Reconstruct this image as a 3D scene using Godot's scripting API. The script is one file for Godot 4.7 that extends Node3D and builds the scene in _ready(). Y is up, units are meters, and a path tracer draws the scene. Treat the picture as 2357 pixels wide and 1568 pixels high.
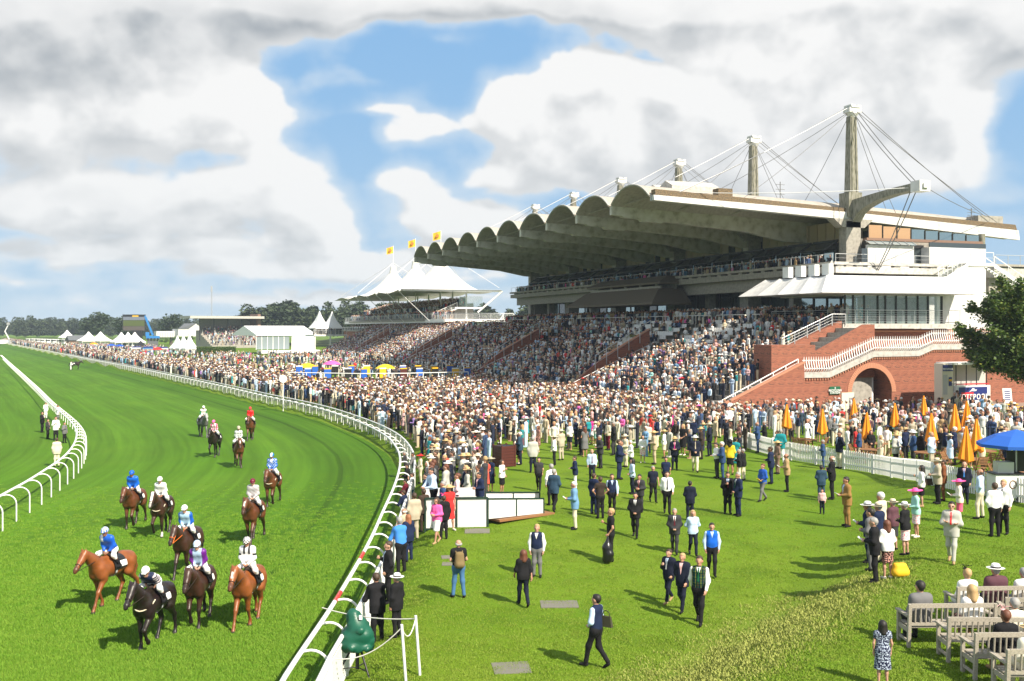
extends Node3D
# A racecourse on a summer afternoon. Metres, y up. x runs from the course towards the grandstand, -z along it; p3(x, y, w) takes w = -z.

var M:={}            # materials by name
var names:={}
var rng:=RandomNumberGenerator.new()
var RAIL:=PackedVector2Array([Vector2(-7.19,-10.42),Vector2(1.65,18.17),Vector2(2.75,21.74),Vector2(4.31,26.04),Vector2(5.16,28.45),Vector2(6.54,32.52),Vector2(7.71,36.14),Vector2(8.97,40.27),Vector2(10.76,46.09),Vector2(12.33,51.58),Vector2(13.63,56.72),Vector2(14.65,61.95),Vector2(15.51,68.36),Vector2(15.88,75.72),Vector2(15.77,83.62),Vector2(15.26,93.35),Vector2(14.21,102.34),Vector2(12.25,114.82),Vector2(9.21,136.67),Vector2(4.80,164.73),Vector2(-1.67,205.87),Vector2(-11.73,264.40),Vector2(-29.72,372.86),Vector2(-68.71,601.86),Vector2(-124.21,924.08)])     # the outer running rail,seen from above (x,w)
var INNER:=PackedVector2Array([Vector2(-34.90,305.71),Vector2(-25.15,234.28),Vector2(-19.26,191.62),Vector2(-15.03,160.62),Vector2(-11.97,138.15),Vector2(-8.57,112.38),Vector2(-6.37,97.02),Vector2(-5.19,88.59),Vector2(-4.47,82.27),Vector2(-4.07,76.86),Vector2(-3.89,71.10),Vector2(-3.96,65.56),Vector2(-4.24,61.30),Vector2(-4.61,57.80),Vector2(-5.05,53.99),Vector2(-5.68,49.77),Vector2(-6.48,43.83)])   # the inner rail
var BANK:=PackedVector2Array([Vector2(6.26,16.02),Vector2(10.11,18.50),Vector2(13.79,21.03),Vector2(16.88,23.10),Vector2(19.79,25.53),Vector2(22.49,28.45),Vector2(24.86,31.45),Vector2(28.43,35.16),Vector2(33.58,39.70),Vector2(39.98,45.89)])     # the crest of the grass bank
const TRACK:=-0.6

func _ready() -> void:
	rng.seed=11
	make_view()
	make_materials()
	make_ground()
	make_rails()
	make_stand()
	make_terrace()
	make_arch_wall()
	make_far()
	make_near_objects()
	make_horses()
	make_people()
	make_crowd()

func make_view() -> void:
	var cam:=Camera3D.new()
	cam.name = "camera"
	cam.projection=Camera3D.PROJECTION_FRUSTUM
	cam.near=0.1
	cam.far=9000.0
	cam.size=0.1*2.0*784.0/2400.0
	cam.frustum_offset=Vector2(0,-0.1*29.0/2400.0)
	cam.position=Vector3(0,7.8,0)
	cam.rotation_degrees.y=-19.64
	add_child(cam)
	cam.current=true
	var e:=Environment.new()
	e.background_mode=Environment.BG_SKY
	e.sky=Sky.new()
	e.sky.sky_material=make_sky()
	e.background_energy_multiplier=0.55
	e.tonemap_mode=Environment.TONE_MAPPER_LINEAR
	e.tonemap_exposure=1.75
	e.sdfgi_enabled=true
	e.ssao_enabled=true
	e.ssil_enabled=true
	e.fog_enabled=true
	e.fog_density=0.00022
	e.fog_light_color=Color(0.80,0.87,0.95)
	var we:=WorldEnvironment.new()
	we.name = "world_environment"
	we.environment=e
	add_child(we)
	var sun:=DirectionalLight3D.new()
	sun.name = "sun"
	sun.light_energy=1.6
	sun.light_angular_distance=0.53
	sun.light_color=Color(1.0,0.955,0.88)
	sun.shadow_enabled=true
	add_child(sun)
	sun.look_at_from_position(Vector3.ZERO,-Vector3(0.37*0.75,0.66,0.93*0.75),Vector3.UP)

# ---------------------------------------------------------------- sky
var CLOUDS:=[[-4.2,14.6,7.97,2.25,1.20,0.85],[3.4,16.0,8.32,2.01,1.20,0.80],[-6.5,12.7,5.77,1.63,0.90,0.85],[10.7,16.8,6.96,1.40,1.00,0.65],[21.3,17.2,8.99,1.52,1.10,0.60],[33.0,16.8,8.98,1.60,1.10,0.50],[43.7,15.0,6.36,2.24,1.10,0.55],[16.6,16.7,6.17,0.87,0.80,0.60],[35.3,15.6,6.62,1.71,0.90,0.35],[-0.5,13.7,5.46,1.27,0.60,0.65],[-4.2,9.8,4.99,2.33,1.00,0.42],[1.2,11.3,4.72,2.40,1.10,0.25],[5.2,11.3,3.35,2.22,1.10,0.08],[7.0,8.4,2.50,1.82,1.00,0.08],[-2.5,7.1,6.54,1.74,1.00,0.55],[3.4,7.2,5.49,1.80,1.10,0.50],[8.1,6.6,1.83,1.38,0.80,0.12],[2.3,4.3,4.78,1.25,1.10,0.50],[-4.0,4.0,3.81,1.09,1.00,0.50],[-0.9,5.7,5.43,1.00,0.80,0.50],[-4.6,1.4,3.18,0.52,0.60,0.40],[2.1,1.7,4.34,0.50,0.60,0.40],[8.8,5.0,2.99,1.51,1.00,0.25],[-5.3,2.5,2.35,0.52,0.70,0.30],[-0.7,2.2,1.89,0.45,0.70,0.30],[4.3,2.9,3.77,0.78,1.00,0.40],[10.0,3.2,3.24,1.03,1.00,0.35],[15.0,5.9,2.84,1.18,1.00,0.25],[17.8,4.9,3.33,1.42,1.00,0.25],[13.0,3.7,3.29,0.94,0.80,0.25],[7.0,1.5,5.89,0.56,0.75,0.30],[15.4,1.5,6.15,0.62,0.75,0.30],[13.0,7.8,2.59,1.07,0.90,0.10],[9.7,2.0,1.85,0.33,0.60,0.30],[15.4,10.0,2.37,0.92,0.90,0.05],[11.1,12.7,2.80,0.67,0.45,0.05],[16.3,14.8,3.33,0.58,0.40,0.10],[12.6,9.5,2.11,0.69,0.50,0.05],[11.8,11.0,2.81,0.59,0.60,0.05],[17.5,2.6,3.33,0.57,0.70,0.30],[-5.3,5.9,2.35,1.07,0.80,0.30],[21.3,10.5,3.57,2.42,1.15,0.05],[26.1,11.8,4.47,2.73,1.20,0.05],[23.3,8.4,5.69,1.28,0.90,0.35],[30.8,10.1,6.41,2.72,1.10,0.28],[27.3,13.1,3.05,1.35,0.70,0.08],[36.4,11.2,6.11,3.08,1.10,0.33],[41.1,10.9,3.51,2.36,1.10,0.18],[38.5,8.2,5.54,2.10,1.00,0.28],[33.0,7.5,4.51,1.14,0.70,0.30],[43.1,7.3,2.41,1.29,0.70,0.10],[42.7,8.6,1.82,1.18,0.75,0.12],[34.2,13.7,6.24,1.74,0.90,0.32],[40.2,13.7,5.01,1.48,0.80,0.42],[19.0,7.5,3.58,1.06,0.95,0.20],[44.7,6.1,2.35,0.64,0.55,0.15],[43.7,4.7,2.98,0.65,0.65,0.20],[42.3,2.1,4.06,0.57,0.60,0.30],[14.2,13.6,4.02,1.57,-0.80,0.00],[17.5,11.9,1.67,1.37,-0.50,0.00],[10.9,9.7,1.17,2.52,-0.60,0.00],[45.4,10.3,1.36,2.29,-0.80,0.00],[28.7,14.5,2.09,0.66,-0.60,0.00],[12.3,4.6,1.41,1.41,-0.40,0.00],[8.4,13.9,1.84,1.10,-0.40,0.00],[15.4,7.9,1.42,0.93,-0.40,0.00]]   # azimuth,elevation,half widths (degrees),amount,greyness
var sky_n1:=FastNoiseLite.new()
var sky_n2:=FastNoiseLite.new()
var sky_n3:=FastNoiseLite.new()
var sky_grid:=PackedVector2Array()   # amount and greyness of cloud every half degree

func sky_banks() -> void:
	for j in 110:
		var el:=j*0.5 - 2.0
		for i in 260:
			var az:=i*0.5 - 45.0
			var c:=0.0
			var g:=0.0
			var t:=1e-4
			for b in CLOUDS:
				var dx: float=(az - b[0])/b[2]
				var dy: float=(el - b[1])/b[3]
				if dy < 0.0:
					dy *= 1.5
				var q:=dx*dx+dy*dy
				if q > 5.0:
					continue
				var w: float=exp(-q*1.25)
				c += w*float(b[4])
				g += w*absf(b[4])*float(b[5])*clampf(0.75 - dy*0.55,0.25,1.2)
				t += w*absf(b[4])
			var wide:=minf(1.0,smoothstep(32.0,44.0,absf(az - 19.6))+smoothstep(22.0,34.0,el))
			sky_grid.append(Vector2(lerpf(minf(c,1.15),0.55,wide),lerpf(g/t,0.3,wide)))

func sky_bank(az: float,el: float) -> Vector2:
	var x:=clampf((az+45.0)*2.0,0.0,258.9)
	var y:=clampf((el+2.0)*2.0,0.0,108.9)
	var i:=int(x)
	var j:=int(y)
	var k:=j*260+i
	return sky_grid[k].lerp(sky_grid[k+1],x - i).lerp(sky_grid[k+260].lerp(sky_grid[k+261],x - i),y - j)

func cloud_noise(x: float,y: float) -> float:
	return sky_n1.get_noise_2d(x,y)*0.30+sky_n2.get_noise_2d(x,y)*0.42 - sky_n3.get_noise_2d(x,y)*0.30

func cloud_depth(az: float,el: float) -> Vector2:   # how deep in cloud a direction looks,and how grey the bank is
	var far:=1.0 - smoothstep(1.0,9.0,el)       # clouds low in the sky are farther off and look smaller
	var a:=sky_n1.get_noise_2d(az,el*1.2)
	var k:=sky_bank(az+a*2.6,el+sky_n1.get_noise_2d(az+200.0,el*1.2)*1.8*(1.0 - far*0.7))
	var n:=cloud_noise(az*0.85,el*1.05)
	if far > 0.0:
		n=lerpf(n,cloud_noise(az*1.7,el*4.0),far)
	return Vector2(k.x+n - 0.02,k.y)

func sky_at(az: float,el: float) -> Color:
	var h:=maxf(el,0.0)
	var d:=cloud_depth(az,el)
	var u:=cloud_depth(az+0.9,el+1.3)       # towards the sun's side
	var soft:=clampf(0.3+1.1*sky_n1.get_noise_2d(az*0.5+500.0,el*0.9),0.0,1.0)
	var cover:=smoothstep(0.33,lerpf(0.43,0.74,soft),d.x)
	var blue:=Color(0.22,0.47,0.83).lerp(Color(0.44,0.67,0.89),exp(-h*0.075))
	blue=blue.lerp(Color(0.64,0.77,0.86),exp(-h*0.26)*0.9)
	var thick:=smoothstep(0.4,1.1,d.x)
	var lit:=0.97+clampf((d.x - u.x)*0.8,-0.28,0.14)+0.14*sky_n2.get_noise_2d(az*1.3,el*1.9) - d.y*(0.18+0.46*thick)
	var cloud:=Color(0.37,0.41,0.45).lerp(Color(1.0,0.995,0.985),clampf((lit - 0.2)/0.74,0.0,1.0))
	cloud=cloud.lerp(Color(0.68,0.78,0.85),exp(-h*0.20)*0.5)
	var veil:=smoothstep(-0.15,0.5,d.x)*0.6
	return blue.lerp(Color(0.80,0.88,0.94),veil).lerp(cloud,cover*0.97)

func make_sky() -> Material:
	for n: Array in [[sky_n1,5,0.045,4],[sky_n2,9,0.16,6],[sky_n3,14,0.14,5]]:
		n[0].seed=n[1]
		n[0].frequency=n[2]
		n[0].fractal_octaves=n[3]
	sky_n3.fractal_type=FastNoiseLite.FRACTAL_RIDGED
	sky_banks()
	var wide:=Image.create_empty(512,256,false,Image.FORMAT_RGBF)
	for y in 256:
		var el:=90.0 - (y+0.5)*180.0/256.0
		for x in 512:
			wide.set_pixel(x,y,sky_at(wrapf((x+0.5)*360.0/512.0,-180.0,180.0),el) if el > -1.0 else Color(0.30,0.33,0.30))
	wide.resize(4096,2048,Image.INTERPOLATE_BILINEAR)
	# the same sky, sampled more finely where it is looked at most
	for y in range(760,1025):
		var el:=90.0 - (y+0.5)*180.0/2048.0
		for x in range(-130,560):
			wide.set_pixel(posmod(x,4096),y,sky_at((x+0.5)*360.0/4096.0,el))
	var m:=PanoramaSkyMaterial.new()
	m.panorama=ImageTexture.create_from_image(wide)
	return m

# ---------------------------------------------------------------- naming and placing
func p3(x: float,y: float,w: float) -> Vector3:
	return Vector3(x,y,-w)

func numbered(called: String) -> String:
	var n: int=names.get(called,0)
	names[called]=n+1
	return called if n == 0 else "%s_%03d" % [called,n]

func tag(o: Node3D,label: String,category: String,group:="") -> Node3D:
	o.set_meta("label",label)
	o.set_meta("category",category)
	if group != "":
		o.set_meta("group",group)
	return o

func thing(called: String,label: String,category: String,at:=Vector3.ZERO,turn:=0.0,group:="") -> Node3D:
	var o:=Node3D.new()
	o.name=numbered(called)
	o.position=at
	o.rotation.y=turn
	add_child(o,true)
	return tag(o,label,category,group)

func part(parent: Node,called: String,mesh: Mesh,mat: Material,at:=Transform3D.IDENTITY) -> MeshInstance3D:
	var o:=MeshInstance3D.new()
	o.name=called if parent != self else numbered(called)
	o.mesh=mesh
	o.material_override=mat
	o.transform=at
	parent.add_child(o,true)
	return o

func setting(called: String,mesh: Mesh,mat: Material) -> MeshInstance3D:
	var o:=part(self,called,mesh,mat)
	o.set_meta("kind","structure")
	return o

# ---------------------------------------------------------------- mesh builder: flat faces with uv in metres
class MB:
	var v:=PackedVector3Array()
	var n:=PackedVector3Array()
	var uv:=PackedVector2Array()
	func tri(a: Vector3,b: Vector3,c: Vector3) -> void:
		var m:=(c - a).cross(b - a).normalized()
		v.append(a); v.append(b); v.append(c)
		var ax:=absf(m.x); var ay:=absf(m.y); var az:=absf(m.z)
		for p: Vector3 in [a,b,c]:
			n.append(m)
			uv.append(Vector2(p.x,p.z) if ay > ax and ay > az else (Vector2(p.z,-p.y) if ax > az else Vector2(p.x,-p.y)))
	func quad(a: Vector3,b: Vector3,c: Vector3,d: Vector3) -> void:
		tri(a,b,c)
		tri(a,c,d)
	func hexa(q: Array) -> void:   # eight corners: bottom 0-3 seen anticlockwise from above,top 4-7
		quad(q[4],q[7],q[6],q[5]); quad(q[0],q[1],q[2],q[3])
		quad(q[0],q[4],q[5],q[1]); quad(q[1],q[5],q[6],q[2]); quad(q[2],q[6],q[7],q[3]); quad(q[3],q[7],q[4],q[0])
	func box(c: Vector3,s: Vector3,b:=Basis.IDENTITY) -> void:
		var h:=s*0.5
		var q:=[]
		for y: float in [-h.y,h.y]:
			for k: Vector2 in [Vector2(-1,1),Vector2(1,1),Vector2(1,-1),Vector2(-1,-1)]:
				q.append(c+b*Vector3(k.x*h.x,y,k.y*h.z))
		hexa(q)
	func bar(a: Vector3,b: Vector3,w: float,h: float) -> void:   # a beam of section w x h from a to b
		var d:=b - a
		var up:=Vector3.UP if absf(d.normalized().y) < 0.98 else Vector3.RIGHT
		var z:=d.normalized()
		var x:=up.cross(z).normalized()
		box((a+b)*0.5,Vector3(w,h,d.length()),Basis(x,z.cross(x),z))
	func tube(pts: Array,r: float,sides:=8,r2:=-1.0,caps:=true) -> void:
		var rings:=[]
		var nrm:=[]
		var last:=Vector3.ZERO
		for i in pts.size():
			var d: Vector3=(pts[mini(i+1,pts.size() - 1)] - pts[maxi(i - 1,0)]).normalized()
			var x:=last - d*last.dot(d)
			if x.length() < 0.1:
				x=d.cross(Vector3.UP if absf(d.y) < 0.9 else Vector3.RIGHT)
			x=x.normalized()
			last=x
			var y:=d.cross(x)
			var rr:=r if r2 < 0.0 else lerpf(r,r2,float(i)/(pts.size() - 1))
			var ring:=PackedVector3Array()
			var rn:=PackedVector3Array()
			for k in sides+1:
				var an:=TAU*k/sides
				var o:=x*cos(an)+y*sin(an)
				ring.append(pts[i]+o*rr)
				rn.append(o)
			rings.append(ring)
			nrm.append(rn)
		for i in pts.size() - 1:
			for k in sides:
				smooth(rings[i][k],rings[i][k+1],rings[i+1][k+1],nrm[i][k],nrm[i][k+1],nrm[i+1][k+1])
				smooth(rings[i][k],rings[i+1][k+1],rings[i+1][k],nrm[i][k],nrm[i+1][k+1],nrm[i+1][k])
		if caps:
			for k in range(1,sides - 1):
				tri(rings[0][0],rings[0][k+1],rings[0][k])
				tri(rings[-1][0],rings[-1][k],rings[-1][k+1])
	func smooth(a: Vector3,b: Vector3,c: Vector3,na: Vector3,nb: Vector3,nc: Vector3) -> void:
		if (c - a).cross(b - a).dot(na+nb+nc) < 0.0:
			smooth(a,c,b,na,nc,nb)
			return
		v.append(a); v.append(b); v.append(c)
		n.append(na); n.append(nb); n.append(nc)
		uv.append(Vector2(a.x+a.z,-a.y)); uv.append(Vector2(b.x+b.z,-b.y)); uv.append(Vector2(c.x+c.z,-c.y))
	func lathe(profile: Array,c:=Vector3.ZERO,sides:=12,squash:=1.0) -> void:   # profile of Vector2(radius,height)
		for i in profile.size() - 1:
			var a: Vector2=profile[i]
			var b: Vector2=profile[i+1]
			var nn:=Vector2(b.y - a.y,a.x - b.x).normalized()
			for k in sides:
				var t0:=TAU*k/sides
				var t1:=TAU*(k+1)/sides
				var p:=func(r: Vector2,t: float) -> Vector3: return c+Vector3(cos(t)*r.x,r.y,sin(t)*r.x*squash)
				var m:=func(t: float) -> Vector3: return Vector3(cos(t)*nn.x,nn.y,sin(t)*nn.x).normalized()
				var q:=[p.call(a,t0),p.call(a,t1),p.call(b,t1),p.call(b,t0)]
				var n0: Vector3=m.call(t0)
				var n1: Vector3=m.call(t1)
				if b.x > 1e-4:
					smooth(q[0],q[2],q[3],n0,n1,n0)
				if a.x > 1e-4:
					smooth(q[0],q[1],q[2],n0,n1,n1)
	func prism(poly: PackedVector2Array,to3: Callable,depth0: float,depth1: float) -> void:   # a polygon swept between two depths
		var ix:=Geometry2D.triangulate_polygon(poly)
		for i in range(0,ix.size(),3):
			tri(to3.call(poly[ix[i]],depth0),to3.call(poly[ix[i+1]],depth0),to3.call(poly[ix[i+2]],depth0))
			tri(to3.call(poly[ix[i]],depth1),to3.call(poly[ix[i+2]],depth1),to3.call(poly[ix[i+1]],depth1))
		for i in poly.size():
			var a:=poly[i]
			var b:=poly[(i+1) % poly.size()]
			quad(to3.call(a,depth0),to3.call(b,depth0),to3.call(b,depth1),to3.call(a,depth1))
	func mesh(colors:=PackedColorArray()) -> ArrayMesh:
		var arr:=[]
		arr.resize(Mesh.ARRAY_MAX)
		arr[Mesh.ARRAY_VERTEX]=v
		arr[Mesh.ARRAY_NORMAL]=n
		arr[Mesh.ARRAY_TEX_UV]=uv
		if colors.size() == v.size() and v.size() > 0:
			arr[Mesh.ARRAY_COLOR]=colors
		var m:=ArrayMesh.new()
		m.add_surface_from_arrays(Mesh.PRIMITIVE_TRIANGLES,arr)
		return m

func boxm(c: Vector3,s: Vector3) -> ArrayMesh:
	var m:=MB.new()
	m.box(c,s)
	return m.mesh()

func barm(a: Vector3,b: Vector3,w: float,h: float) -> ArrayMesh:
	var m:=MB.new()
	m.bar(a,b,w,h)
	return m.mesh()

func tubem(pts: Array,r: float,sides:=8,r2:=-1.0) -> ArrayMesh:
	var m:=MB.new()
	m.tube(pts,r,sides,r2)
	return m.mesh()

func prismm(poly: PackedVector2Array,to3: Callable,d0: float,d1: float) -> ArrayMesh:
	var m:=MB.new()
	m.prism(poly,to3,d0,d1)
	return m.mesh()

# ---------------------------------------------------------------- materials
func lin(r: float,g: float,b: float) -> Color:
	return Color(r,g,b).linear_to_srgb()

func mat(called: String,c: Color,rough:=0.8,metal:=0.0) -> StandardMaterial3D:
	if M.has(called):
		return M[called]
	var m:=StandardMaterial3D.new()
	m.resource_name=called
	m.albedo_color=c
	m.roughness=rough
	m.metallic=metal
	M[called]=m
	return m

func speckle(size: int,seed_: int,ramp: Array,freq: float,octaves:=4,kind:=FastNoiseLite.TYPE_SIMPLEX_SMOOTH) -> ImageTexture:
	# a seamless noise picture run through a colour ramp of [offset, colour] stops
	var f:=FastNoiseLite.new()
	f.seed=seed_
	f.noise_type=kind
	f.frequency=freq
	f.fractal_octaves=octaves
	var im:=f.get_seamless_image(size,size)
	im.convert(Image.FORMAT_L8)
	var g:=Gradient.new()
	g.offsets=PackedFloat32Array(ramp.map(func(r): return r[0]))
	g.colors=PackedColorArray(ramp.map(func(r): return r[1]))
	var lut:=PackedByteArray()
	for i in 256:
		var c:=g.sample(i/255.0)
		lut.append(int(clampf(c.r,0,1)*255.0)); lut.append(int(clampf(c.g,0,1)*255.0)); lut.append(int(clampf(c.b,0,1)*255.0))
	var src:=im.get_data()
	var out:=PackedByteArray()
	out.resize(src.size()*3)
	for i in src.size():
		var k:=src[i]*3
		out[i*3]=lut[k]; out[i*3+1]=lut[k+1]; out[i*3+2]=lut[k+2]
	return ImageTexture.create_from_image(Image.create_from_data(size,size,false,Image.FORMAT_RGB8,out))

func grained(m: StandardMaterial3D,tex: Texture2D,scale: float,world:=true) -> StandardMaterial3D:
	m.albedo_texture=tex
	m.uv1_triplanar=true
	m.uv1_world_triplanar=world
	m.uv1_scale=Vector3.ONE*scale
	return m

func greys(lo: float,hi: float) -> Array:
	return [[0.0,Color(lo,lo,lo)],[0.35,Color(lerpf(lo,hi,0.55),lerpf(lo,hi,0.55),lerpf(lo,hi,0.55))],[1.0,Color(hi,hi,hi)]]

func make_materials() -> void:
	var soft:=speckle(512,3,greys(0.72,1.0),0.012,5)
	var fine:=speckle(512,4,greys(0.62,1.0),0.06,4)
	M["soft_tex"]=soft
	M["fine_tex"]=fine
	grained(mat("concrete",lin(0.40,0.375,0.33),0.9),soft,0.35)
	grained(mat("concrete_pale",lin(0.55,0.53,0.49),0.9),soft,0.3)
	# ribs stained by rain in long streaks
	grained(mat("rib",lin(0.58,0.57,0.52),0.85),speckle(512,21,[[0.0,Color(0.72,0.70,0.65)],[0.45,Color(0.92,0.91,0.88)],[1.0,Color(1,1,1)]],0.012,4),0.22)
	M.rib.uv1_scale=Vector3(0.12,0.12,0.12)
	grained(mat("fascia",lin(0.62,0.62,0.60),0.6),soft,0.2)
	grained(mat("soffit",lin(0.46,0.42,0.36),0.9),soft,0.3)
	grained(mat("mast_stone",lin(0.29,0.285,0.25),0.9),speckle(512,23,[[0.0,Color(0.50,0.52,0.42)],[0.5,Color(0.90,0.89,0.85)],[1.0,Color(1,1,1)]],0.02,4),0.3)
	M.mast_stone.uv1_scale=Vector3(0.5,0.1,0.5)
	# crusted roof edge with orange lichen
	grained(mat("lichen",lin(0.66,0.68,0.70),0.95),speckle(512,24,[[0.0,Color(0.22,0.19,0.16)],[0.40,Color(0.46,0.40,0.33)],[0.60,Color(0.55,0.49,0.41)],[0.68,Color(0.72,0.50,0.20)],[0.75,Color(0.62,0.56,0.47)],[1.0,Color(0.70,0.66,0.58)]],0.06,5),0.3)
	mat("white_paint",lin(0.74,0.74,0.73),0.45)
	grained(mat("white_render",lin(0.70,0.70,0.69),0.7),soft,0.15)
	M.white_render.albedo_texture=speckle(256,8,greys(0.84,1.0),0.02,5)
	grained(mat("white_canvas",lin(0.74,0.74,0.74),0.65),M.white_render.albedo_texture,0.3)
	grained(mat("tent_skin",lin(0.74,0.73,0.69),0.7),M.white_render.albedo_texture,0.1)
	mat("galvanised",lin(0.55,0.56,0.57),0.4,0.6)
	mat("steel_grey",lin(0.33,0.34,0.35),0.5,0.3)
	mat("cable",lin(0.16,0.16,0.16),0.5,0.3)
	mat("cable_white",lin(0.7,0.7,0.7),0.5,0.2)
	mat("black_frame",lin(0.015,0.015,0.017),0.5)
	grained(mat("plaster",lin(0.30,0.285,0.26),0.9),soft,0.3)
	mat("glass_blue",lin(0.30,0.40,0.43),0.06,0.85)
	mat("glass_dim",lin(0.10,0.12,0.13),0.08,0.6)
	mat("glass_grey",lin(0.33,0.40,0.42),0.12,0.35)
	var pane:=mat("pane",Color(0.75,0.88,0.86,0.16),0.05)
	pane.transparency=BaseMaterial3D.TRANSPARENCY_ALPHA
	mat("tan_panel",lin(0.36,0.22,0.12),0.7)
	mat("shade_brown",lin(0.14,0.115,0.085),0.85)
	mat("rust_brown",lin(0.20,0.12,0.085),0.8)
	mat("interior_pale",lin(0.45,0.44,0.42),0.8)
	mat("tan_wall",lin(0.42,0.33,0.22),0.85)
	# brickwork too far off to tell the bricks apart
	var bw:=Image.create_empty(256,256,false,Image.FORMAT_RGB8)
	var r:=RandomNumberGenerator.new()
	r.seed=77
	bw.fill(Color(0.60,0.50,0.42))
	for row in 16:
		for k in 5:
			var t:=r.randf()
			var c:=Color(0.48,0.235,0.17).lerp(Color(0.60,0.335,0.245),t)
			if r.randf() < 0.12:
				c=c.darkened(0.3)
			var x0:=k*64+(32 if row % 2 else 0)
			bw.fill_rect(Rect2i(x0,row*16,60,13),c)
			if x0+60 > 256:
				bw.fill_rect(Rect2i(x0 - 256,row*16,60,13),c)
	var brick:=mat("brick",lin(0.98,0.98,0.98),0.9)
	brick.albedo_texture=ImageTexture.create_from_image(bw)
	brick.uv1_scale=Vector3(1.0/0.9,1.0/1.2,1)
	mat("brick_ring",lin(0.46,0.21,0.125),0.9)
	mat("kerb_red",lin(0.40,0.16,0.10),0.85)
	# leaves
	for k in 4:
		var lf:=mat(["leaf_deep","leaf_mid","leaf_gold","leaf_far"][k],[lin(0.042,0.080,0.015),lin(0.080,0.130,0.018),lin(0.18,0.19,0.028),lin(0.026,0.046,0.018)][k],0.65)
		lf.backlight_enabled=true
		lf.backlight=Color(0.22,0.28,0.05)
	mat("bark",lin(0.10,0.08,0.06),0.95)
	grained(mat("hedge",lin(0.035,0.075,0.02),0.9),fine,0.5)
	grained(mat("wood_grey",lin(0.46,0.415,0.34),0.85),speckle(512,31,greys(0.6,1.0),0.02,4),1.0)
	M.wood_grey.uv1_scale=Vector3(2.0,6.0,2.0)
	grained(mat("wood_teak",lin(0.33,0.155,0.06),0.7),fine,1.0)
	mat("orange_cloth",lin(0.84,0.27,0.006),0.75)
	mat("royal_blue",lin(0.012,0.10,0.45),0.7)
	mat("crane_blue",lin(0.01,0.16,0.45),0.5)
	mat("green_sheet",lin(0.006,0.085,0.05),0.42)
	mat("black_plastic",lin(0.012,0.012,0.013),0.45)
	mat("rope",lin(0.72,0.70,0.64),0.9)
	grained(mat("stone_slab",lin(0.22,0.21,0.175),0.95),fine,1.2)
	grained(mat("mahogany",lin(0.10,0.018,0.012),0.55),fine,1.0)
	mat("dark_green_paint",lin(0.008,0.03,0.02),0.5)
	mat("sign_green",lin(0.006,0.10,0.045),0.5)
	mat("sign_navy",lin(0.012,0.022,0.16),0.45)
	mat("sign_red",lin(0.50,0.015,0.03),0.5)
	mat("yellow",lin(0.75,0.42,0.01),0.7)
	mat("tent_white",lin(0.80,0.80,0.80),0.7)
	mat("roof_slate",lin(0.10,0.11,0.12),0.8)
	mat("roof_tile",lin(0.26,0.10,0.06),0.85)
	mat("red_paint",lin(0.45,0.03,0.02),0.5)
	mat("cream",lin(0.66,0.60,0.48),0.8)
	grained(mat("asphalt",lin(0.13,0.125,0.12),0.95),fine,0.8)
	grained(mat("paving",lin(0.36,0.26,0.20),0.95),fine,0.8)

# ---------------------------------------------------------------- ground
func along(P: PackedVector2Array,x: float,w: float) -> Vector2:   # signed distance (positive to the left of travel) and length along
	var best:=1e18
	var sgn:=1.0
	var run:=0.0
	var at:=0.0
	for i in P.size() - 1:
		var a:=P[i]
		var d:=P[i+1] - a
		var l2:=d.length_squared()
		var rel:=Vector2(x - a.x,w - a.y)
		var t:=clampf(rel.dot(d)/l2,0.0,1.0)
		var q:=rel - d*t
		var dd:=q.length_squared()
		if dd < best:
			best=dd
			sgn=1.0 if d.x*rel.y - d.y*rel.x > 0.0 else -1.0
			at=run+t*sqrt(l2)
		run += sqrt(l2)
	return Vector2(sgn*sqrt(best),at)

func ground_y(x: float,w: float) -> float:
	var zc:=x*0.33612+w*0.94182
	var h:=0.5*smoothstep(26.0,42.0,zc)
	h=lerpf(h,1.15,smoothstep(-1.6,2.2,-along(BANK,x,w).x))
	return lerpf(TRACK,h,1.0 - smoothstep(-2.2,-0.3,along(RAIL,x,w).x))

func on(x: float,w: float) -> Vector3:
	return p3(x,ground_y(x,w),w)

func steps(list: Array) -> PackedFloat32Array:   # [from,to,step] runs
	var out:=PackedFloat32Array()
	for r in list:
		var x: float=r[0]
		while x < r[1] - 1e-3:
			out.append(x)
			x += r[2]
	out.append(list[-1][1])
	return out

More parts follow.
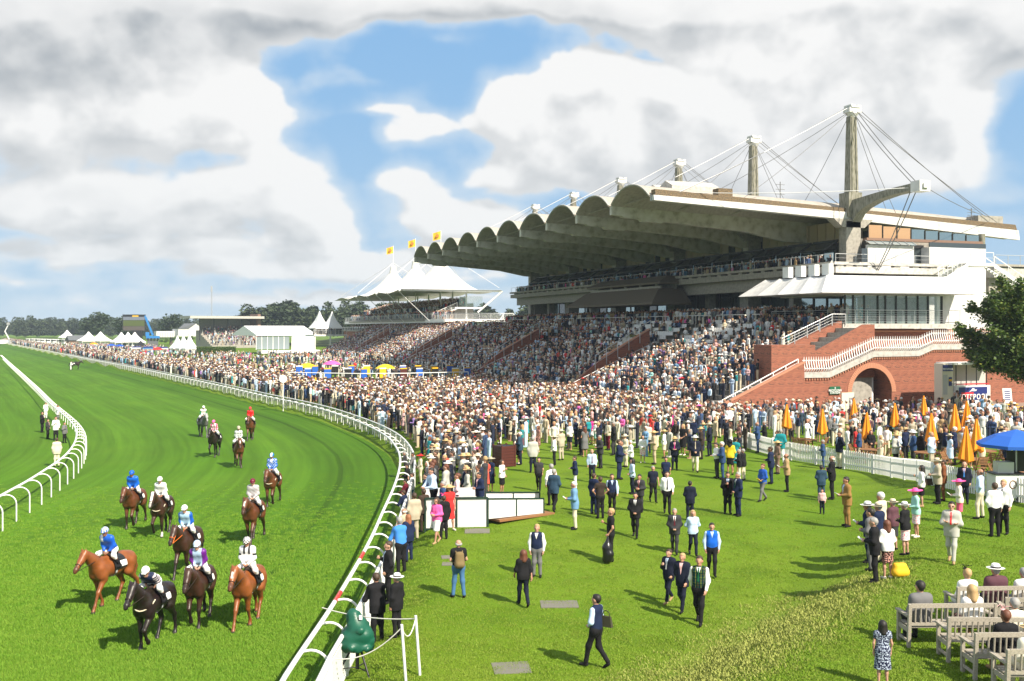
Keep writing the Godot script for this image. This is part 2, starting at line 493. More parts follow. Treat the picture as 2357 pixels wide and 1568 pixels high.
func make_ground() -> void:
	var xs:=steps([[-4000,-600,680],[-600,-120,40],[-120,-44,6],[-44,48,1.0],[48,120,6],[120,600,60],[600,4000,680]])
	var ws:=steps([[-800,-40,190],[-40,0,5],[0,100,1.0],[100,220,4],[220,700,20],[700,1500,100],[1500,6000,900]])
	var nx:=xs.size()
	var pos:=PackedVector3Array()
	var sd:=PackedFloat32Array()
	var arc:=PackedFloat32Array()
	var bank:=PackedFloat32Array()
	for j in ws.size():
		for i in nx:
			var x:=xs[i]
			var w:=ws[j]
			var s:=along(RAIL,x,w)
			var b:=along(BANK,x,w)
			var zc:=x*0.33612+w*0.94182
			var h:=0.5*smoothstep(26.0,42.0,zc)
			var k:=smoothstep(-1.6,2.2,-b.x)
			h=lerpf(h,1.15,k)
			bank.append(clampf(1.0 - absf(-b.x+0.2)/2.6,0,1)*(1.0 - smoothstep(24.0,33.0,zc)))
			pos.append(p3(x,lerpf(TRACK,h,1.0 - smoothstep(-2.2,-0.3,s.x)),w))
			sd.append(s.x)
			arc.append(s.y)
	var big:=FastNoiseLite.new()
	big.seed=41
	big.frequency=0.06
	big.fractal_octaves=4
	var sides:=[[],[]]   # lawn,course: vertices,uv,uv2,colours
	for k in 2:
		sides[k]=[PackedVector3Array(),PackedVector2Array(),PackedVector2Array(),PackedColorArray()]
	for j in ws.size() - 1:
		for i in nx - 1:
			var a:=j*nx+i
			for t: Array in [[a,a+nx,a+nx+1],[a,a+nx+1,a+1]]:
				# cut the triangle along the rail so that course and lawn share an exact edge
				for k in 2:
					var keep:=[]
					for e in 3:
						var p: int=t[e]
						var q: int=t[(e+1) % 3]
						var inp:=(sd[p] > 0.0) == (k == 1)
						if inp:
							keep.append([pos[p],sd[p],arc[p],bank[p]])
						if (sd[p] > 0.0) != (sd[q] > 0.0):
							var f:=sd[p]/(sd[p] - sd[q])
							keep.append([pos[p].lerp(pos[q],f),0.0,lerpf(arc[p],arc[q],f),lerpf(bank[p],bank[q],f)])
					for e in range(1,keep.size() - 1):
						for c: Array in [keep[0],keep[e],keep[e+1]]:
							var s: Array=sides[k]
							var q3: Vector3=c[0]
							s[0].append(q3)
							s[1].append(Vector2(q3.x,q3.z))
							s[2].append(Vector2(c[1],c[2]))
							var m:=big.get_noise_2d(q3.x,q3.z)*0.5+big.get_noise_2d(q3.x*6.0,q3.z*6.0)*0.3
							if k == 1:
								# lusher, longer grass within three metres of the rail
								var edge:=1.0 - smoothstep(1.5,5.5,absf(float(c[1]) - 1.5))
								s[3].append(Color(0.088,0.205,0.016).lerp(Color(0.124,0.240,0.024),clampf(m+0.5,0,1)).lerp(Color(0.058,0.145,0.009),edge*0.55))
							else:
								var col:=Color(0.124,0.226,0.017).lerp(Color(0.165,0.250,0.027),clampf(m*1.4+0.5,0,1))
								s[3].append(col.lerp(Color(0.250,0.290,0.070),float(c[3])*clampf(0.8+m,0,1)))
	var blades:=speckle(1024,51,[[0.0,Color(0.60,0.64,0.48)],[0.35,Color(0.86,0.88,0.76)],[0.6,Color(0.95,0.96,0.9)],[1.0,Color(1,1,0.97)]],0.05,5)
	# mowing bands along the course, and hoof-worn streaks; x across, y along
	var st:=Image.create_empty(1024,256,false,Image.FORMAT_RGB8)
	var sn:=FastNoiseLite.new()
	sn.seed=61
	sn.frequency=0.02
	sn.fractal_octaves=4
	for y in 256:
		for x in 1024:
			var across:=x/1024.0*60.0
			var v:=0.92+0.07*sn.get_noise_2d(x*1.3,40.0*sin(y/256.0*TAU))+0.11*sn.get_noise_3d(x*5.0,26.0*cos(y/256.0*TAU),26.0*sin(y/256.0*TAU))
			v += 0.02*(1.0 if fposmod(across,5.0) < 2.5 else -1.0)
			if absf(across - 3.3) < 0.14:
				v -= 0.12   # the line worn by the mower's wheel
			st.set_pixel(x,y,Color(v*0.98,v,v*0.9))
	var stripes:=ImageTexture.create_from_image(st)
	for k in 2:
		var s: Array=sides[k]
		var tool:=SurfaceTool.new()
		tool.begin(Mesh.PRIMITIVE_TRIANGLES)
		tool.set_smooth_group(0)
		for i in s[0].size():
			tool.set_color(s[3][i])
			tool.set_uv(s[1][i]/3.7)
			tool.set_uv2(Vector2(s[2][i].x/60.0,s[2][i].y/90.0) if k == 1 else s[1][i]/31.0)
			tool.add_vertex(s[0][i])
		tool.index()
		tool.generate_normals()
		var g:=StandardMaterial3D.new()
		g.resource_name = "turf"
		g.vertex_color_use_as_albedo=true
		g.roughness=0.95
		g.metallic_specular=0.25
		g.albedo_texture=blades
		g.detail_enabled=true
		g.detail_blend_mode=BaseMaterial3D.BLEND_MODE_MUL
		g.detail_uv_layer=BaseMaterial3D.DETAIL_UV_2
		g.detail_albedo=stripes if k == 1 else speckle(512,71,[[0.0,Color(0.78,0.80,0.66)],[0.5,Color(0.97,0.97,0.9)],[1.0,Color(1,0.98,0.9)]],0.02,5)
		g.heightmap_enabled=true
		g.heightmap_texture=blades
		g.heightmap_scale=2.0 if k == 1 else 1.0
		setting("racecourse" if k == 1 else "ground",tool.commit(),g)
	make_grass()

# ---------------------------------------------------------------- rails
func resample(P: PackedVector2Array,step: float,from:=0.0,to:=1e9) -> PackedVector2Array:
	var fine:=PackedVector2Array()
	for i in P.size() - 1:
		var a:=P[maxi(i - 1,0)]
		var b:=P[i]
		var c:=P[i+1]
		var d:=P[mini(i+2,P.size() - 1)]
		var m:=maxi(2,int(b.distance_to(c)/0.5))
		for k in m:
			fine.append(b.cubic_interpolate(c,a,d,float(k)/m))
	fine.append(P[-1])
	var out:=PackedVector2Array()
	var run:=0.0
	var next:=from
	for i in fine.size() - 1:
		var l:=fine[i].distance_to(fine[i+1])
		while next <= run+l and next <= to and l > 0.0:
			out.append(fine[i].lerp(fine[i+1],(next - run)/l))
			next += step
		run += l
	return out

func offset_line(P: PackedVector2Array,by: float) -> PackedVector2Array:   # positive: to the left of travel
	var out:=PackedVector2Array()
	for i in P.size():
		var d:=(P[mini(i+1,P.size() - 1)] - P[maxi(i - 1,0)]).normalized()
		out.append(P[i]+Vector2(-d.y,d.x)*by)
	return out

func neck_mesh(reach: float,sides: int) -> ArrayMesh:   # a gooseneck post: from the rail over and down to the ground
	var pts:=[Vector3(0,1.14,0),Vector3(reach*0.35,1.17,0)]
	for k in 6:
		var t:=PI/2*(k+1)/6.0
		pts.append(Vector3(reach*0.35+sin(t)*reach*0.65,1.17 - (1.0 - cos(t))*reach*0.65,0))
	pts.append(Vector3(reach,0.0,0))
	return tubem(pts,0.034,sides)

func running_rail(P: PackedVector2Array,label: String,lawn_side: float,first: float,near_len: float,far_len: float) -> Node3D:
	var t:=thing("running_rail",label,"rail",Vector3.ZERO,0.0,"white running rails")
	var line:=resample(P,1.1,first,far_len)
	var pts:=[]
	for q in line:
		pts.append(p3(q.x,TRACK+1.15,q.y))
	part(t,"rail_tube",tubem(pts,0.06,8),M.white_paint)
	var posts:=resample(P,2.2,first+0.6,far_len)
	var neck:=neck_mesh(0.62,8)
	var low:=neck_mesh(0.62,5)
	var rest:=SurfaceTool.new()
	rest.begin(Mesh.PRIMITIVE_TRIANGLES)
	var any:=false
	for i in posts.size():
		var d:=(posts[mini(i+1,posts.size() - 1)] - posts[maxi(i - 1,0)]).normalized()
		var side:=Vector2(-d.y,d.x)*lawn_side
		var b:=Basis(Vector3(side.x,0,-side.y),Vector3.UP,Vector3(side.x,0,-side.y).cross(Vector3.UP))
		var tr:=Transform3D(b,p3(posts[i].x,TRACK,posts[i].y))
		if i*2.2 < near_len:
			part(t,"post",neck if i*2.2 < 60.0 else low,M.white_paint,tr)
		else:
			any=true
			rest.append_from(low,0,tr)
	if any:
		part(t,"post",rest.commit(),M.white_paint).set_meta("kind","stuff")
	return t

func make_rails() -> void:
	var r:=running_rail(RAIL,"long white outer rail bending along the front of the crowd",-1.0,22.0,230.0,800.0)
	var tube:=resample(RAIL,1.0,40.0,46.0)
	part(r,"red_sleeve",tubem([p3(tube[0].x,TRACK+1.15,tube[0].y),p3(tube[1].x,TRACK+1.15,tube[1].y)],0.0625,10),M.red_paint)
	part(r,"red_sleeve",tubem([p3(tube[5].x,TRACK+1.15,tube[5].y),p3(tube[6].x,TRACK+1.15,tube[6].y)],0.0625,10),M.red_paint)
	running_rail(INNER,"white inner rail with curved posts, bending round the photographers",1.0,0.0,320.0,320.0)
	# the crowd barrier behind the outer rail
	var f:=thing("crowd_barrier","white slatted crowd barrier standing behind the outer rail","barrier")
	var line:=offset_line(resample(RAIL,2.2,24.0,330.0),-0.78)
	var pts:=[]
	for q in line:
		pts.append(p3(q.x,TRACK+1.27,q.y))
	part(f,"top_rail",tubem(pts,0.055,8),M.white_paint)
	for i in line.size() - 1:
		var a:=p3(line[i].x,TRACK,line[i].y)
		var b:=p3(line[i+1].x,TRACK,line[i+1].y)
		var m:=MB.new()
		m.bar(a+Vector3(0,0.2,0),b+Vector3(0,0.2,0),0.03,0.05)
		m.bar(a+Vector3(0,1.1,0),b+Vector3(0,1.1,0),0.03,0.05)
		var bars:=22 if i < 22 else 9
		for k in bars:
			var p:=a.lerp(b,(k+0.5)/bars)
			m.bar(p+Vector3(0,0.2,0),p+Vector3(0,1.1,0),0.018,0.012)
		part(f,"panel",m.mesh(),M.white_paint if i < 22 else M.galvanised)
		part(f,"post",barm(a,a+Vector3(0,1.25,0),0.07,0.07),M.white_paint)

# ---------------------------------------------------------------- grandstand
const BAY:=8.53
const W0:=83.4

func roof_y(x: float) -> float:
	return lerpf(19.66,18.83,(x - 43.0)/22.5) if x < 65.5 else lerpf(18.83,17.8,(x - 65.5)/19.2)

func cable(t: Node,a: Vector3,b: Vector3,r:=0.026,white:=false) -> void:
	var pts:=[]
	for i in 5:
		var k:=i/4.0
		pts.append(a.lerp(b,k) - Vector3(0,0.25*4.0*k*(1.0 - k),0))
	part(t,"stay_cable",tubem(pts,r,5),M.cable_white if white else M.cable)

func make_stand() -> void:
	var t:=thing("grandstand","large concrete grandstand with scalloped cantilever roof hung from masts","grandstand")
	var up:=func(q: Vector2,d: float) -> Vector3: return p3(q.x,q.y,d)
	# ribs
	for n in 11:
		var w:=W0+BAY*n
		var poly:=PackedVector2Array()
		for x: float in [43.0,52.0,62.0,65.5,75.0,84.7]:
			poly.append(Vector2(x,roof_y(x) - 0.02))
		for q: Vector2 in [Vector2(84.7,17.3),Vector2(83.4,16.75),Vector2(75,16.8),Vector2(66.5,16.6),Vector2(62.5,16.7),Vector2(58,17.55),Vector2(48.6,18.25),Vector2(48.3,18.1),Vector2(46.2,18.22),Vector2(46.0,18.42),Vector2(44.2,18.52),Vector2(44.0,18.66),Vector2(43.0,18.74)]:
			poly.append(q if n > 0 else Vector2(q.x,maxf(q.y,roof_y(q.x) - lerpf(0.5,1.02,(q.x - 43.0)/41.7))))
		part(t,"roof_rib",prismm(poly,up,w - (0.3 if n > 0 else 0.0),w+0.3),M.rib if n > 0 else M.fascia)
	# barrel vaults
	for n in 10:
		var m:=MB.new()
		var xs:=[42.9,48.0,55.0,64.4,74.0,84.0]
		for i in xs.size() - 1:
			for k in 14:
				var c:=[]
				for q: Vector2 in [Vector2(i,k),Vector2(i+1,k),Vector2(i+1,k+1),Vector2(i,k+1)]:
					var u:=q.y/14.0
					var x: float=xs[int(q.x)]
					c.append(p3(x,roof_y(x)+1.4*(1.0 - pow(absf(u*2.0 - 1.0),2.2)),W0+0.28+(BAY - 0.56)*u+BAY*n))
				m.quad(c[0],c[1],c[2],c[3])
				var dn:=Vector3(0,-0.12,0)
				m.quad(c[3]+dn,c[2]+dn,c[1]+dn,c[0]+dn)
				if i == 0:
					m.quad(c[0],c[3],c[3]+dn,c[0]+dn)
				if i == xs.size() - 2:
					m.quad(c[1],c[1]+dn,c[2]+dn,c[2])
		var vault:=part(t,"roof_vault",m.mesh(),M.soffit)
		var lip:=[]
		for k in 15:
			var u:=k/14.0
			var x:=42.88
			lip.append(p3(x,roof_y(x)+1.39*(1.0 - pow(absf(u*2.0 - 1.0),2.2)),W0+0.28+(BAY - 0.56)*u+BAY*n))
		part(vault,"front_lip",tubem(lip,0.085,5),M.concrete_pale)
		# bracing under the shell
		var br:=MB.new()
		for k in 3:
			var xa:=44.0+k*6.0
			var mid:=W0+BAY*(n+0.5)
			br.bar(p3(xa,roof_y(xa)+0.05,W0+0.4+BAY*n),p3(xa+3.0,roof_y(xa+3.0)+1.22,mid),0.12,0.12)
			br.bar(p3(xa,roof_y(xa)+0.05,W0 - 0.4+BAY*(n+1)),p3(xa+3.0,roof_y(xa+3.0)+1.22,mid),0.12,0.12)
		part(vault,"brace",br.mesh(),M.soffit)
	# crusted parapet along the gable and white gutter fascia
	var pp:=PackedVector2Array([Vector2(43.2,19.66),Vector2(65.5,18.84),Vector2(84.6,17.82),Vector2(84.4,18.36),Vector2(65.5,19.16),Vector2(50.0,19.9),Vector2(43.2,20.18)])
	part(t,"roof_parapet",prismm(pp,up,W0 - 0.25,W0+0.5),M.lichen)
	var gut:=MB.new()
	for s: Array in [[43.0,65.5],[65.5,84.7]]:
		var a: float=s[0]
		var b: float=s[1]
		var da:=lerpf(0.5,1.02,(a - 43.0)/41.7)
		var db:=lerpf(0.5,1.02,(b - 43.0)/41.7)
		gut.hexa([p3(a,roof_y(a) - da,W0 - 0.5),p3(b,roof_y(b) - db,W0 - 0.5),p3(b,roof_y(b) - db+0.04,W0+0.1),p3(a,roof_y(a) - da+0.04,W0+0.1),
			p3(a,roof_y(a) - 0.02,W0 - 0.36),p3(b,roof_y(b) - 0.02,W0 - 0.36),p3(b,roof_y(b) - 0.02,W0+0.05),p3(a,roof_y(a) - 0.02,W0+0.05)])
	part(t,"roof_fascia",gut.mesh(),M.fascia)
	# end block of the ridge and small ridge houses
	part(t,"roof_block",boxm(p3(81.5,18.6,W0+0.9),Vector3(3.2,1.2,1.6)),M.concrete)
	part(t,"roof_block",boxm(p3(50.6,20.15,W0+0.6),Vector3(1.5,0.9,1.0)),M.lichen)
	for q: Vector2 in [Vector2(47.0,12.0),Vector2(47.2,15.0)]:
		var ho:=MB.new()
		ho.prism(PackedVector2Array([Vector2(-1.4,0),Vector2(1.4,0),Vector2(1.4,0.9),Vector2(0,1.5),Vector2(-1.4,0.9)]),func(e: Vector2,d: float) -> Vector3: return p3(q.x+d,20.3+e.y,W0+q.y - 7.0+e.x),0.0,5.0)
		part(t,"ridge_house",ho.mesh(),M.concrete_pale)
	# masts, columns and stays
	for k in 6:
		var w:=W0+2.0*BAY*k
		var mm:=MB.new()
		var q:=[]
		for s: Array in [[19.0,0.50],[28.1,0.34]]:
			for e: Vector2 in [Vector2(-1,-1),Vector2(1,-1),Vector2(1,1),Vector2(-1,1)]:
				q.append(p3(64.4+e.x*float(s[1]),s[0],w+e.y*float(s[1])))
		mm.hexa(q)
		mm.box(p3(64.3,19.6,w),Vector3(1.5,2.3,1.5))
		for s: float in [-1.0,1.0]:
			mm.bar(p3(64.4+s*0.27,20.7,w - 0.5),p3(64.4+s*0.18,28.0,w - 0.36),0.12,0.1)
		var mast:=part(t,"mast",mm.mesh(),M.mast_stone)
		var hd:=MB.new()
		hd.lathe([Vector2(0.38,28.0),Vector2(0.6,28.35),Vector2(0.6,28.45)],p3(64.5,0,w),8)
		hd.box(p3(64.5,28.68,w),Vector3(1.35,0.46,1.0))
		hd.box(p3(64.5,28.98,w),Vector3(1.0,0.16,1.15))
		hd.box(p3(64.2,29.12,w),Vector3(0.5,0.14,1.1))
		hd.box(p3(65.0,29.12,w),Vector3(0.4,0.12,0.9))
		part(mast,"mast_head",hd.mesh(),M.white_render)
		var col:=MB.new()
		col.box(p3(64.23,12.9,w),Vector3(1.66,10.2,1.1))
		col.hexa([p3(63.0,17.4,w - 0.55),p3(65.5,17.4,w - 0.55),p3(65.5,17.4,w+0.55),p3(63.0,17.4,w+0.55),p3(62.0,18.2,w - 0.55),p3(66.5,18.2,w - 0.55),p3(66.5,18.2,w+0.55),p3(62.0,18.2,w+0.55)])
		part(t,"column",col.mesh(),M.concrete)
		var top:=p3(64.4,28.7,w)
		for s: float in [-0.25,0.25]:
			cable(t,top+Vector3(-0.7,0.1,s),p3(45.6,roof_y(45.6)+0.4,w+s),0.032,s > 0.0)
			cable(t,top+Vector3(0.7,0.1,s),p3(82.0,18.5,w+s),0.032)
		cable(t,top,p3(52.5,roof_y(52.5)+1.4,w+7.0))
		cable(t,top,p3(52.5,roof_y(52.5)+1.4,w - 7.0) if k > 0 else p3(52.5,roof_y(52.5)+0.5,w))
		cable(t,top,p3(64.0,roof_y(64.0)+0.3,w+BAY))
		cable(t,top,p3(74.0,roof_y(74.0)+0.5,w+6.0))
		if k > 0:
			cable(t,top,p3(64.0,roof_y(64.0)+0.3,w - BAY))
			cable(t,top,p3(74.0,roof_y(74.0)+0.5,w - 6.0))
	# the outrigger that holds the last mast
	var arm:=PackedVector2Array([Vector2(82.6,20.0),Vector2(80.0,20.22),Vector2(77.0,20.42),Vector2(74.6,20.52),Vector2(74.6,19.9),Vector2(77.0,19.82),Vector2(79.3,19.55),Vector2(81.0,19.1),Vector2(82.0,18.6),Vector2(82.6,17.9)])
	var ar:=part(t,"outrigger_arm",prismm(arm,func(e: Vector2,d: float) -> Vector3: return p3(d,e.y,e.x),63.9,64.9),M.mast_stone)
	var ab:=MB.new()
	ab.box(p3(64.4,20.2,74.0),Vector3(1.15,0.95,1.15))
	ab.box(p3(64.4,20.2,73.35),Vector3(0.5,0.4,0.2))
	part(ar,"anchor_box",ab.mesh(),M.white_render)
	for s: float in [-0.3,0.3]:
		cable(t,p3(64.4+s,28.6,83.0),p3(64.4+s,20.5,74.6),0.04)
		cable(t,p3(64.4+s,20.0,74.8),p3(64.6+s*0.3,13.1,79.9),0.045)
	cable(t,p3(64.6,20.1,73.6),p3(80.6,18.9,82.6),0.03)
	cable(t,p3(64.4,20.2,74.7),p3(46.0,20.1,84.0),0.03,true)
	cable(t,p3(64.4,28.5,83.0),p3(69.5,18.9,83.2))
	# antenna masts on the roof
	for q: Array in [[52.0,107.0,3.0],[58.5,86.5,2.6],[79.5,84.0,1.6]]:
		var am:=MB.new()
		var a:=p3(q[0],roof_y(q[0])+0.3,q[1])
		am.bar(a,a+Vector3(0,q[2],0),0.06,0.06)
		for k in 4:
			am.bar(a+Vector3(-0.5,q[2]*(0.35+0.18*k),0),a+Vector3(0.5,q[2]*(0.35+0.18*k),0),0.04,0.04)
		part(t,"antenna",am.mesh(),M.cable)
	stand_levels(t)
	stand_gable(t)

func tube_rail(t: Node,pts: Array,height: float,gap: float,wires: int,m: Material,r:=0.025) -> Node3D:
	# a handrail: posts under a top tube, with wires between
	var o:=Node3D.new()
	o.name = "handrail"
	t.add_child(o,true)
	var top:=[]
	for p: Vector3 in pts:
		top.append(p+Vector3(0,height,0))
	part(o,"top_tube",tubem(top,r*1.2,6),m)
	for i in pts.size() - 1:
		var n:=maxi(1,int(round((pts[i] as Vector3).distance_to(pts[i+1])/gap)))
		for k in n+(1 if i == pts.size() - 2 else 0):
			var p: Vector3=(pts[i] as Vector3).lerp(pts[i+1],float(k)/n)
			part(o,"post",barm(p,p+Vector3(0,height,0),r*1.6,r*1.6),m)
		for k in wires:
			var y:=height*(k+1.0)/(wires+1.0)
			part(o,"wire",tubem([pts[i]+Vector3(0,y,0),pts[i+1]+Vector3(0,y,0)],r*0.4,4),m)
	return o

func stand_levels(t: Node3D) -> void:
	var far:=W0+BAY*10.0 - 0.9
	# balcony ledge: a lower beam, spacer blocks and a coping
	part(t,"balcony_beam",boxm(p3(60.0,13.15,(80.0+far)/2),Vector3(0.8,0.58,far - 80.0)),M.concrete)
	part(t,"balcony_coping",boxm(p3(59.9,13.74,(80.0+far)/2),Vector3(0.9,0.26,far - 80.0)),M.concrete)
	var w:=80.6
	while w < far:
		part(t,"spacer_block",boxm(p3(59.95,13.525,w),Vector3(0.6,0.17,0.7)),M.concrete)
		w += 2.13
	part(t,"balcony_floor",boxm(p3(63.2,12.95,(80.2+far)/2),Vector3(5.6,0.24,far - 80.4)),M.concrete)
	tube_rail(t,[p3(59.75,13.86,80.1),p3(59.75,13.86,far)],0.75,2.13,0,M.galvanised)
	# downstand beam and lower glazing
	part(t,"downstand_beam",boxm(p3(61.2,12.25,(88.0+far)/2),Vector3(0.9,1.2,far - 88.0)),M.concrete)
	part(t,"lower_soffit",boxm(p3(64.0,12.1,(84.0+far)/2),Vector3(5.0,0.3,far - 84.0)),M.concrete)
	part(t,"terrace_floor",boxm(p3(63.5,7.95,(87.2+far)/2),Vector3(11.4,0.44,far - 87.2)),M.concrete)
	part(t,"inner_wall",boxm(p3(70.0,10.0,(79.5+far)/2),Vector3(0.3,4.4,far - 79.5)),M.plaster)
	part(t,"upper_inner_wall",boxm(p3(72.0,15.5,(90.0+far)/2),Vector3(0.3,5.0,far - 90.0)),M.plaster)
	part(t,"rear_wall",boxm(p3(79.4,12.0,(92.0+far)/2),Vector3(0.4,11.0,far - 92.0)),M.concrete)
	part(t,"end_wall",boxm(p3(71.5,12.2,far+0.2),Vector3(15.0,9.0,0.3)),M.concrete)
	w=88.5
	var k:=0
	while w < far - 2.0:
		var o:=part(t,"window",boxm(p3(66.0,10.05,w+1.35),Vector3(0.06,3.7,2.55)),M.glass_blue if (k % 6) != 2 else M.glass_dim)
		part(o,"mullion",boxm(p3(65.96,10.05,w),Vector3(0.16,3.7,0.15)),M.black_frame)
		part(o,"transom",boxm(p3(65.97,9.0,w+1.35),Vector3(0.1,0.08,2.55)),M.black_frame)
		w += 2.7
		k += 1
	for n in range(1,10):
		part(t,"column",boxm(p3(64.0,10.05,W0+BAY*n+(0.0 if n % 2 else 0.9)),Vector3(1.0,3.8,0.8)),M.concrete)
	# private boxes: glass bays with sloping tops
	w=W0+0.7
	k=0
	while w < far - 4.0:
		var b:=Node3D.new()
		b.name = "private_box"
		t.add_child(b,true)
		part(b,"front_pane",boxm(p3(63.2,14.3,w+1.1),Vector3(0.05,2.2,1.5)),M.glass_blue)
		part(b,"door_pane",boxm(p3(63.3,14.2,w+2.8),Vector3(0.05,2.0,1.3)),M.glass_dim)
		part(b,"side_pane",prismm(PackedVector2Array([Vector2(61.9,13.1),Vector2(63.3,13.1),Vector2(63.9,16.2),Vector2(63.3,16.2),Vector2(61.9,15.3)]),func(e: Vector2,d: float) -> Vector3: return p3(e.x,e.y,d),w+3.9,w+3.95),M.glass_blue)
		var fr:=MB.new()
		fr.bar(p3(61.9,15.3,w),p3(61.9,15.3,w+3.95),0.1,0.1)
		fr.bar(p3(63.4,16.25,w),p3(63.4,16.25,w+3.95),0.12,0.2)
		for e: float in [0.05,3.95]:
			fr.bar(p3(61.9,15.3,w+e),p3(63.4,16.2,w+e),0.09,0.12)
			fr.bar(p3(63.25,13.1,w+e),p3(63.25,16.2,w+e),0.12,0.12)
		fr.bar(p3(63.2,15.4,w),p3(63.2,15.4,w+3.95),0.08,0.1)
		fr.bar(p3(63.2,14.3,w+2.0),p3(63.2,15.4,w+2.0),0.1,0.1)
		part(b,"frame",fr.mesh(),M.black_frame)
		var sl:=MB.new()
		sl.quad(p3(61.95,15.33,w+0.1),p3(61.95,15.33,w+3.85),p3(63.35,16.2,w+3.85),p3(63.35,16.2,w+0.1))
		part(b,"roof_pane",sl.mesh(),M.glass_dim)
		for e in 3:
			part(b,"upper_panel",boxm(p3(65.2,17.3,w+0.72+e*1.42),Vector3(0.1,2.1,1.3)),M.tan_wall if (k+e) % 5 else M.glass_dim)
		w += 4.265
		k += 1
	part(t,"box_back_wall",boxm(p3(66.4,15.6,(W0+1.0+far)/2),Vector3(0.2,5.2,far - W0 - 1.0)),M.plaster)
	# the brown canopied press box that juts out of the balcony
	var pb:=Node3D.new()
	pb.name = "press_box"
	t.add_child(pb,true)
	for s: Array in [["canopy",10.75,12.5,55.4,57.4,107.4,132.9,2.6],["upper_canopy",13.2,14.0,57.0,58.6,108.6,129.5,1.4]]:
		var m:=MB.new()
		var a: float=s[5]
		var b: float=s[6]
		var i: float=s[7]
		var lo:=[p3(s[3],s[1],a),p3(60.5,s[1],a),p3(60.5,s[1],b),p3(s[3],s[1],b)]
		var hi:=[p3(s[4],s[2],a+i*0.8),p3(60.5,s[2],a+i*0.8),p3(60.5,s[2],b - i),p3(s[4],s[2],b - i)]
		m.hexa(lo+hi)
		m.box(p3((float(s[3])+60.5)/2,float(s[1]) - 0.12,(a+b)/2),Vector3(60.5 - float(s[3])+0.04,0.22,b - a+0.04))
		part(pb,s[0],m.mesh(),M.shade_brown)
	part(pb,"parapet",boxm(p3(57.6,12.6,119.4),Vector3(0.3,0.3,20.0)),M.concrete)
	for e in 5:
		part(pb,"post",boxm(p3(57.7,13.0,110.6+e*4.2),Vector3(0.25,0.7,0.35)),M.concrete_pale)
	part(pb,"back_wall",boxm(p3(59.4,12.9,119.5),Vector3(0.2,1.0,21.0)),M.plaster)

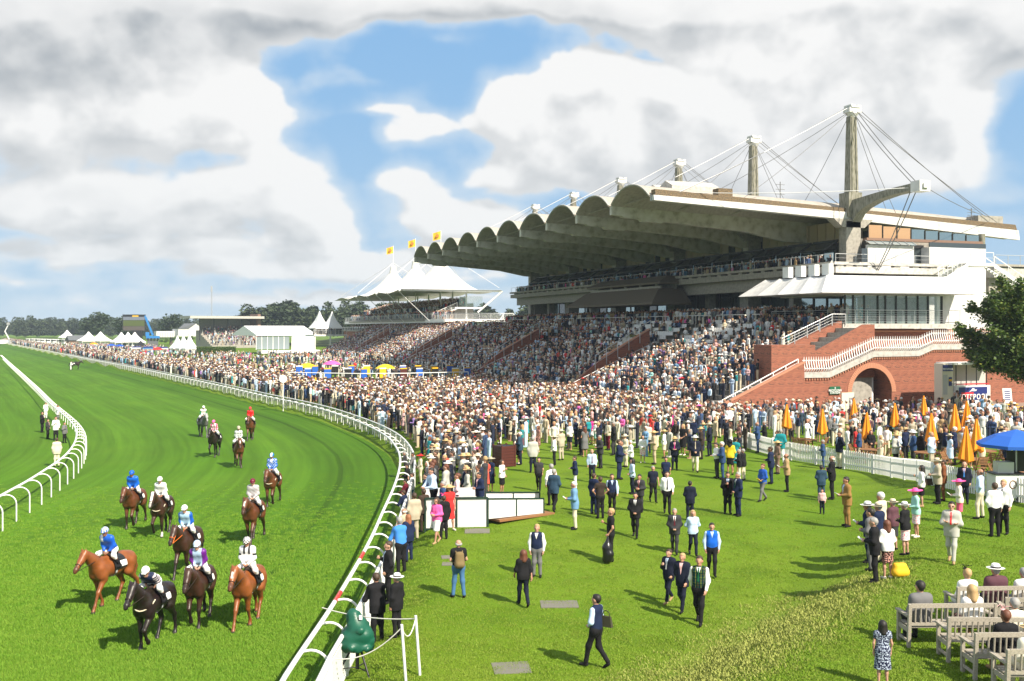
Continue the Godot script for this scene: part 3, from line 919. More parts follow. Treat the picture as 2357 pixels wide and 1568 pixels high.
func stand_gable(t: Node3D) -> void:
	# upper storey end: tan and glass panels under the roof
	for k in 8:
		var a:=65.6+k*1.68
		var top:=roof_y(a+0.8) - 1.12
		var o:=part(t,"gable_panel",boxm(p3(a+0.8,(top+16.42)/2,82.5),Vector3(1.6,top - 16.42,0.1)),M.tan_panel if k < 3 else M.glass_blue)
		part(o,"frame",boxm(p3(a - 0.02,(top+16.42)/2,82.42),Vector3(0.09,top - 16.42,0.1)),M.black_frame)
	part(t,"gable_sill",boxm(p3(72.2,16.28,82.4),Vector3(14.0,0.26,0.5)),M.rust_brown)
	var cl:=MB.new()
	cl.quad(p3(65.1,15.76,81.6),p3(70.6,15.76,81.6),p3(70.6,16.15,82.3),p3(65.1,16.15,82.3))
	part(t,"clerestory",cl.mesh(),M.glass_grey)
	for k in 7:
		part(t,"glazing_bar",barm(p3(65.1+k*0.91,15.78,81.55),p3(65.1+k*0.91,16.17,82.25),0.06,0.05),M.galvanised)
	part(t,"gable_wall",boxm(p3(67.85,14.4,82.1),Vector3(5.4,2.66,0.3)),M.white_render)
	part(t,"door",boxm(p3(64.9,14.2,82.05),Vector3(0.8,2.3,0.12)),M.glass_dim)
	var d:=part(t,"door",boxm(p3(71.2,14.3,82.4),Vector3(1.3,2.5,0.1)),M.glass_dim)
	part(d,"frame",boxm(p3(71.2,15.7,82.3),Vector3(1.5,0.3,0.2)),M.black_frame)
	part(t,"upper_block",boxm(p3(75.2,11.8,85.2),Vector3(6.9,7.6,8.0)),M.white_render)
	part(t,"upper_window",boxm(p3(75.2,15.85,81.25),Vector3(6.9,0.45,0.12)),M.glass_dim)
	part(t,"storey_core",boxm(p3(70.5,13.6,88.0),Vector3(8.0,5.6,8.0)),M.concrete)
	part(t,"balcony_beam",boxm(p3(66.75,13.15,80.15),Vector3(13.6,0.58,0.6)),M.concrete_pale)
	part(t,"balcony_coping",boxm(p3(66.65,13.74,80.1),Vector3(13.8,0.26,0.7)),M.concrete_pale)
	for k in 7:
		part(t,"spacer_block",boxm(p3(60.5+k*2.13,13.525,80.15),Vector3(0.7,0.17,0.5)),M.concrete_pale)
	part(t,"balcony_floor",boxm(p3(67.0,12.93,81.6),Vector3(13.0,0.2,2.6)),M.concrete)
	tube_rail(t,[p3(60.0,13.86,79.95),p3(73.4,13.86,79.95)],0.75,2.2,1,M.galvanised)
	# the far rear corner and its drum column
	part(t,"drum_column",tubem([p3(79.5,8.0,82.6),p3(79.5,17.2,82.6)],0.32,12),M.mast_stone)
	part(t,"rear_balcony",boxm(p3(84.5,13.3,83.0),Vector3(10.0,1.0,4.0)),M.concrete_pale)
	part(t,"rear_coping",boxm(p3(84.5,14.0,82.9),Vector3(10.2,0.22,4.2)),M.concrete)
	part(t,"rear_pier",boxm(p3(81.5,10.4,83.2),Vector3(3.6,4.8,2.6)),M.concrete)
	tube_rail(t,[p3(79.6,14.1,80.9),p3(89.0,14.1,80.9)],0.9,1.6,1,M.galvanised)
	# restaurant under the white canopy
	var r:=Node3D.new()
	r.name = "restaurant"
	t.add_child(r,true)
	part(r,"floor_slab",boxm(p3(64.0,7.96,81.6),Vector3(12.4,0.44,11.2)),M.concrete_pale)
	part(r,"ceiling",boxm(p3(63.6,10.72,81.4),Vector3(10.6,0.1,9.6)),M.interior_pale)
	part(r,"inner_wall",boxm(p3(66.0,9.45,86.6),Vector3(6.0,2.5,0.2)),M.interior_pale)
	part(r,"partition",boxm(p3(62.3,9.45,83.2),Vector3(0.16,2.5,6.6)),M.glass_blue)
	for e in 4:
		part(r,"partition_post",boxm(p3(62.2,9.45,80.0+e*2.1),Vector3(0.16,2.5,0.16)),M.black_frame)
	var edges:=[58.45,59.32,60.5,61.95,62.78,63.95,65.1,66.35,67.5,69.0]
	for k in edges.size() - 1:
		var a: float=edges[k]
		var b: float=edges[k+1]
		var o:=part(r,"window",boxm(p3((a+b)/2,9.45,76.62),Vector3(b - a - 0.1,2.5,0.04)),M.pane)
		part(o,"mullion",boxm(p3(a,9.45,76.6),Vector3(0.13,2.5,0.14)),M.black_frame)
	part(r,"corner_post",boxm(p3(69.05,9.45,76.6),Vector3(0.16,2.5,0.16)),M.black_frame)
	for q: Vector2 in [Vector2(64.6,78.0),Vector2(66.4,78.4),Vector2(68.0,78.2)]:
		var tb:=MB.new()
		tb.lathe([Vector2(0.62,8.2),Vector2(0.55,8.9),Vector2(0.56,8.93),Vector2(0.0,8.93)],p3(q.x,0,q.y),14)
		part(r,"cloth_table",tb.mesh(),M.white_canvas)
	for q: Vector2 in [Vector2(60.6,77.5),Vector2(61.3,77.5)]:
		var ch:=MB.new()
		ch.tube([p3(q.x - 0.2,8.2,q.y),p3(q.x - 0.2,8.65,q.y)],0.02,5)
		ch.tube([p3(q.x+0.2,8.2,q.y),p3(q.x+0.2,8.65,q.y)],0.02,5)
		ch.box(p3(q.x,8.66,q.y),Vector3(0.45,0.05,0.45))
		var ring:=[]
		for e in 17:
			ring.append(p3(q.x+0.24*cos(TAU*e/16),9.0+0.26*sin(TAU*e/16),q.y - 0.2))
		ch.tube(ring,0.03,5)
		part(r,"gilt_chair",ch.mesh(),M.cream)
	tube_rail(r,[p3(57.9,8.18,87.0),p3(57.9,8.18,76.1)],1.2,2.0,5,M.galvanised)
	tube_rail(r,[p3(57.9,8.18,76.1),p3(72.0,8.18,76.1)],1.2,1.25,5,M.galvanised)
	part(r,"white_wall",boxm(p3(73.6,9.3,77.4),Vector3(9.0,3.2,0.3)),M.white_render)
	# canopy skin, with the seams of its west side
	var c:=MB.new()
	var n:=4
	for k in n:
		var w0:=lerpf(74.0,87.0,float(k)/n)
		var w1:=lerpf(74.0,87.0,float(k+1)/n)
		var t0:=lerpf(76.5,86.0,float(k)/n)
		var t1:=lerpf(76.5,86.0,float(k+1)/n)
		for e in 4:
			var f:=func(u: float,vv: float) -> Vector3:
				var lo:=p3(54.13,10.8,lerpf(w0,w1,u))
				var hi:=p3(56.5,12.42,lerpf(t0,t1,u))
				return lo.lerp(hi,vv)+Vector3(0.16,-0.1,0)*(4.0*u*(1.0 - u))*0.8
			for g in 3:
				c.quad(f.call(e/4.0,g/3.0),f.call(e/4.0,(g+1)/3.0),f.call((e+1)/4.0,(g+1)/3.0),f.call((e+1)/4.0,g/3.0))
	c.quad(p3(54.13,10.8,74.0),p3(71.17,10.86,74.0),p3(69.83,12.46,76.5),p3(56.5,12.42,76.5))
	c.quad(p3(71.17,10.86,74.0),p3(71.17,10.86,87.0),p3(69.83,12.46,86.0),p3(69.83,12.46,76.5))
	c.quad(p3(54.13,10.8,87.0),p3(56.5,12.42,86.0),p3(69.83,12.46,86.0),p3(71.17,10.86,87.0))
	c.quad(p3(56.5,12.42,76.5),p3(69.83,12.46,76.5),p3(69.83,12.46,86.0),p3(56.5,12.42,86.0))
	c.quad(p3(54.13,10.78,74.0),p3(54.13,10.78,87.0),p3(71.17,10.84,87.0),p3(71.17,10.84,74.0))
	part(r,"canopy",c.mesh(),M.white_canvas)
	for e in 4:
		part(r,"vent_box",boxm(p3(57.1,12.95,77.2+e*2.0),Vector3(0.5,1.05,0.95)),M.white_paint)
	part(r,"roof_post",barm(p3(57.0,12.4,76.5),p3(57.0,13.7,76.5),0.06,0.06),M.white_paint)
	# outside stair in two flights, white steel
	var s:=thing("fire_stair","white steel outside stair against the white end wall","stair")
	var flights:=[[Vector2(70.5,12.5),Vector2(73.2,13.9)],[Vector2(76.0,13.6),Vector2(84.5,9.2)]]
	for f: Array in flights:
		var a: Vector2=f[0]
		var b: Vector2=f[1]
		for w: float in [77.4,78.6]:
			part(s,"stringer",barm(p3(a.x,a.y,w),p3(b.x,b.y,w),0.06,0.26),M.white_paint)
			var h:=part(s,"handrail",barm(p3(a.x,a.y+0.95,w),p3(b.x,b.y+0.95,w),0.05,0.06),M.white_paint)
			for e in 6:
				var q:=a.lerp(b,e/5.0)
				part(h,"post",barm(p3(q.x,q.y,w),p3(q.x,q.y+0.95,w),0.04,0.04),M.white_paint)
		var n2:=int(absf(b.y - a.y)/0.19)
		for e in n2:
			var q:=a.lerp(b,(e+0.5)/n2)
			part(s,"tread",boxm(p3(q.x,q.y+0.02,78.0),Vector3(0.3,0.05,1.14)),M.galvanised)
	part(s,"landing",boxm(p3(74.6,13.75,78.3),Vector3(2.9,0.3,1.8)),M.white_paint)
	tube_rail(s,[p3(73.2,13.9,77.5),p3(76.0,13.9,77.5)],1.0,1.4,1,M.white_paint)

# ---------------------------------------------------------------- the stepped terrace in front of the stand
func step_y(x: float) -> float:   # height of the terrace at x
	if x < 42.5:
		return 0.6
	if x > 57.8:
		return 8.18
	return 0.6+floorf((x - 42.5)/0.85+1.0)*0.4

func make_terrace() -> void:
	var secs:=[[73.2,98.5],[100.6,131.5],[133.3,173.0],[176.3,222.0],[225.0,262.0]]
	var t:=thing("terrace","stepped concrete terrace filled with standing racegoers below the stand","terrace")
	for i in secs.size():
		var poly:=PackedVector2Array([Vector2(42.5,0.0)])
		for k in 18:
			poly.append(Vector2(42.5+0.85*k,0.6+0.4*k))
			poly.append(Vector2(42.5+0.85*k,1.0+0.4*k))
		poly.append(Vector2(58.6,7.8))
		poly.append(Vector2(58.6,0.0))
		var b: float=secs[i][1]
		part(t,"steps",prismm(poly,func(e: Vector2,d: float) -> Vector3: return p3(e.x,e.y,d),secs[i][0],b),M.concrete)
	for w: float in [99.5,132.4,174.6,223.5]:
		# sunk stair between two brick side walls
		part(t,"stair_floor",prismm(PackedVector2Array([Vector2(42.5,0.0),Vector2(58.0,7.0),Vector2(58.0,0.0)]),func(e: Vector2,d: float) -> Vector3: return p3(e.x,e.y,d),w - 0.9,w+0.9),M.concrete)
		var o:=thing("brick_side_wall",{99.5: "sloping brick side wall of the nearest terrace stair",132.4: "sloping brick side wall of the second terrace stair",174.6: "long sloping brick wall with white rails at the end of the terrace",223.5: "farthest sloping side wall with white rails among the crowd"}[w],"wall",Vector3.ZERO,0.0,"brick side walls of the terrace stairs")
		part(o,"wall",prismm(PackedVector2Array([Vector2(42.4,0.2),Vector2(42.4,1.9),Vector2(46.0,4.6),Vector2(51.5,7.6),Vector2(51.5,0.2)]),func(e: Vector2,d: float) -> Vector3: return p3(e.x,e.y,d),w+0.85,w+1.2),M.brick)
		part(o,"coping",barm(p3(46.0,4.66,w+1.02),p3(51.5,7.66,w+1.02),0.5,0.12),M.brick_ring)
		part(o,"planter",boxm(p3(51.0,6.3,w+3.2),Vector3(1.2,0.9,4.2)),M.concrete_pale)
		var white: bool=w > 150.0
		tube_rail(o,[p3(45.0,3.2,w+0.6),p3(51.5,6.9,w+0.6)],1.7,1.6,2 if white else 1,M.white_paint if white else M.galvanised,0.04)
		tube_rail(o,[p3(42.0,0.9,w - 0.7),p3(51.5,5.1,w - 0.7)],1.3,1.6,1,M.white_paint if white else M.galvanised,0.035)
		var pl:=MB.new()
		for k in 260:
			var c:=p3(rng.randf_range(50.6,51.5),rng.randf_range(6.7,7.05),w+3.2+rng.randf_range(-2.0,2.0))
			leaf(pl,c,0.16)
		part(o,"plants",pl.mesh(),M.leaf_mid if w != 99.5 else M.leaf_gold)
	# white tip-up seats on the upper steps
	var s:=thing("seating","rows of white plastic seats on the upper terrace steps","seating")
	var sm:=MB.new()
	sm.box(Vector3(0,0.40,0),Vector3(0.42,0.05,0.44))
	sm.box(Vector3(0.21,0.62,0),Vector3(0.05,0.40,0.44))
	var seat:=sm.mesh()
	var n:=0
	var rest:=SurfaceTool.new()
	rest.begin(Mesh.PRIMITIVE_TRIANGLES)
	for row in 7:
		var x:=51.9+0.85*row
		var w:=87.8
		while w < 134.0:
			var gap:=fposmod(w - 88.0,12.0) > 10.9
			if not gap and not (absf(w - 99.5) < 1.7 or absf(w - 132.4) < 1.7):
				var tr:=Transform3D(Basis.IDENTITY,p3(x,step_y(x),w))
				if n < 300 and w < 112.0:
					part(s,"seat",seat,M.white_paint,tr)
					n += 1
				else:
					rest.append_from(seat,0,tr)
			w += 0.5
	part(s,"seat",rest.commit(),M.white_paint).set_meta("kind","stuff")
	# white crush barriers between rear floor and seats
	for k in 8:
		var a:=88.5+k*9.4
		var o:=thing("crush_barrier",["white tubular barrier beside the white canopy, behind the seats","second white tubular barrier behind the white seats","third white tubular barrier behind the white seats, counted from the white canopy","fourth white tubular barrier behind the white seats, counted from the white canopy","white tubular barrier below the middle of the brown canopy","sixth white barrier from the white canopy, above the crowd","seventh white barrier from the white canopy, above the crowd","farthest white barrier at the top of the long terrace"][k],"barrier",Vector3.ZERO,0.0,"white barriers along the top of the terrace")
		part(o,"frame",tubem([p3(57.6,7.8,a),p3(57.6,8.95,a),p3(57.6,9.15,a+0.2),p3(57.6,9.15,a+8.3),p3(57.6,8.95,a+8.5),p3(57.6,7.8,a+8.5)],0.045,6),M.white_paint)
		for e in 4:
			part(o,"post",barm(p3(57.6,7.8,a+1.7*(e+1)),p3(57.6,9.15,a+1.7*(e+1)),0.05,0.05),M.white_paint)
	# barriers standing on the steps
	for q: Array in [[46.0,79.0,"white goalpost-shaped barrier on the steps nearest the brick stair"],[46.5,92.0,"white goalpost-shaped barrier in the middle of the nearest steps"],[47.0,106.0,"white goalpost-shaped barrier on the steps beyond the first stair"],[49.0,77.5,"upper white barrier on the steps beside the brick stair"]]:
		var o:=thing("crush_barrier",q[2],"barrier",Vector3.ZERO,0.0,"white barriers on the steps")
		var y:=step_y(q[0])
		part(o,"frame",tubem([p3(q[0],y,q[1]),p3(q[0],y+1.7,q[1]),p3(q[0],y+1.95,q[1]+0.25),p3(float(q[0])+0.4,y+1.95,q[1]+1.6)],0.05,6),M.white_paint)

func leaf(m: MB,c: Vector3,s: float) -> void:
	var a:=Vector3(rng.randf_range(-1,1),rng.randf_range(-0.6,0.6),rng.randf_range(-1,1)).normalized()
	var b:=a.cross(Vector3(rng.randf_range(-1,1),1.2,rng.randf_range(-1,1))).normalized()
	m.tri(c - a*s*0.5,c+b*s*0.45,c+a*s*0.5)
	m.tri(c - a*s*0.5,c+a*s*0.5,c - b*s*0.35)

# ---------------------------------------------------------------- brick end wall with arch, stair and balustrade
func make_arch_wall() -> void:
	var t:=thing("brick_end_wall","red brick wall with a round arch and a white balustraded stair","wall")
	var up:=func(q: Vector2,d: float) -> Vector3: return p3(q.x,q.y,d)
	var band:=[Vector2(50.79,3.73),Vector2(53.36,3.73),Vector2(57.77,5.38),Vector2(62.4,5.4),Vector2(63.91,5.94),Vector2(78.0,5.94)]
	# wall face in strips round the arch opening
	var mid:=57.65
	var rad:=2.03
	var spring:=2.42
	var xs:=PackedFloat32Array()
	for b: Vector2 in band:
		xs.append(b.x)
	for k in 25:
		xs.append(mid - rad*cos(PI*k/24.0))
	for k in range(1,12):
		xs.append(63.91+k*1.2)
	var list:=Array(xs)
	list.sort()
	var topy:=func(x: float) -> float:
		for i in band.size() - 1:
			if x <= band[i+1].x:
				return lerpf(band[i].y,band[i+1].y,clampf((x - band[i].x)/(band[i+1].x - band[i].x),0,1))
		return band[-1].y
	var arc:=func(x: float) -> float:
		var d:=absf(x - mid)
		return spring+sqrt(maxf(rad*rad - d*d,0.0)) if d < rad+1e-4 else -1.0
	var m:=MB.new()
	for i in list.size() - 1:
		var a: float=list[i]
		var b: float=list[i+1]
		if b - a < 0.001:
			continue
		var c:=(a+b)/2
		var open:=absf(c - mid) < rad
		var ya: float=arc.call(a) if open else 0.2
		var yb: float=arc.call(b) if open else 0.2
		m.quad(p3(a,ya,72.0),p3(a,topy.call(a),72.0),p3(b,topy.call(b),72.0),p3(b,yb,72.0))
		if open:
			m.quad(p3(a,ya,72.0),p3(b,yb,72.0),p3(b,yb,89.0),p3(a,ya,89.0))
	for s: float in [-1.0,1.0]:
		m.quad(p3(mid+s*rad,0.2,72.0),p3(mid+s*rad,spring,72.0),p3(mid+s*rad,spring,89.0),p3(mid+s*rad,0.2,89.0))
	part(t,"wall",m.mesh(),M.brick)
	# sloping flank of the terrace stair
	part(t,"stair_flank",prismm(PackedVector2Array([Vector2(42.3,0.2),Vector2(42.3,1.25),Vector2(50.79,4.95),Vector2(50.79,0.2)]),up,71.7,72.05),M.brick)
	part(t,"flank_coping",barm(p3(42.2,1.28,71.88),p3(50.85,5.02,71.88),0.44,0.1),M.brick_ring)
	part(t,"pier",boxm(p3(50.3,4.6,73.8),Vector3(4.2,3.6,2.6)),M.brick)
	part(t,"upper_wall",boxm(p3(66.0,4.2,77.3),Vector3(18.0,7.0,0.6)),M.brick)
	part(t,"upper_flank",prismm(PackedVector2Array([Vector2(48.4,4.0),Vector2(52.4,6.4),Vector2(57.6,8.4),Vector2(57.6,4.0)]),up,75.9,76.4),M.brick)
	part(t,"end_flank",prismm(PackedVector2Array([Vector2(50.7,3.6),Vector2(50.7,4.9),Vector2(57.6,8.1),Vector2(58.7,8.1),Vector2(58.7,3.6)]),up,72.95,73.18),M.brick)
	part(t,"dentil_course",boxm(p3(66.0,7.5,76.95),Vector3(18.0,0.16,0.14)),M.brick_ring)
	# ring of bricks on edge
	var ring:=Node3D.new()
	ring.name = "arch_ring"
	t.add_child(ring,true)
	for k in 44:
		var a0:=PI*(k+0.06)/44.0
		var a1:=PI*(k+0.94)/44.0
		var q:=PackedVector2Array([Vector2(mid - cos(a0)*rad,spring+sin(a0)*rad),Vector2(mid - cos(a1)*rad,spring+sin(a1)*rad),Vector2(mid - cos(a1)*(rad+0.43),spring+sin(a1)*(rad+0.43)),Vector2(mid - cos(a0)*(rad+0.43),spring+sin(a0)*(rad+0.43))])
		part(ring,"brick",prismm(q,up,71.96,72.1),M.brick_ring)
	# gateway
	part(t,"passage_back",boxm(p3(57.65,2.5,89.0),Vector3(5.0,5.0,0.2)),M.brick)
	var g:=PackedVector2Array([Vector2(56.45,0.95),Vector2(58.85,0.95),Vector2(58.85,4.2)])
	for k in 9:
		var a:=PI/2*k/8.0
		g.append(Vector2(57.75 - sin(a)*1.3,2.95+cos(a)*1.35))
	var gate:=part(t,"gate",prismm(g,up,73.3,73.4),M.white_render)
	for y: float in [2.1,2.85]:
		part(gate,"strap_hinge",boxm(p3(56.95,y,73.27),Vector3(1.0,0.08,0.04)),M.black_frame)
	for s: Array in [[Vector2(56.6,1.1),Vector2(58.6,2.4)],[Vector2(58.6,1.1),Vector2(56.6,2.4)],[Vector2(56.7,4.0),Vector2(58.6,2.9)]]:
		part(gate,"brace",barm(p3(s[0].x,s[0].y,73.27),p3(s[1].x,s[1].y,73.27),0.03,0.05),M.interior_pale)
	# concrete string course and stair floor
	for i in band.size() - 1:
		var a: Vector2=band[i]
		var b: Vector2=band[i+1]
		var q:=PackedVector2Array([a,b,b+Vector2(0,0.46),a+Vector2(0,0.46)])
		part(t,"string_course",prismm(q,up,71.82,72.3),M.concrete_pale)
		part(t,"stair_floor",prismm(PackedVector2Array([a+Vector2(0,0.1),b+Vector2(0,0.1),b+Vector2(0,0.4),a+Vector2(0,0.4)]),up,72.32,77.0),M.concrete)
		var nd:=int((b.x - a.x)/0.24)
		var dm:=MB.new()
		for k in nd:
			var c:=a.lerp(b,(k+0.5)/nd)
			dm.box(p3(c.x,c.y - 0.12,71.94),Vector3(0.11,0.12,0.12))
		part(t,"dentil_course",dm.mesh(),M.brick_ring)
	# balustrade of bellied pickets
	var bal:=thing("balustrade","white wooden balustrade of pointed bellied pickets climbing the stair","balustrade")
	var pk:=MB.new()
	var prof:=[Vector2(0.05,0.0),Vector2(-0.10,0.12),Vector2(-0.16,0.28),Vector2(-0.08,0.55),Vector2(0.0,0.85),Vector2(-0.03,1.25)]
	for i in prof.size() - 1:
		var a: Vector2=prof[i]
		var b: Vector2=prof[i+1]
		var tip:=i == prof.size() - 2
		var ha:=0.034 if not tip else 0.05
		var hb:=0.034 if not tip else 0.012
		pk.hexa([Vector3(-ha,a.y,-a.x+0.02),Vector3(ha,a.y,-a.x+0.02),Vector3(ha,a.y,-a.x - 0.02),Vector3(-ha,a.y,-a.x - 0.02),Vector3(-hb,b.y,-b.x+0.02),Vector3(hb,b.y,-b.x+0.02),Vector3(hb,b.y,-b.x - 0.02),Vector3(-hb,b.y,-b.x - 0.02)])
	var picket:=pk.mesh()
	for i in band.size() - 1:
		var a: Vector2=band[i]+Vector2(0,0.47)
		var b: Vector2=band[i+1]+Vector2(0,0.47)
		var far:=minf(b.x,72.0)
		var np:=int((far - a.x)/0.225)
		for k in np:
			var c:=a.lerp(b,(k+0.5)/(b.x - a.x)*(far - a.x)/np)
			part(bal,"picket",picket,M.white_paint,Transform3D(Basis.IDENTITY,p3(c.x,c.y,71.95)))
		for y: float in [0.28,0.95]:
			part(bal,"rail",barm(p3(a.x,a.y+y,71.95 - (0.10 if y < 0.5 else -0.05)),p3(b.x,b.y+y,71.95 - (0.10 if y < 0.5 else -0.05)),0.05,0.07),M.white_paint)
	# steel handrails of the terrace stair
	var h:=thing("stair_handrail","white sloping handrail on the brick flank of the terrace stair","handrail")
	tube_rail(h,[p3(43.5,0.9,72.3),p3(50.6,4.1,72.3)],1.15,1.3,3,M.white_paint,0.045)
	var h2:=thing("stair_handrail","steel sloping handrail of the upper flight below the restaurant","handrail")
	tube_rail(h2,[p3(51.5,5.9,75.9),p3(56.6,8.0,75.9),p3(58.0,8.0,75.9)],1.0,1.3,3,M.galvanised,0.04)
	# the green notice
	var sg:=thing("notice","small green notice reading RECYCLING STATION on the brick wall","sign",p3(53.9,2.66,71.9))
	part(sg,"board",boxm(Vector3.ZERO,Vector3(1.05,0.64,0.04)),M.sign_green)
	lettering(sg,"RECYCLING",0.17,Vector3(0,0.0,0.03),M.white_paint)
	lettering(sg,"STATION",0.17,Vector3(0,-0.19,0.03),M.white_paint)
	lettering(sg,"8",0.14,Vector3(0,0.19,0.03),M.white_paint)
	var door:=thing("notice_stand","pale free-standing notice board beside the arch","notice board",p3(54.6,0.95,71.2))
	part(door,"panel",boxm(Vector3(0,0.8,0),Vector3(1.2,1.5,0.12)),M.cream)
	part(door,"poster",boxm(Vector3(0.3,0.85,0.07),Vector3(0.42,0.6,0.02)),M.steel_grey)

func lettering(t: Node,text: String,size: float,at: Vector3,m: Material,bold:=true) -> MeshInstance3D:
	var tm:=TextMesh.new()
	var f:=SystemFont.new()
	f.font_names=PackedStringArray(["Droid Sans"])
	f.font_weight=700 if bold else 400
	tm.font=f
	tm.text=text
	tm.font_size=64
	tm.pixel_size=size/46.0
	tm.depth=0.012
	return part(t,"lettering",tm,m,Transform3D(Basis.IDENTITY,at))

# ---------------------------------------------------------------- turf blades near the viewer
func make_grass() -> void:
	var specs:=[["course_grass","long lush green grass blades standing on the racecourse",46000,0.065,true],["lawn_grass","short mown blades of the spectators' lawn and bank",30000,0.035,false]]
	for s: Array in specs:
		var blades:=MB.new()
		var r:=RandomNumberGenerator.new()
		r.seed=500
		for k in 16:
			var a:=r.randf()*TAU
			var b:=Vector3(r.randf_range(-0.10,0.10),-0.005,r.randf_range(-0.10,0.10))
			var side:=Vector3(cos(a),0,sin(a))*0.011
			var h: float=float(s[3])*r.randf_range(0.6,1.3)
			var lean:=Vector3(cos(a*3.0+1.0),0,sin(a*3.0+1.0))*h*r.randf_range(0.2,0.9)
			blades.tri(b - side,b+Vector3(0,h,0)+lean,b+side)
		var mm:=MultiMesh.new()
		mm.transform_format=MultiMesh.TRANSFORM_3D
		mm.use_colors=true
		mm.mesh=blades.mesh()
		var spots:=[]
		var tries:=0
		while spots.size() < int(s[2]) and tries < 400000:
			tries += 1
			# denser close by: area shrinks with the square of the distance
			var zc:=17.5/(1.0 - 0.72*r.randf())
			var xc:=r.randf_range(-0.53,0.53)*zc
			var x:=xc*0.94182+zc*0.33612
			var w:=-xc*0.33612+zc*0.94182
			var sd:=along(RAIL,x,w).x
			if r.randf() < smoothstep(27.0,60.0,zc):
				continue
			if (sd > 0.25) != bool(s[4]) or absf(sd) < 0.25:
				continue
			spots.append(Vector2(x,w))
		mm.instance_count=spots.size()
		for i in spots.size():
			var q: Vector2=spots[i]
			var y:=TRACK if s[4] else ground_y(q.x,q.y)
			var sc:=r.randf_range(0.75,1.3)
			var rough: bool=not s[4] and absf(along(BANK,q.x,q.y).x - 0.2) < 2.4*r.randf() and q.x*0.33612+q.y*0.94182 < 30.0
			if rough:
				sc *= 1.7   # unmown,drier grass on the bank
			mm.set_instance_transform(i,Transform3D(Basis(Vector3.UP,r.randf()*TAU).scaled(Vector3(sc,sc*r.randf_range(0.7,1.2),sc)),p3(q.x,y,q.y)))
			var c:=Color(0.10,0.235,0.013).lerp(Color(0.19,0.31,0.035),r.randf()) if s[4] else Color(0.13,0.24,0.010).lerp(Color(0.22,0.28,0.045),r.randf())
			mm.set_instance_color(i,c if not rough else Color(0.27,0.30,0.075))
		var o:=MultiMeshInstance3D.new()
		o.name=s[0]
		o.multimesh=mm
		var g:=StandardMaterial3D.new()
		g.resource_name = "blade"
		g.vertex_color_use_as_albedo=true
		g.roughness=0.7
		g.metallic_specular=0.3
		g.backlight_enabled=true
		g.backlight=Color(0.30,0.36,0.06)
		o.material_override=g
		add_child(o)
		tag(o,s[1],"grass")
		o.set_meta("kind","stuff")

# ---------------------------------------------------------------- trees
func crown_mesh(seed_: int,rx: float,ry: float,leaves: int,size: float,lumps:=9) -> ArrayMesh:
	var keep:=rng.state
	rng.seed=seed_
	var m:=MB.new()
	var cs:=[]
	for k in lumps:
		var a:=rng.randf()*TAU
		var u:=rng.randf_range(-0.55,0.75)
		var rad:=sqrt(1.0 - u*u)*rng.randf_range(0.25,0.62)
		cs.append([Vector3(cos(a)*rad*rx,u*ry*0.62,sin(a)*rad*rx),rng.randf_range(0.34,0.52)])
	for k in leaves:
		var c: Array=cs[k % lumps]
		var d:=Vector3(rng.randfn(),rng.randfn(),rng.randfn()).normalized()*pow(rng.randf(),0.28)
		leaf(m,c[0]+Vector3(d.x*rx*float(c[1]),d.y*ry*float(c[1])*0.85,d.z*rx*float(c[1])),size*rng.randf_range(0.6,1.3))
	rng.state=keep
	return m.mesh()

func far_tree(called: String,label: String,at: Vector3,high: float,wide: float,seed_: int,m: Material,group:="") -> Node3D:
	var t:=thing(called,label,"tree",at,0.0,group)
	part(t,"trunk",tubem([Vector3(0,0,0),Vector3(0.1,high*0.3,0),Vector3(0,high*0.6,0.1)],wide*0.06,6,wide*0.02),M.bark)
	part(t,"crown",crown_mesh(seed_,wide*0.5,high*0.46,1500,wide*0.085),m,Transform3D(Basis.IDENTITY,Vector3(0,high*0.54,0)))
	return t

func near_tree() -> void:
	# the broad tree whose boughs reach in front of the wall
	var base:=p3(61.7,1.1,59.2)
	var t:=thing("broad_tree","broad green tree with drooping layered boughs in front of the brick wall","tree",base)
	var r:=RandomNumberGenerator.new()
	r.seed=91
	part(t,"trunk",tubem([Vector3.ZERO,Vector3(0.1,1.2,0),Vector3(-0.05,3.2,0.1),Vector3(0.1,6.6,0)],0.30,10,0.1),M.bark)
	var deep:=MB.new()
	var mid:=MB.new()
	var gold:=MB.new()
	var k:=0
	while k < 46:
		var a:=r.randf()*TAU
		var y:=r.randf_range(3.6,10.0)
		var reach:=(6.6 - absf(y - 5.8)*0.8)*r.randf_range(0.72,1.06)
		var droop:=r.randf_range(-0.3,0.5)
		var b:=Vector3(cos(a)*0.2,y*0.55+0.6,sin(a)*0.2)
		var tip:=Vector3(cos(a)*reach,y+droop,sin(a)*reach)
		var bend:=b.lerp(tip,0.5)+Vector3(0,0.5,0)
		var pts:=[]
		for i in 6:
			var f:=i/5.0
			pts.append(b.lerp(bend,f).lerp(bend.lerp(tip,f),f))
		part(t,"bough",tubem(pts,0.07,5,0.012),M.bark)
		for i in 900:
			var f:=pow(r.randf(),0.6)
			var c:=b.lerp(bend,f).lerp(bend.lerp(tip,f),f)
			var spread:=0.25+0.75*sin(PI*clampf(f,0.15,1.0))
			c += Vector3(r.randfn()*0.55*spread,r.randfn()*0.20 - 0.06,r.randfn()*0.55*spread)
			var pick:=r.randf()
			var which:=gold if pick < 0.10 else (mid if pick < 0.55 else deep)
			rng.seed=k*1000+i
			leaf(which,c,r.randf_range(0.16,0.30))
		k += 1
	rng.seed=1234
	part(t,"crown",deep.mesh(),M.leaf_deep)
	part(t,"crown",mid.mesh(),M.leaf_mid)
	part(t,"crown",gold.mesh(),M.leaf_gold)

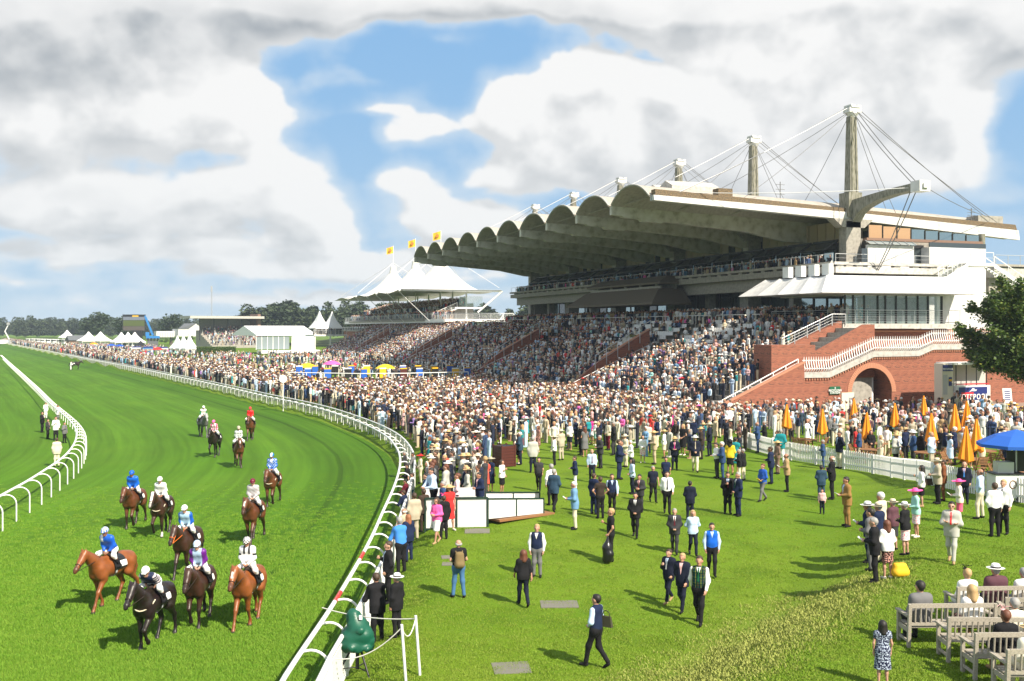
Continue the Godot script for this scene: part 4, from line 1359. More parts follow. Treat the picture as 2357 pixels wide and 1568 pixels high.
# ---------------------------------------------------------------- tents, stands and things far down the course
func pagoda(t: Node,at: Vector3,half: float,eave: float,peak: float,m: Material,legs:=true) -> void:
	var c:=MB.new()
	var prof:=[Vector2(1.0,0.0),Vector2(0.72,0.2),Vector2(0.46,0.42),Vector2(0.22,0.70),Vector2(0.03,1.0)]
	for i in prof.size() - 1:
		var a: Vector2=prof[i]
		var b: Vector2=prof[i+1]
		for k in 4:
			var q:=[Vector2(-1,-1),Vector2(1,-1),Vector2(1,1),Vector2(-1,1)]
			var e: Vector2=q[k]
			var f: Vector2=q[(k+1) % 4]
			var y0:=eave+(peak - eave)*a.y
			var y1:=eave+(peak - eave)*b.y
			c.quad(at+Vector3(e.x*half*a.x,y0,e.y*half*a.x),at+Vector3(e.x*half*b.x,y1,e.y*half*b.x),at+Vector3(f.x*half*b.x,y1,f.y*half*b.x),at+Vector3(f.x*half*a.x,y0,f.y*half*a.x))
	part(t,"canopy",c.mesh(),m)
	part(t,"valance",boxm(at+Vector3(0,eave - 0.12,0),Vector3(half*2.0,0.24,half*2.0)),m)
	if legs:
		for e: Vector2 in [Vector2(-1,-1),Vector2(1,-1),Vector2(1,1),Vector2(-1,1)]:
			part(t,"pole",barm(at+Vector3(e.x*half*0.96,0,e.y*half*0.96),at+Vector3(e.x*half*0.96,eave,e.y*half*0.96),0.1,0.1),m)

func make_far() -> void:
	# woodland behind the straight
	var mm:=MultiMesh.new()
	mm.transform_format=MultiMesh.TRANSFORM_3D
	mm.use_colors=true
	mm.mesh=crown_mesh(700,4.6,7.0,1500,0.95,11)
	var spots:=[]
	var r:=RandomNumberGenerator.new()
	r.seed=321
	for k in 330:   # the wood at the far end of the straight
		var zc:=r.randf_range(640.0,820.0)
		var u:=r.randf_range(-420.0,600.0)
		spots.append([(u - 1178.5)/2400.0*zc,zc,r.randf_range(0.8,1.25)])
	for k in 110:   # the wooded rise behind the tented stand
		var zc:=r.randf_range(400.0,470.0)
		var u:=r.randf_range(575.0,1240.0)
		spots.append([(u - 1178.5)/2400.0*zc,zc,r.randf_range(0.9,1.3)])
	for k in 40:
		var zc:=r.randf_range(330.0,380.0)
		spots.append([(r.randf_range(1040.0,2900.0) - 1178.5)/2400.0*zc,zc,r.randf_range(0.8,1.15)])
	mm.instance_count=spots.size()
	for i in spots.size():
		var q: Array=spots[i]
		var x: float=q[0]*0.94182+q[1]*0.33612
		var w: float=-q[0]*0.33612+q[1]*0.94182
		var sc: float=q[2]
		var lift:=6.5 if i < 330 else (8.5 if i < 440 else 5.0)
		mm.set_instance_transform(i,Transform3D(Basis(Vector3.UP,r.randf()*TAU).scaled(Vector3(sc,sc*r.randf_range(0.9,1.15),sc)),p3(x,lift*sc,w)))
		mm.set_instance_color(i,Color(0.026,0.046,0.017).lerp(Color(0.050,0.072,0.022),r.randf()))
	var wood:=MultiMeshInstance3D.new()
	wood.name = "woodland"
	wood.multimesh=mm
	var lm:=StandardMaterial3D.new()
	lm.resource_name = "far_leaf"
	lm.vertex_color_use_as_albedo=true
	lm.roughness=0.8
	lm.backlight_enabled=true
	lm.backlight=Color(0.15,0.2,0.05)
	wood.material_override=lm
	add_child(wood)
	tag(wood,"dark green belt of woodland closing the view behind the course","woodland")
	wood.set_meta("kind","stuff")
	var hill:=MB.new()   # the rise that carries the trees behind the tents
	var row:=[]
	for k in 21:
		var u:=k/20.0
		row.append(p3(lerpf(40,400,u),7.0*smoothstep(0.0,0.25,u),lerpf(480,330,u)))
	for k in 20:
		hill.quad(p3(row[k].x - 12.0,0.0,-row[k].z - 50.0),row[k],row[k+1],p3(row[k+1].x - 12.0,0.0,-row[k+1].z - 50.0))
		hill.quad(row[k],p3(row[k].x+20,0.0,-row[k].z+160.0),p3(row[k+1].x+20,0.0,-row[k+1].z+160.0),row[k+1])
	setting("hill",hill.mesh(),mat("hill_grass",lin(0.07,0.10,0.025),0.95))
	far_tree("oak_tree","tall rounded tree standing just beside the big screen and blue crane",p3(12.5,0.3,470.0),15.0,14.0,801,M.leaf_far,"trees by the big screen")
	far_tree("oak_tree","wide dark tree between the pointed tents and the big screen",p3(-18.0,0.0,500.0),16.5,17.0,802,M.leaf_far,"trees by the big screen")
	far_tree("oak_tree","dark tree directly behind the big screen",p3(-7.0,0.0,470.0),14.0,12.0,803,M.leaf_far,"trees by the big screen")
	near_tree()
	# big screen
	var s:=thing("big_screen","large black video screen raised on a dark base before the trees","screen",p3(-2.3,0.3,446.5),deg_to_rad(-14.0))
	part(s,"cabinet",boxm(Vector3(0,9.6,-0.3),Vector3(8.9,6.6,0.8)),M.black_plastic)
	part(s,"base",boxm(Vector3(1.4,3.3,0),Vector3(3.6,6.4,1.6)),M.black_plastic)
	for q: Array in [["picture_grass",9.4,2.3,lin(0.10,0.13,0.03)],["picture_sky",11.3,1.3,lin(0.20,0.23,0.30)],["picture_crowd",7.3,1.7,lin(0.12,0.10,0.09)]]:
		var pm:=mat(q[0],q[3],0.4)
		grained(pm,M.fine_tex,0.9)
		part(s,q[0],boxm(Vector3(0,q[1],0.12),Vector3(8.4,q[2],0.05)),pm)
	part(s,"picture_caption",boxm(Vector3(0.6,12.25,0.12),Vector3(2.4,0.5,0.05)),M.yellow)
	# blue crane
	var c:=thing("mobile_crane","blue telescopic crane leaning up beside the big screen","crane",p3(4.1,0.4,428.0))
	part(c,"carrier",boxm(Vector3(0.6,3.8,0),Vector3(5.0,1.0,2.2)),M.crane_blue)
	part(c,"cab",boxm(Vector3(-1.4,5.0,0),Vector3(1.4,1.5,1.6)),M.crane_blue)
	part(c,"boom",barm(Vector3(0.6,4.5,0),Vector3(-2.1,11.6,0),0.8,0.8),M.crane_blue)
	part(c,"boom_tip",barm(Vector3(-2.0,11.3,0),Vector3(-2.35,12.2,0),0.5,0.5),M.crane_blue)
	for e in 4:
		part(c,"wheel",tubem([Vector3(-1.2+e*1.2,3.0,1.2),Vector3(-1.2+e*1.2,3.0,0.8)],0.5,10),M.black_plastic)
	part(c,"stand",boxm(Vector3(0.6,1.3,0),Vector3(4.0,2.6,1.8)),M.roof_slate)
	# cherry picker
	var ch:=thing("cherry_picker","white lift with jointed arm raised before the far woods","cherry picker",p3(-62.8,-0.3,574.0))
	part(ch,"truck",boxm(Vector3(0,1.2,0),Vector3(8.0,2.0,2.4)),M.white_paint)
	part(ch,"lower_arm",barm(Vector3(1.5,2.2,0),Vector3(-0.6,6.4,0),0.5,0.5),M.white_paint)
	part(ch,"upper_arm",barm(Vector3(-0.6,6.4,0),Vector3(0.9,9.6,0),0.4,0.4),M.white_paint)
	part(ch,"basket",boxm(Vector3(0.9,10.2,0),Vector3(1.4,1.2,1.2)),M.steel_grey)
	# tents
	var ta:=thing("pagoda_tent","small white pagoda tent with one peak near the far shed","tent",p3(-31.0,0.9,510.0),0.4,"white tents along the straight")
	pagoda(ta,Vector3.ZERO,3.0,2.6,6.0,M.tent_white)
	var tb:=thing("frame_tent","white tent with twin peaks left of the refreshment vans","tent",p3(-16.2,0.8,424.0),0.35,"white tents along the straight")
	pagoda(tb,Vector3(-2.2,0,0),3.4,2.2,5.6,M.tent_white)
	pagoda(tb,Vector3(2.2,0,0),3.4,2.2,5.6,M.tent_white)
	part(tb,"wall",boxm(Vector3(0,0.95,-0.3),Vector3(9.8,1.7,5.2)),M.tent_white)
	var tc:=thing("frame_tent","white tent with three peaks and windowed walls behind a dark marquee","tent",p3(-3.6,0.8,373.0),0.3,"white tents along the straight")
	for e in 3:
		pagoda(tc,Vector3(-2.4+e*2.2,0,0),2.9,2.3,5.6,M.tent_white)
	part(tc,"wall",boxm(Vector3(-0.2,1.0,-0.3),Vector3(9.0,2.0,4.6)),M.tent_white)
	for e in 5:
		part(tc,"window",boxm(Vector3(-3.6+e*1.7,1.2,2.05),Vector3(1.0,1.1,0.05)),M.glass_dim)
	var dk:=thing("gazebo","small black pointed gazebo beside the refreshment vans","gazebo",p3(0.2,0.3,352.0))
	pagoda(dk,Vector3.ZERO,1.7,2.0,3.6,M.black_plastic)
	for e in 3:
		var tp:=thing("pagoda_tent",["leftmost of the three nearest white pagoda tents","middle of the three nearest white pagoda tents","rightmost and nearest white pagoda tent beside the hedge"][e],"tent",p3(9.6+e*1.45,0.9,299.0 - e*3.2),0.33,"three white pagodas by the hedge")
		pagoda(tp,Vector3.ZERO,1.75,1.4,5.2 - 0.2*(2 - e),M.tent_white)
		part(tp,"wall",boxm(Vector3(0,0.7,0.2),Vector3(3.2,1.3,2.6)),M.tent_white)
	var hg:=thing("clipped_hedge","dark clipped block hedge beside the three white pagodas","hedge",p3(18.0,0.4,271.8))
	var hm:=MB.new()
	hm.box(Vector3(0,1.3,0),Vector3(9.4,2.5,2.2))
	part(hg,"body",hm.mesh(),M.hedge)
	var hl:=MB.new()
	rng.seed=44
	for k in 2600:
		var f:=rng.randi() % 3
		leaf(hl,Vector3(rng.randf_range(-4.75,4.75),2.58 if f == 0 else rng.randf_range(0.0,2.6),rng.randf_range(-1.1,1.1) if f == 0 else 1.14)+Vector3(rng.randfn(),rng.randfn(),rng.randfn())*0.05,0.28)
	part(hg,"leaves",hl.mesh(),M.leaf_mid)
	for e in 3:
		var v:=thing("refreshment_van",["white refreshment van with open hatch beside the black gazebo","blue refreshment van between two white ones","white refreshment van nearest the pagoda tents"][e],"van",p3([-1.2,1.9,5.8][e],0.35,[318.0,315.0,308.0][e]),0.3,"refreshment vans")
		part(v,"body",boxm(Vector3(0,0.95,0),Vector3(2.9,1.7,2.0)),M.white_paint if e != 1 else M.crane_blue)
		part(v,"hatch",boxm(Vector3(0,1.2,1.02),Vector3(2.2,0.7,0.06)),M.plaster)
		part(v,"sign_board",boxm(Vector3(0,2.0,0.95),Vector3(2.6,0.4,0.08)),M.sign_navy)
		part(v,"skirt",boxm(Vector3(0,0.2,1.0),Vector3(2.7,0.4,0.06)),M.royal_blue)
		for q: float in [-0.9,0.9]:
			part(v,"wheel",tubem([Vector3(q,0.1,1.06),Vector3(q,0.1,0.8)],0.3,10),M.black_plastic)
	var sh:=thing("shed","dark brick shed with a grey pitched roof beside the small pagoda","shed",p3(-24.8,0.3,476.0),0.35)
	part(sh,"wall",boxm(Vector3(0,1.2,0),Vector3(8.0,2.4,4.0)),M.rust_brown)
	part(sh,"roof",prismm(PackedVector2Array([Vector2(-2.6,2.3),Vector2(2.6,2.3),Vector2(0,4.4)]),func(e: Vector2,d: float) -> Vector3: return Vector3(d,e.y,e.x),-4.4,4.4),M.roof_slate)
	for e in 9:
		var hv:=thing("parked_van","white van parked along the far edge of the course","van",p3(-50.0+e*2.9,0.2,560.0 - e*8.0),0.3+0.1*(e % 3),"white vehicles parked far down the straight")
		part(hv,"body",boxm(Vector3(0,1.4,0),Vector3(5.4,1.9,2.0)),M.white_paint)
		part(hv,"windscreen",boxm(Vector3(-2.0,1.8,0),Vector3(1.45,0.6,2.04)),M.black_frame)
		for q: float in [-1.7,1.7]:
			part(hv,"wheel",tubem([Vector3(q,0.4,1.04),Vector3(q,0.4,0.8)],0.4,8),M.black_plastic)
	small_stand()
	tent_stand()
	marquee()
	# thin lattice mast
	var lm2:=thing("lattice_mast","tall thin lattice mast rising behind the small stand","mast",p3(29.1,0.4,467.4))
	for e: Vector2 in [Vector2(-0.35,0.3),Vector2(0.35,0.3),Vector2(0,-0.35)]:
		part(lm2,"leg",barm(Vector3(e.x,0,e.y),Vector3(e.x*0.6,23.0,e.y*0.6),0.1,0.1),M.steel_grey)
	for k in 26:
		part(lm2,"brace",barm(Vector3(-0.33,k*0.88,0.28),Vector3(0.33,k*0.88+0.88,0.28),0.06,0.06),M.steel_grey)
	part(lm2,"aerial",boxm(Vector3(0,24.2,0),Vector3(0.7,2.4,0.5)),M.steel_grey)
	# white house and huts
	var ho:=thing("white_house","white gabled house with dark roof behind the small stand","house",p3(19.0,4.4,439.0),0.35)
	part(ho,"wall",prismm(PackedVector2Array([Vector2(-3.4,0),Vector2(3.4,0),Vector2(3.4,3.0),Vector2(0,5.2),Vector2(-3.4,3.0)]),func(e: Vector2,d: float) -> Vector3: return Vector3(e.x+2.2,e.y,d),-6.0,1.0),M.white_render)
	part(ho,"side_wall",boxm(Vector3(-3.3,1.5,-2.0),Vector3(4.0,3.0,6.0)),M.white_render)
	var rf:=MB.new()
	rf.quad(Vector3(-5.6,2.9,1.1),Vector3(-1.2,2.95,1.15),Vector3(2.2,5.3,1.15),Vector3(-1.6,5.2,-2.0))
	rf.bar(Vector3(2.2,5.28,1.2),Vector3(5.8,2.95,1.2),0.3,0.12)
	part(ho,"roof",rf.mesh(),M.roof_slate)
	part(ho,"door",boxm(Vector3(2.9,1.0,1.03),Vector3(1.5,2.0,0.08)),M.plaster)
	var hut:=thing("prefab_hut","long low white prefabricated hut beside the white house","hut",p3(9.5,4.0,440.0),0.3)
	part(hut,"body",boxm(Vector3(0,1.3,0),Vector3(8.0,2.4,3.0)),M.white_render)
	for k in 8:
		part(hut,"door",boxm(Vector3(-3.5+k,1.1,1.52),Vector3(0.5,1.8,0.04)),M.interior_pale)
	for k in 6:
		var bu:=thing("round_bush",["lowest","second","third","fourth","fifth","highest"][k]+" clipped bush in the row on the slope below the white huts","bush",p3(7.5+k*2.3,2.6+0.25*k,425.0),0.0,"clipped bushes on the slope")
		part(bu,"foliage",crown_mesh(900+k,1.3,1.2,420,0.3,5),M.leaf_mid if k % 2 else M.leaf_deep)
	# winning post disc
	var wp:=thing("marker_post","white post topped by a round white disc beside the outer rail","marker post",p3(13.5,TRACK,106.0))
	part(wp,"post",tubem([Vector3.ZERO,Vector3(0,3.0,0)],0.045,8),M.white_paint)
	part(wp,"disc",tubem([Vector3(0.0,3.3,-0.03),Vector3(0.0,3.3,0.03)],0.4,24),M.white_paint,Transform3D(Basis(Vector3.UP,-0.3),Vector3.ZERO))
	# course rails between the betting ring and the crowd
	var br:=thing("white_fence","white post and rail fence crossing the crowd in the betting ring","fence")
	var line:=[p3(17.0,0.5,128.0),p3(24.5,0.5,122.0),p3(30.0,0.5,121.0),p3(38.0,0.5,122.5)]
	tube_rail(br,line,1.9,2.2,1,M.white_paint,0.05)

func small_stand() -> void:
	var t:=thing("small_stand","small stand with flat white roof and brick end far down the course","grandstand",p3(28.0,0.3,402.0),0.33)
	part(t,"roof",boxm(Vector3(0.2,11.4,2.0),Vector3(28.6,0.9,10.0)),M.concrete_pale)
	part(t,"rear_wall",boxm(Vector3(3.5,7.0,-3.0),Vector3(20.0,8.4,0.4)),M.plaster)
	part(t,"end_wall",boxm(Vector3(13.6,6.6,1.0),Vector3(1.2,12.2,7.0)),M.rust_brown)
	for k in 5:
		part(t,"column",barm(Vector3(-9.0+k*5.4,3.0,3.0),Vector3(-9.0+k*5.4,11.0,3.0),0.25,0.25),M.black_frame)
	var poly:=PackedVector2Array()
	for k in 10:
		poly.append(Vector2(12.0 - k*1.45,0.6+k*0.6))
		poly.append(Vector2(12.0 - k*1.45,1.2+k*0.6))
	poly.append(Vector2(-3.0,6.6))
	poly.append(Vector2(-3.0,0.0))
	poly.append(Vector2(12.0,0.0))
	part(t,"steps",prismm(poly,func(e: Vector2,d: float) -> Vector3: return Vector3(d,e.y,e.x),-8.0,13.0),M.concrete)
	part(t,"flank",prismm(PackedVector2Array([Vector2(12.6,0.0),Vector2(12.6,1.8),Vector2(-2.0,7.6),Vector2(-2.0,0.0)]),func(e: Vector2,d: float) -> Vector3: return Vector3(d,e.y,e.x),9.6,10.0),M.kerb_red)
	part(t,"front_wall",boxm(Vector3(17.0,1.2,10.0),Vector3(12.0,2.4,0.4)),M.rust_brown)
	part(t,"upper_front",boxm(Vector3(16.0,3.0,9.0),Vector3(10.0,1.2,0.3)),M.white_render)
	for e: float in [-6.0,-1.0,4.0]:
		tube_rail(t,[Vector3(e,1.0,12.4),Vector3(e,5.6,1.0)],1.0,3.0,1,M.galvanised,0.05)

func tent_stand() -> void:
	var t:=thing("tented_stand","white stand with three-peaked tensile canopy and railed deck","grandstand")
	# canopy: a heightfield that rises in a sharp cone round each mast
	var m:=MB.new()
	var peaks:=[Vector2(60.0,213.0),Vector2(60.0,234.5),Vector2(60.0,257.0)]
	var hy:=func(x: float,w: float) -> float:
		var y:=15.5
		var edge:=minf(minf(x - 48.7,69.5 - x)/10.4,minf(w - 200.5,277.0 - w)/10.5)
		for p: Vector2 in peaks:
			var d:=Vector2((x - p.x)*1.02,(w - p.y)).length()
			y=maxf(y,15.5+7.4*pow(maxf(0.0,1.0 - d/11.6),2.2))
		return y - 0.5*(1.0 - clampf(edge*2.0,0,1))*(0.5+0.5*cos((w - 213.0)/21.7*TAU))
	var nx:=24
	var nw:=84
	var grid:=[]
	for j in nw+1:
		for i in nx+1:
			var x:=lerpf(48.7,69.5,float(i)/nx)
			var w:=lerpf(200.5,277.0,float(j)/nw)
			grid.append(p3(x,hy.call(x,w),w))
	for j in nw:
		for i in nx:
			var a:=j*(nx+1)+i
			m.quad(grid[a],grid[a+nx+1],grid[a+nx+2],grid[a+1])
	part(t,"canopy",m.mesh(),M.tent_skin)
	for k in 3:
		var p: Vector2=peaks[k]
		var c:=MB.new()
		c.lathe([Vector2(1.3,20.9),Vector2(0.9,22.2),Vector2(0.75,23.2),Vector2(0.5,23.4),Vector2(0,23.5)],p3(p.x,0,p.y),14)
		part(t,"peak_cap",c.mesh(),M.tent_skin)
		part(t,"flag_mast",tubem([p3(p.x,9.0,p.y),p3(p.x,28.5,p.y)],0.12,6,0.06),M.white_paint)
		for e: Vector2 in [Vector2(-11.2,-10.8),Vector2(-11.2,10.8),Vector2(9.4,-10.8),Vector2(9.4,10.8)]:
			part(t,"stay_cable",tubem([p3(p.x,24.2,p.y),p3(p.x+e.x,16.0,p.y+e.y)],0.05,4),M.cable_white)
		# edge struts and guys
		for s: float in [-10.8,0.0]:
			part(t,"strut",tubem([p3(48.3,15.2,p.y+s),p3(52.5,15.9,p.y+s)],0.25,6,0.1),M.white_paint)
			part(t,"guy",tubem([p3(48.4,15.0,p.y+s),p3(54.6,9.2,p.y+s)],0.06,4),M.white_paint)
		var f:=thing("flag",["orange flag with a dark crest on the nearest tent mast","orange flag with a dark crest on the middle tent mast","orange flag with a dark crest on the farthest tent mast"][k],"flag",p3(p.x,28.4,p.y),0.0,"three orange flags on the tented stand")
		var fm:=MB.new()
		for j in 6:
			var w0:=j/6.0
			var w1:=(j+1)/6.0
			var za:=0.25*sin(w0*5.0)
			var zb:=0.25*sin(w1*5.0)
			fm.quad(Vector3(-0.05 - 1.6*w0,-1.8 - 0.4*w0,za),Vector3(-0.05 - 1.6*w0,-0.1 - 0.5*w0,za),Vector3(-0.05 - 1.6*w1,-0.1 - 0.5*w1,zb),Vector3(-0.05 - 1.6*w1,-1.8 - 0.4*w1,zb))
		part(f,"cloth",fm.mesh(),mat("flag_orange",lin(0.80,0.40,0.02),0.8))
		var cr:=MB.new()
		cr.tube([Vector3(-0.85,-1.15,0.34),Vector3(-0.85,-1.15,0.36)],0.36,12)
		part(f,"crest",cr.mesh(),mat("flag_crest",lin(0.40,0.14,0.02),0.8))
	part(t,"edge_beam",tubem([p3(49.0,15.3,201.0),p3(69.4,15.3,201.0)],0.22,8),M.white_paint)
	part(t,"corner_boom",tubem([p3(65.0,11.0,203.0),p3(69.6,15.3,200.8)],0.2,6),M.white_paint)
	# upper tier under the canopy
	part(t,"upper_steps",prismm(PackedVector2Array([Vector2(55.0,9.2),Vector2(55.0,9.6),Vector2(66.0,13.0),Vector2(66.0,9.2)]),func(e: Vector2,d: float) -> Vector3: return p3(e.x,e.y,d),209.0,290.0),M.concrete)
	for k in 8:
		part(t,"column",tubem([p3(63.5,9.0,206.0+k*10.0),p3(63.5,15.6,206.0+k*10.0)],0.18,8),M.white_paint)
	part(t,"glass_screen",boxm(p3(64.0,13.1,204.5),Vector3(5.0,2.4,0.05)),M.pane)
	part(t,"upper_landing",boxm(p3(63.5,11.9,206.0),Vector3(6.0,0.3,4.0)),M.white_paint)
	part(t,"upper_stair",barm(p3(56.0,9.6,205.0),p3(61.5,12.0,205.0),1.6,0.3),M.white_paint)
	tube_rail(t,[p3(55.8,9.7,204.2),p3(61.0,12.0,204.2)],1.0,1.6,2,M.white_paint,0.05)
	# main deck
	part(t,"deck",boxm(p3(62.5,9.3,247.0),Vector3(14.0,0.55,104.0)),M.white_paint)
	tube_rail(t,[p3(70.0,9.57,195.2),p3(55.7,9.57,195.2),p3(55.7,9.57,299.0)],1.1,2.4,5,M.galvanised,0.05)
	part(t,"deck_fascia",boxm(p3(55.62,9.2,247.0),Vector3(0.16,0.7,104.0)),M.galvanised)
	part(t,"side_wall",boxm(p3(63.2,8.1,196.0),Vector3(8.6,2.0,0.3)),mat("pale_green",lin(0.42,0.50,0.44),0.5))
	part(t,"side_frame",boxm(p3(58.4,8.1,195.9),Vector3(0.5,2.2,0.4)),M.white_paint)
	part(t,"stair",barm(p3(68.0,9.4,194.0),p3(64.6,6.6,190.0),2.0,0.3),M.concrete_pale)
	tube_rail(t,[p3(67.2,9.5,193.2),p3(63.8,6.6,189.0)],1.0,1.4,2,M.white_paint,0.05)
	tube_rail(t,[p3(69.4,9.5,193.2),p3(66.0,6.6,189.0)],1.0,1.4,2,M.white_paint,0.05)
	for k in 26:
		var w:=197.5+k*4.0
		var o:=part(t,"window",boxm(p3(57.6,8.05,w+2.0),Vector3(0.06,2.0,3.8)),M.glass_dim)
		part(o,"mullion",boxm(p3(57.5,8.05,w),Vector3(0.2,2.0,0.22)),M.white_paint)
		if k % 1 == 0:
			rng.seed=3300+k
			var bm:=MB.new()
			for e in 40:
				leaf(bm,p3(56.2+rng.randfn()*0.25,8.5+rng.randfn()*0.25,w+rng.randfn()*0.3),0.3)
			part(t,"hanging_basket",bm.mesh(),M.leaf_mid)
	part(t,"dining_floor",boxm(p3(57.0,7.0,247.0),Vector3(5.0,0.3,104.0)),M.concrete)
	tube_rail(t,[p3(55.0,7.0,195.5),p3(55.0,7.0,299.0)],1.0,2.4,2,M.white_paint,0.05)
	part(t,"brick_base",boxm(p3(56.6,3.4,247.0),Vector3(2.6,6.9,104.0)),M.brick)
	part(t,"core",boxm(p3(66.0,4.5,248.0),Vector3(12.0,8.6,100.0)),M.concrete)

func marquee() -> void:
	var t:=thing("marquee","long white marquee with glazed front beside the tented stand","marquee",p3(38.0,1.4,304.0),0.34)
	part(t,"roof",prismm(PackedVector2Array([Vector2(-8.0,4.2),Vector2(8.0,4.2),Vector2(8.0,4.5),Vector2(0,7.0),Vector2(-8.0,4.5)]),func(e: Vector2,d: float) -> Vector3: return Vector3(d,e.y,e.x - 4.0),-9.4,9.4),M.tent_white)
	part(t,"end_wall",boxm(Vector3(5.4,2.1,3.6),Vector3(7.6,4.2,0.2)),M.tent_white)
	for k in 6:
		var o:=part(t,"window",boxm(Vector3(-8.4+k*1.7,2.2,3.6),Vector3(1.5,3.6,0.06)),M.glass_grey)
		part(o,"frame",boxm(Vector3(-9.3+k*1.7,2.2,3.66),Vector3(0.16,3.8,0.16)),M.white_paint)
	part(t,"deck",boxm(Vector3(0,-0.3,5.0),Vector3(18.0,0.8,3.0)),M.tent_white)
	var q:=thing("viewing_platform","railed white platform under two white peaked tents beside the marquee","platform",p3(45.5,6.1,270.5),0.3)
	part(q,"floor",boxm(Vector3(0,-0.2,0),Vector3(9.5,0.4,5.0)),M.white_paint)
	for e: float in [-3.4,0.2]:
		pagoda(q,Vector3(e+1.4,0,0),2.1,1.7,6.0,M.tent_white)
	tube_rail(q,[Vector3(-4.6,0,2.4),Vector3(4.6,0,2.4)],1.1,1.2,4,M.galvanised,0.05)
	for e: float in [-4.4,0.0,4.4]:
		part(q,"leg",barm(Vector3(e,-5.8,2.2),Vector3(e,-0.3,2.2),0.3,0.3),M.white_paint)

# ---------------------------------------------------------------- bodies: tapered bones joined by a smooth field, meshed as surface nets
class Field:
	var lo: Vector3
	var c: float
	var nx: int
	var ny: int
	var nz: int
	var acc:=PackedFloat32Array()
	func _init(a: Vector3,b: Vector3,cell: float) -> void:
		lo=a
		c=cell
		nx=int(ceil((b.x - a.x)/cell))+2
		ny=int(ceil((b.y - a.y)/cell))+2
		nz=int(ceil((b.z - a.z)/cell))+2
		acc.resize(nx*ny*nz)
	func bone(a: Vector3,b: Vector3,ra: float,rb: float,k:=34.0) -> void:
		var m:=maxf(ra,rb)+3.2/k
		var x0:=maxi(0,int((minf(a.x,b.x) - m - lo.x)/c))
		var x1:=mini(nx - 1,int((maxf(a.x,b.x)+m - lo.x)/c)+1)
		var y0:=maxi(0,int((minf(a.y,b.y) - m - lo.y)/c))
		var y1:=mini(ny - 1,int((maxf(a.y,b.y)+m - lo.y)/c)+1)
		var z0:=maxi(0,int((minf(a.z,b.z) - m - lo.z)/c))
		var z1:=mini(nz - 1,int((maxf(a.z,b.z)+m - lo.z)/c)+1)
		var d:=b - a
		var inv:=1.0/maxf(d.length_squared(),1e-9)
		var dr:=rb - ra
		for z in range(z0,z1+1):
			for y in range(y0,y1+1):
				var at:=(z*ny+y)*nx
				var p:=Vector3(lo.x+x0*c,lo.y+y*c,lo.z+z*c) - a
				for x in range(x0,x1+1):
					var t:=clampf(p.dot(d)*inv,0.0,1.0)
					var dist:=(p - d*t).length() - ra - dr*t
					if dist < 3.2/k:
						acc[at+x] += exp(-k*maxf(dist,-0.25))
					p.x += c
	func chain(pts: Array,rs: Array,k:=34.0) -> void:
		for i in pts.size() - 1:
			bone(pts[i],pts[i+1],rs[i],rs[i+1],k)
	func cut(keep: Callable) -> void:   # empties the field where keep(point) is false
		for z in nz:
			for y in ny:
				for x in nx:
					var i:=(z*ny+y)*nx+x
					if acc[i] > 0.0 and not keep.call(lo+Vector3(x,y,z)*c):
						acc[i]=0.0
	func nets() -> Array:   # [vertices,normals,indices]
		var f:=PackedFloat32Array()
		f.resize(acc.size())
		for i in acc.size():
			var a:=acc[i]
			f[i]=0.12 if a <= 0.015 else -log(a)/34.0
		var vi:=PackedInt32Array()
		vi.resize(acc.size())
		vi.fill(-1)
		var v:=PackedVector3Array()
		var sx:=1
		var sy:=nx
		var sz:=nx*ny
		var off:=[0,sx,sy,sx+sy,sz,sx+sz,sy+sz,sx+sy+sz]
		for z in nz - 1:
			for y in ny - 1:
				var row:=(z*ny+y)*nx
				for x in nx - 1:
					var i:=row+x
					var m:=int(f[i] < 0.0)+int(f[i+sx] < 0.0)+int(f[i+sy] < 0.0)+int(f[i+sx+sy] < 0.0)+int(f[i+sz] < 0.0)+int(f[i+sx+sz] < 0.0)+int(f[i+sy+sz] < 0.0)+int(f[i+sx+sy+sz] < 0.0)
					if m == 0 or m == 8:
						continue
					var s:=Vector3.ZERO
					var n:=0
					for e: Array in [[0,1,0],[2,3,0],[4,5,0],[6,7,0],[0,2,1],[1,3,1],[4,6,1],[5,7,1],[0,4,2],[1,5,2],[2,6,2],[3,7,2]]:
						var p: int=e[0]
						var a:=f[i+off[p]]
						var b:=f[i+off[e[1]]]
						if (a < 0.0) != (b < 0.0):
							var t:=a/(a - b)
							s += Vector3((p & 1)+(t if e[2] == 0 else 0.0),((p >> 1) & 1)+(t if e[2] == 1 else 0.0),(p >> 2)+(t if e[2] == 2 else 0.0))
							n += 1
					vi[i]=v.size()
					v.append(lo+(Vector3(x,y,z)+s/n)*c)
		var ix:=PackedInt32Array()
		for z in range(1,nz - 1):
			for y in range(1,ny - 1):
				var row:=(z*ny+y)*nx
				for x in range(1,nx - 1):
					var i:=row+x
					var a:=f[i] < 0.0
					if a != (f[i+sx] < 0.0):
						four(ix,vi[i - sy - sz],vi[i - sz],vi[i],vi[i - sy],a)
					if a != (f[i+sy] < 0.0):
						four(ix,vi[i - sx - sz],vi[i - sx],vi[i],vi[i - sz],a)
					if a != (f[i+sz] < 0.0):
						four(ix,vi[i - sx - sy],vi[i - sy],vi[i],vi[i - sx],a)
		var nn:=PackedVector3Array()
		nn.resize(v.size())
		for k in range(0,ix.size(),3):
			var q:=(v[ix[k+2]] - v[ix[k]]).cross(v[ix[k+1]] - v[ix[k]])
			nn[ix[k]] += q
			nn[ix[k+1]] += q
			nn[ix[k+2]] += q
		for k in nn.size():
			nn[k]=nn[k].normalized()
		return [v,nn,ix]
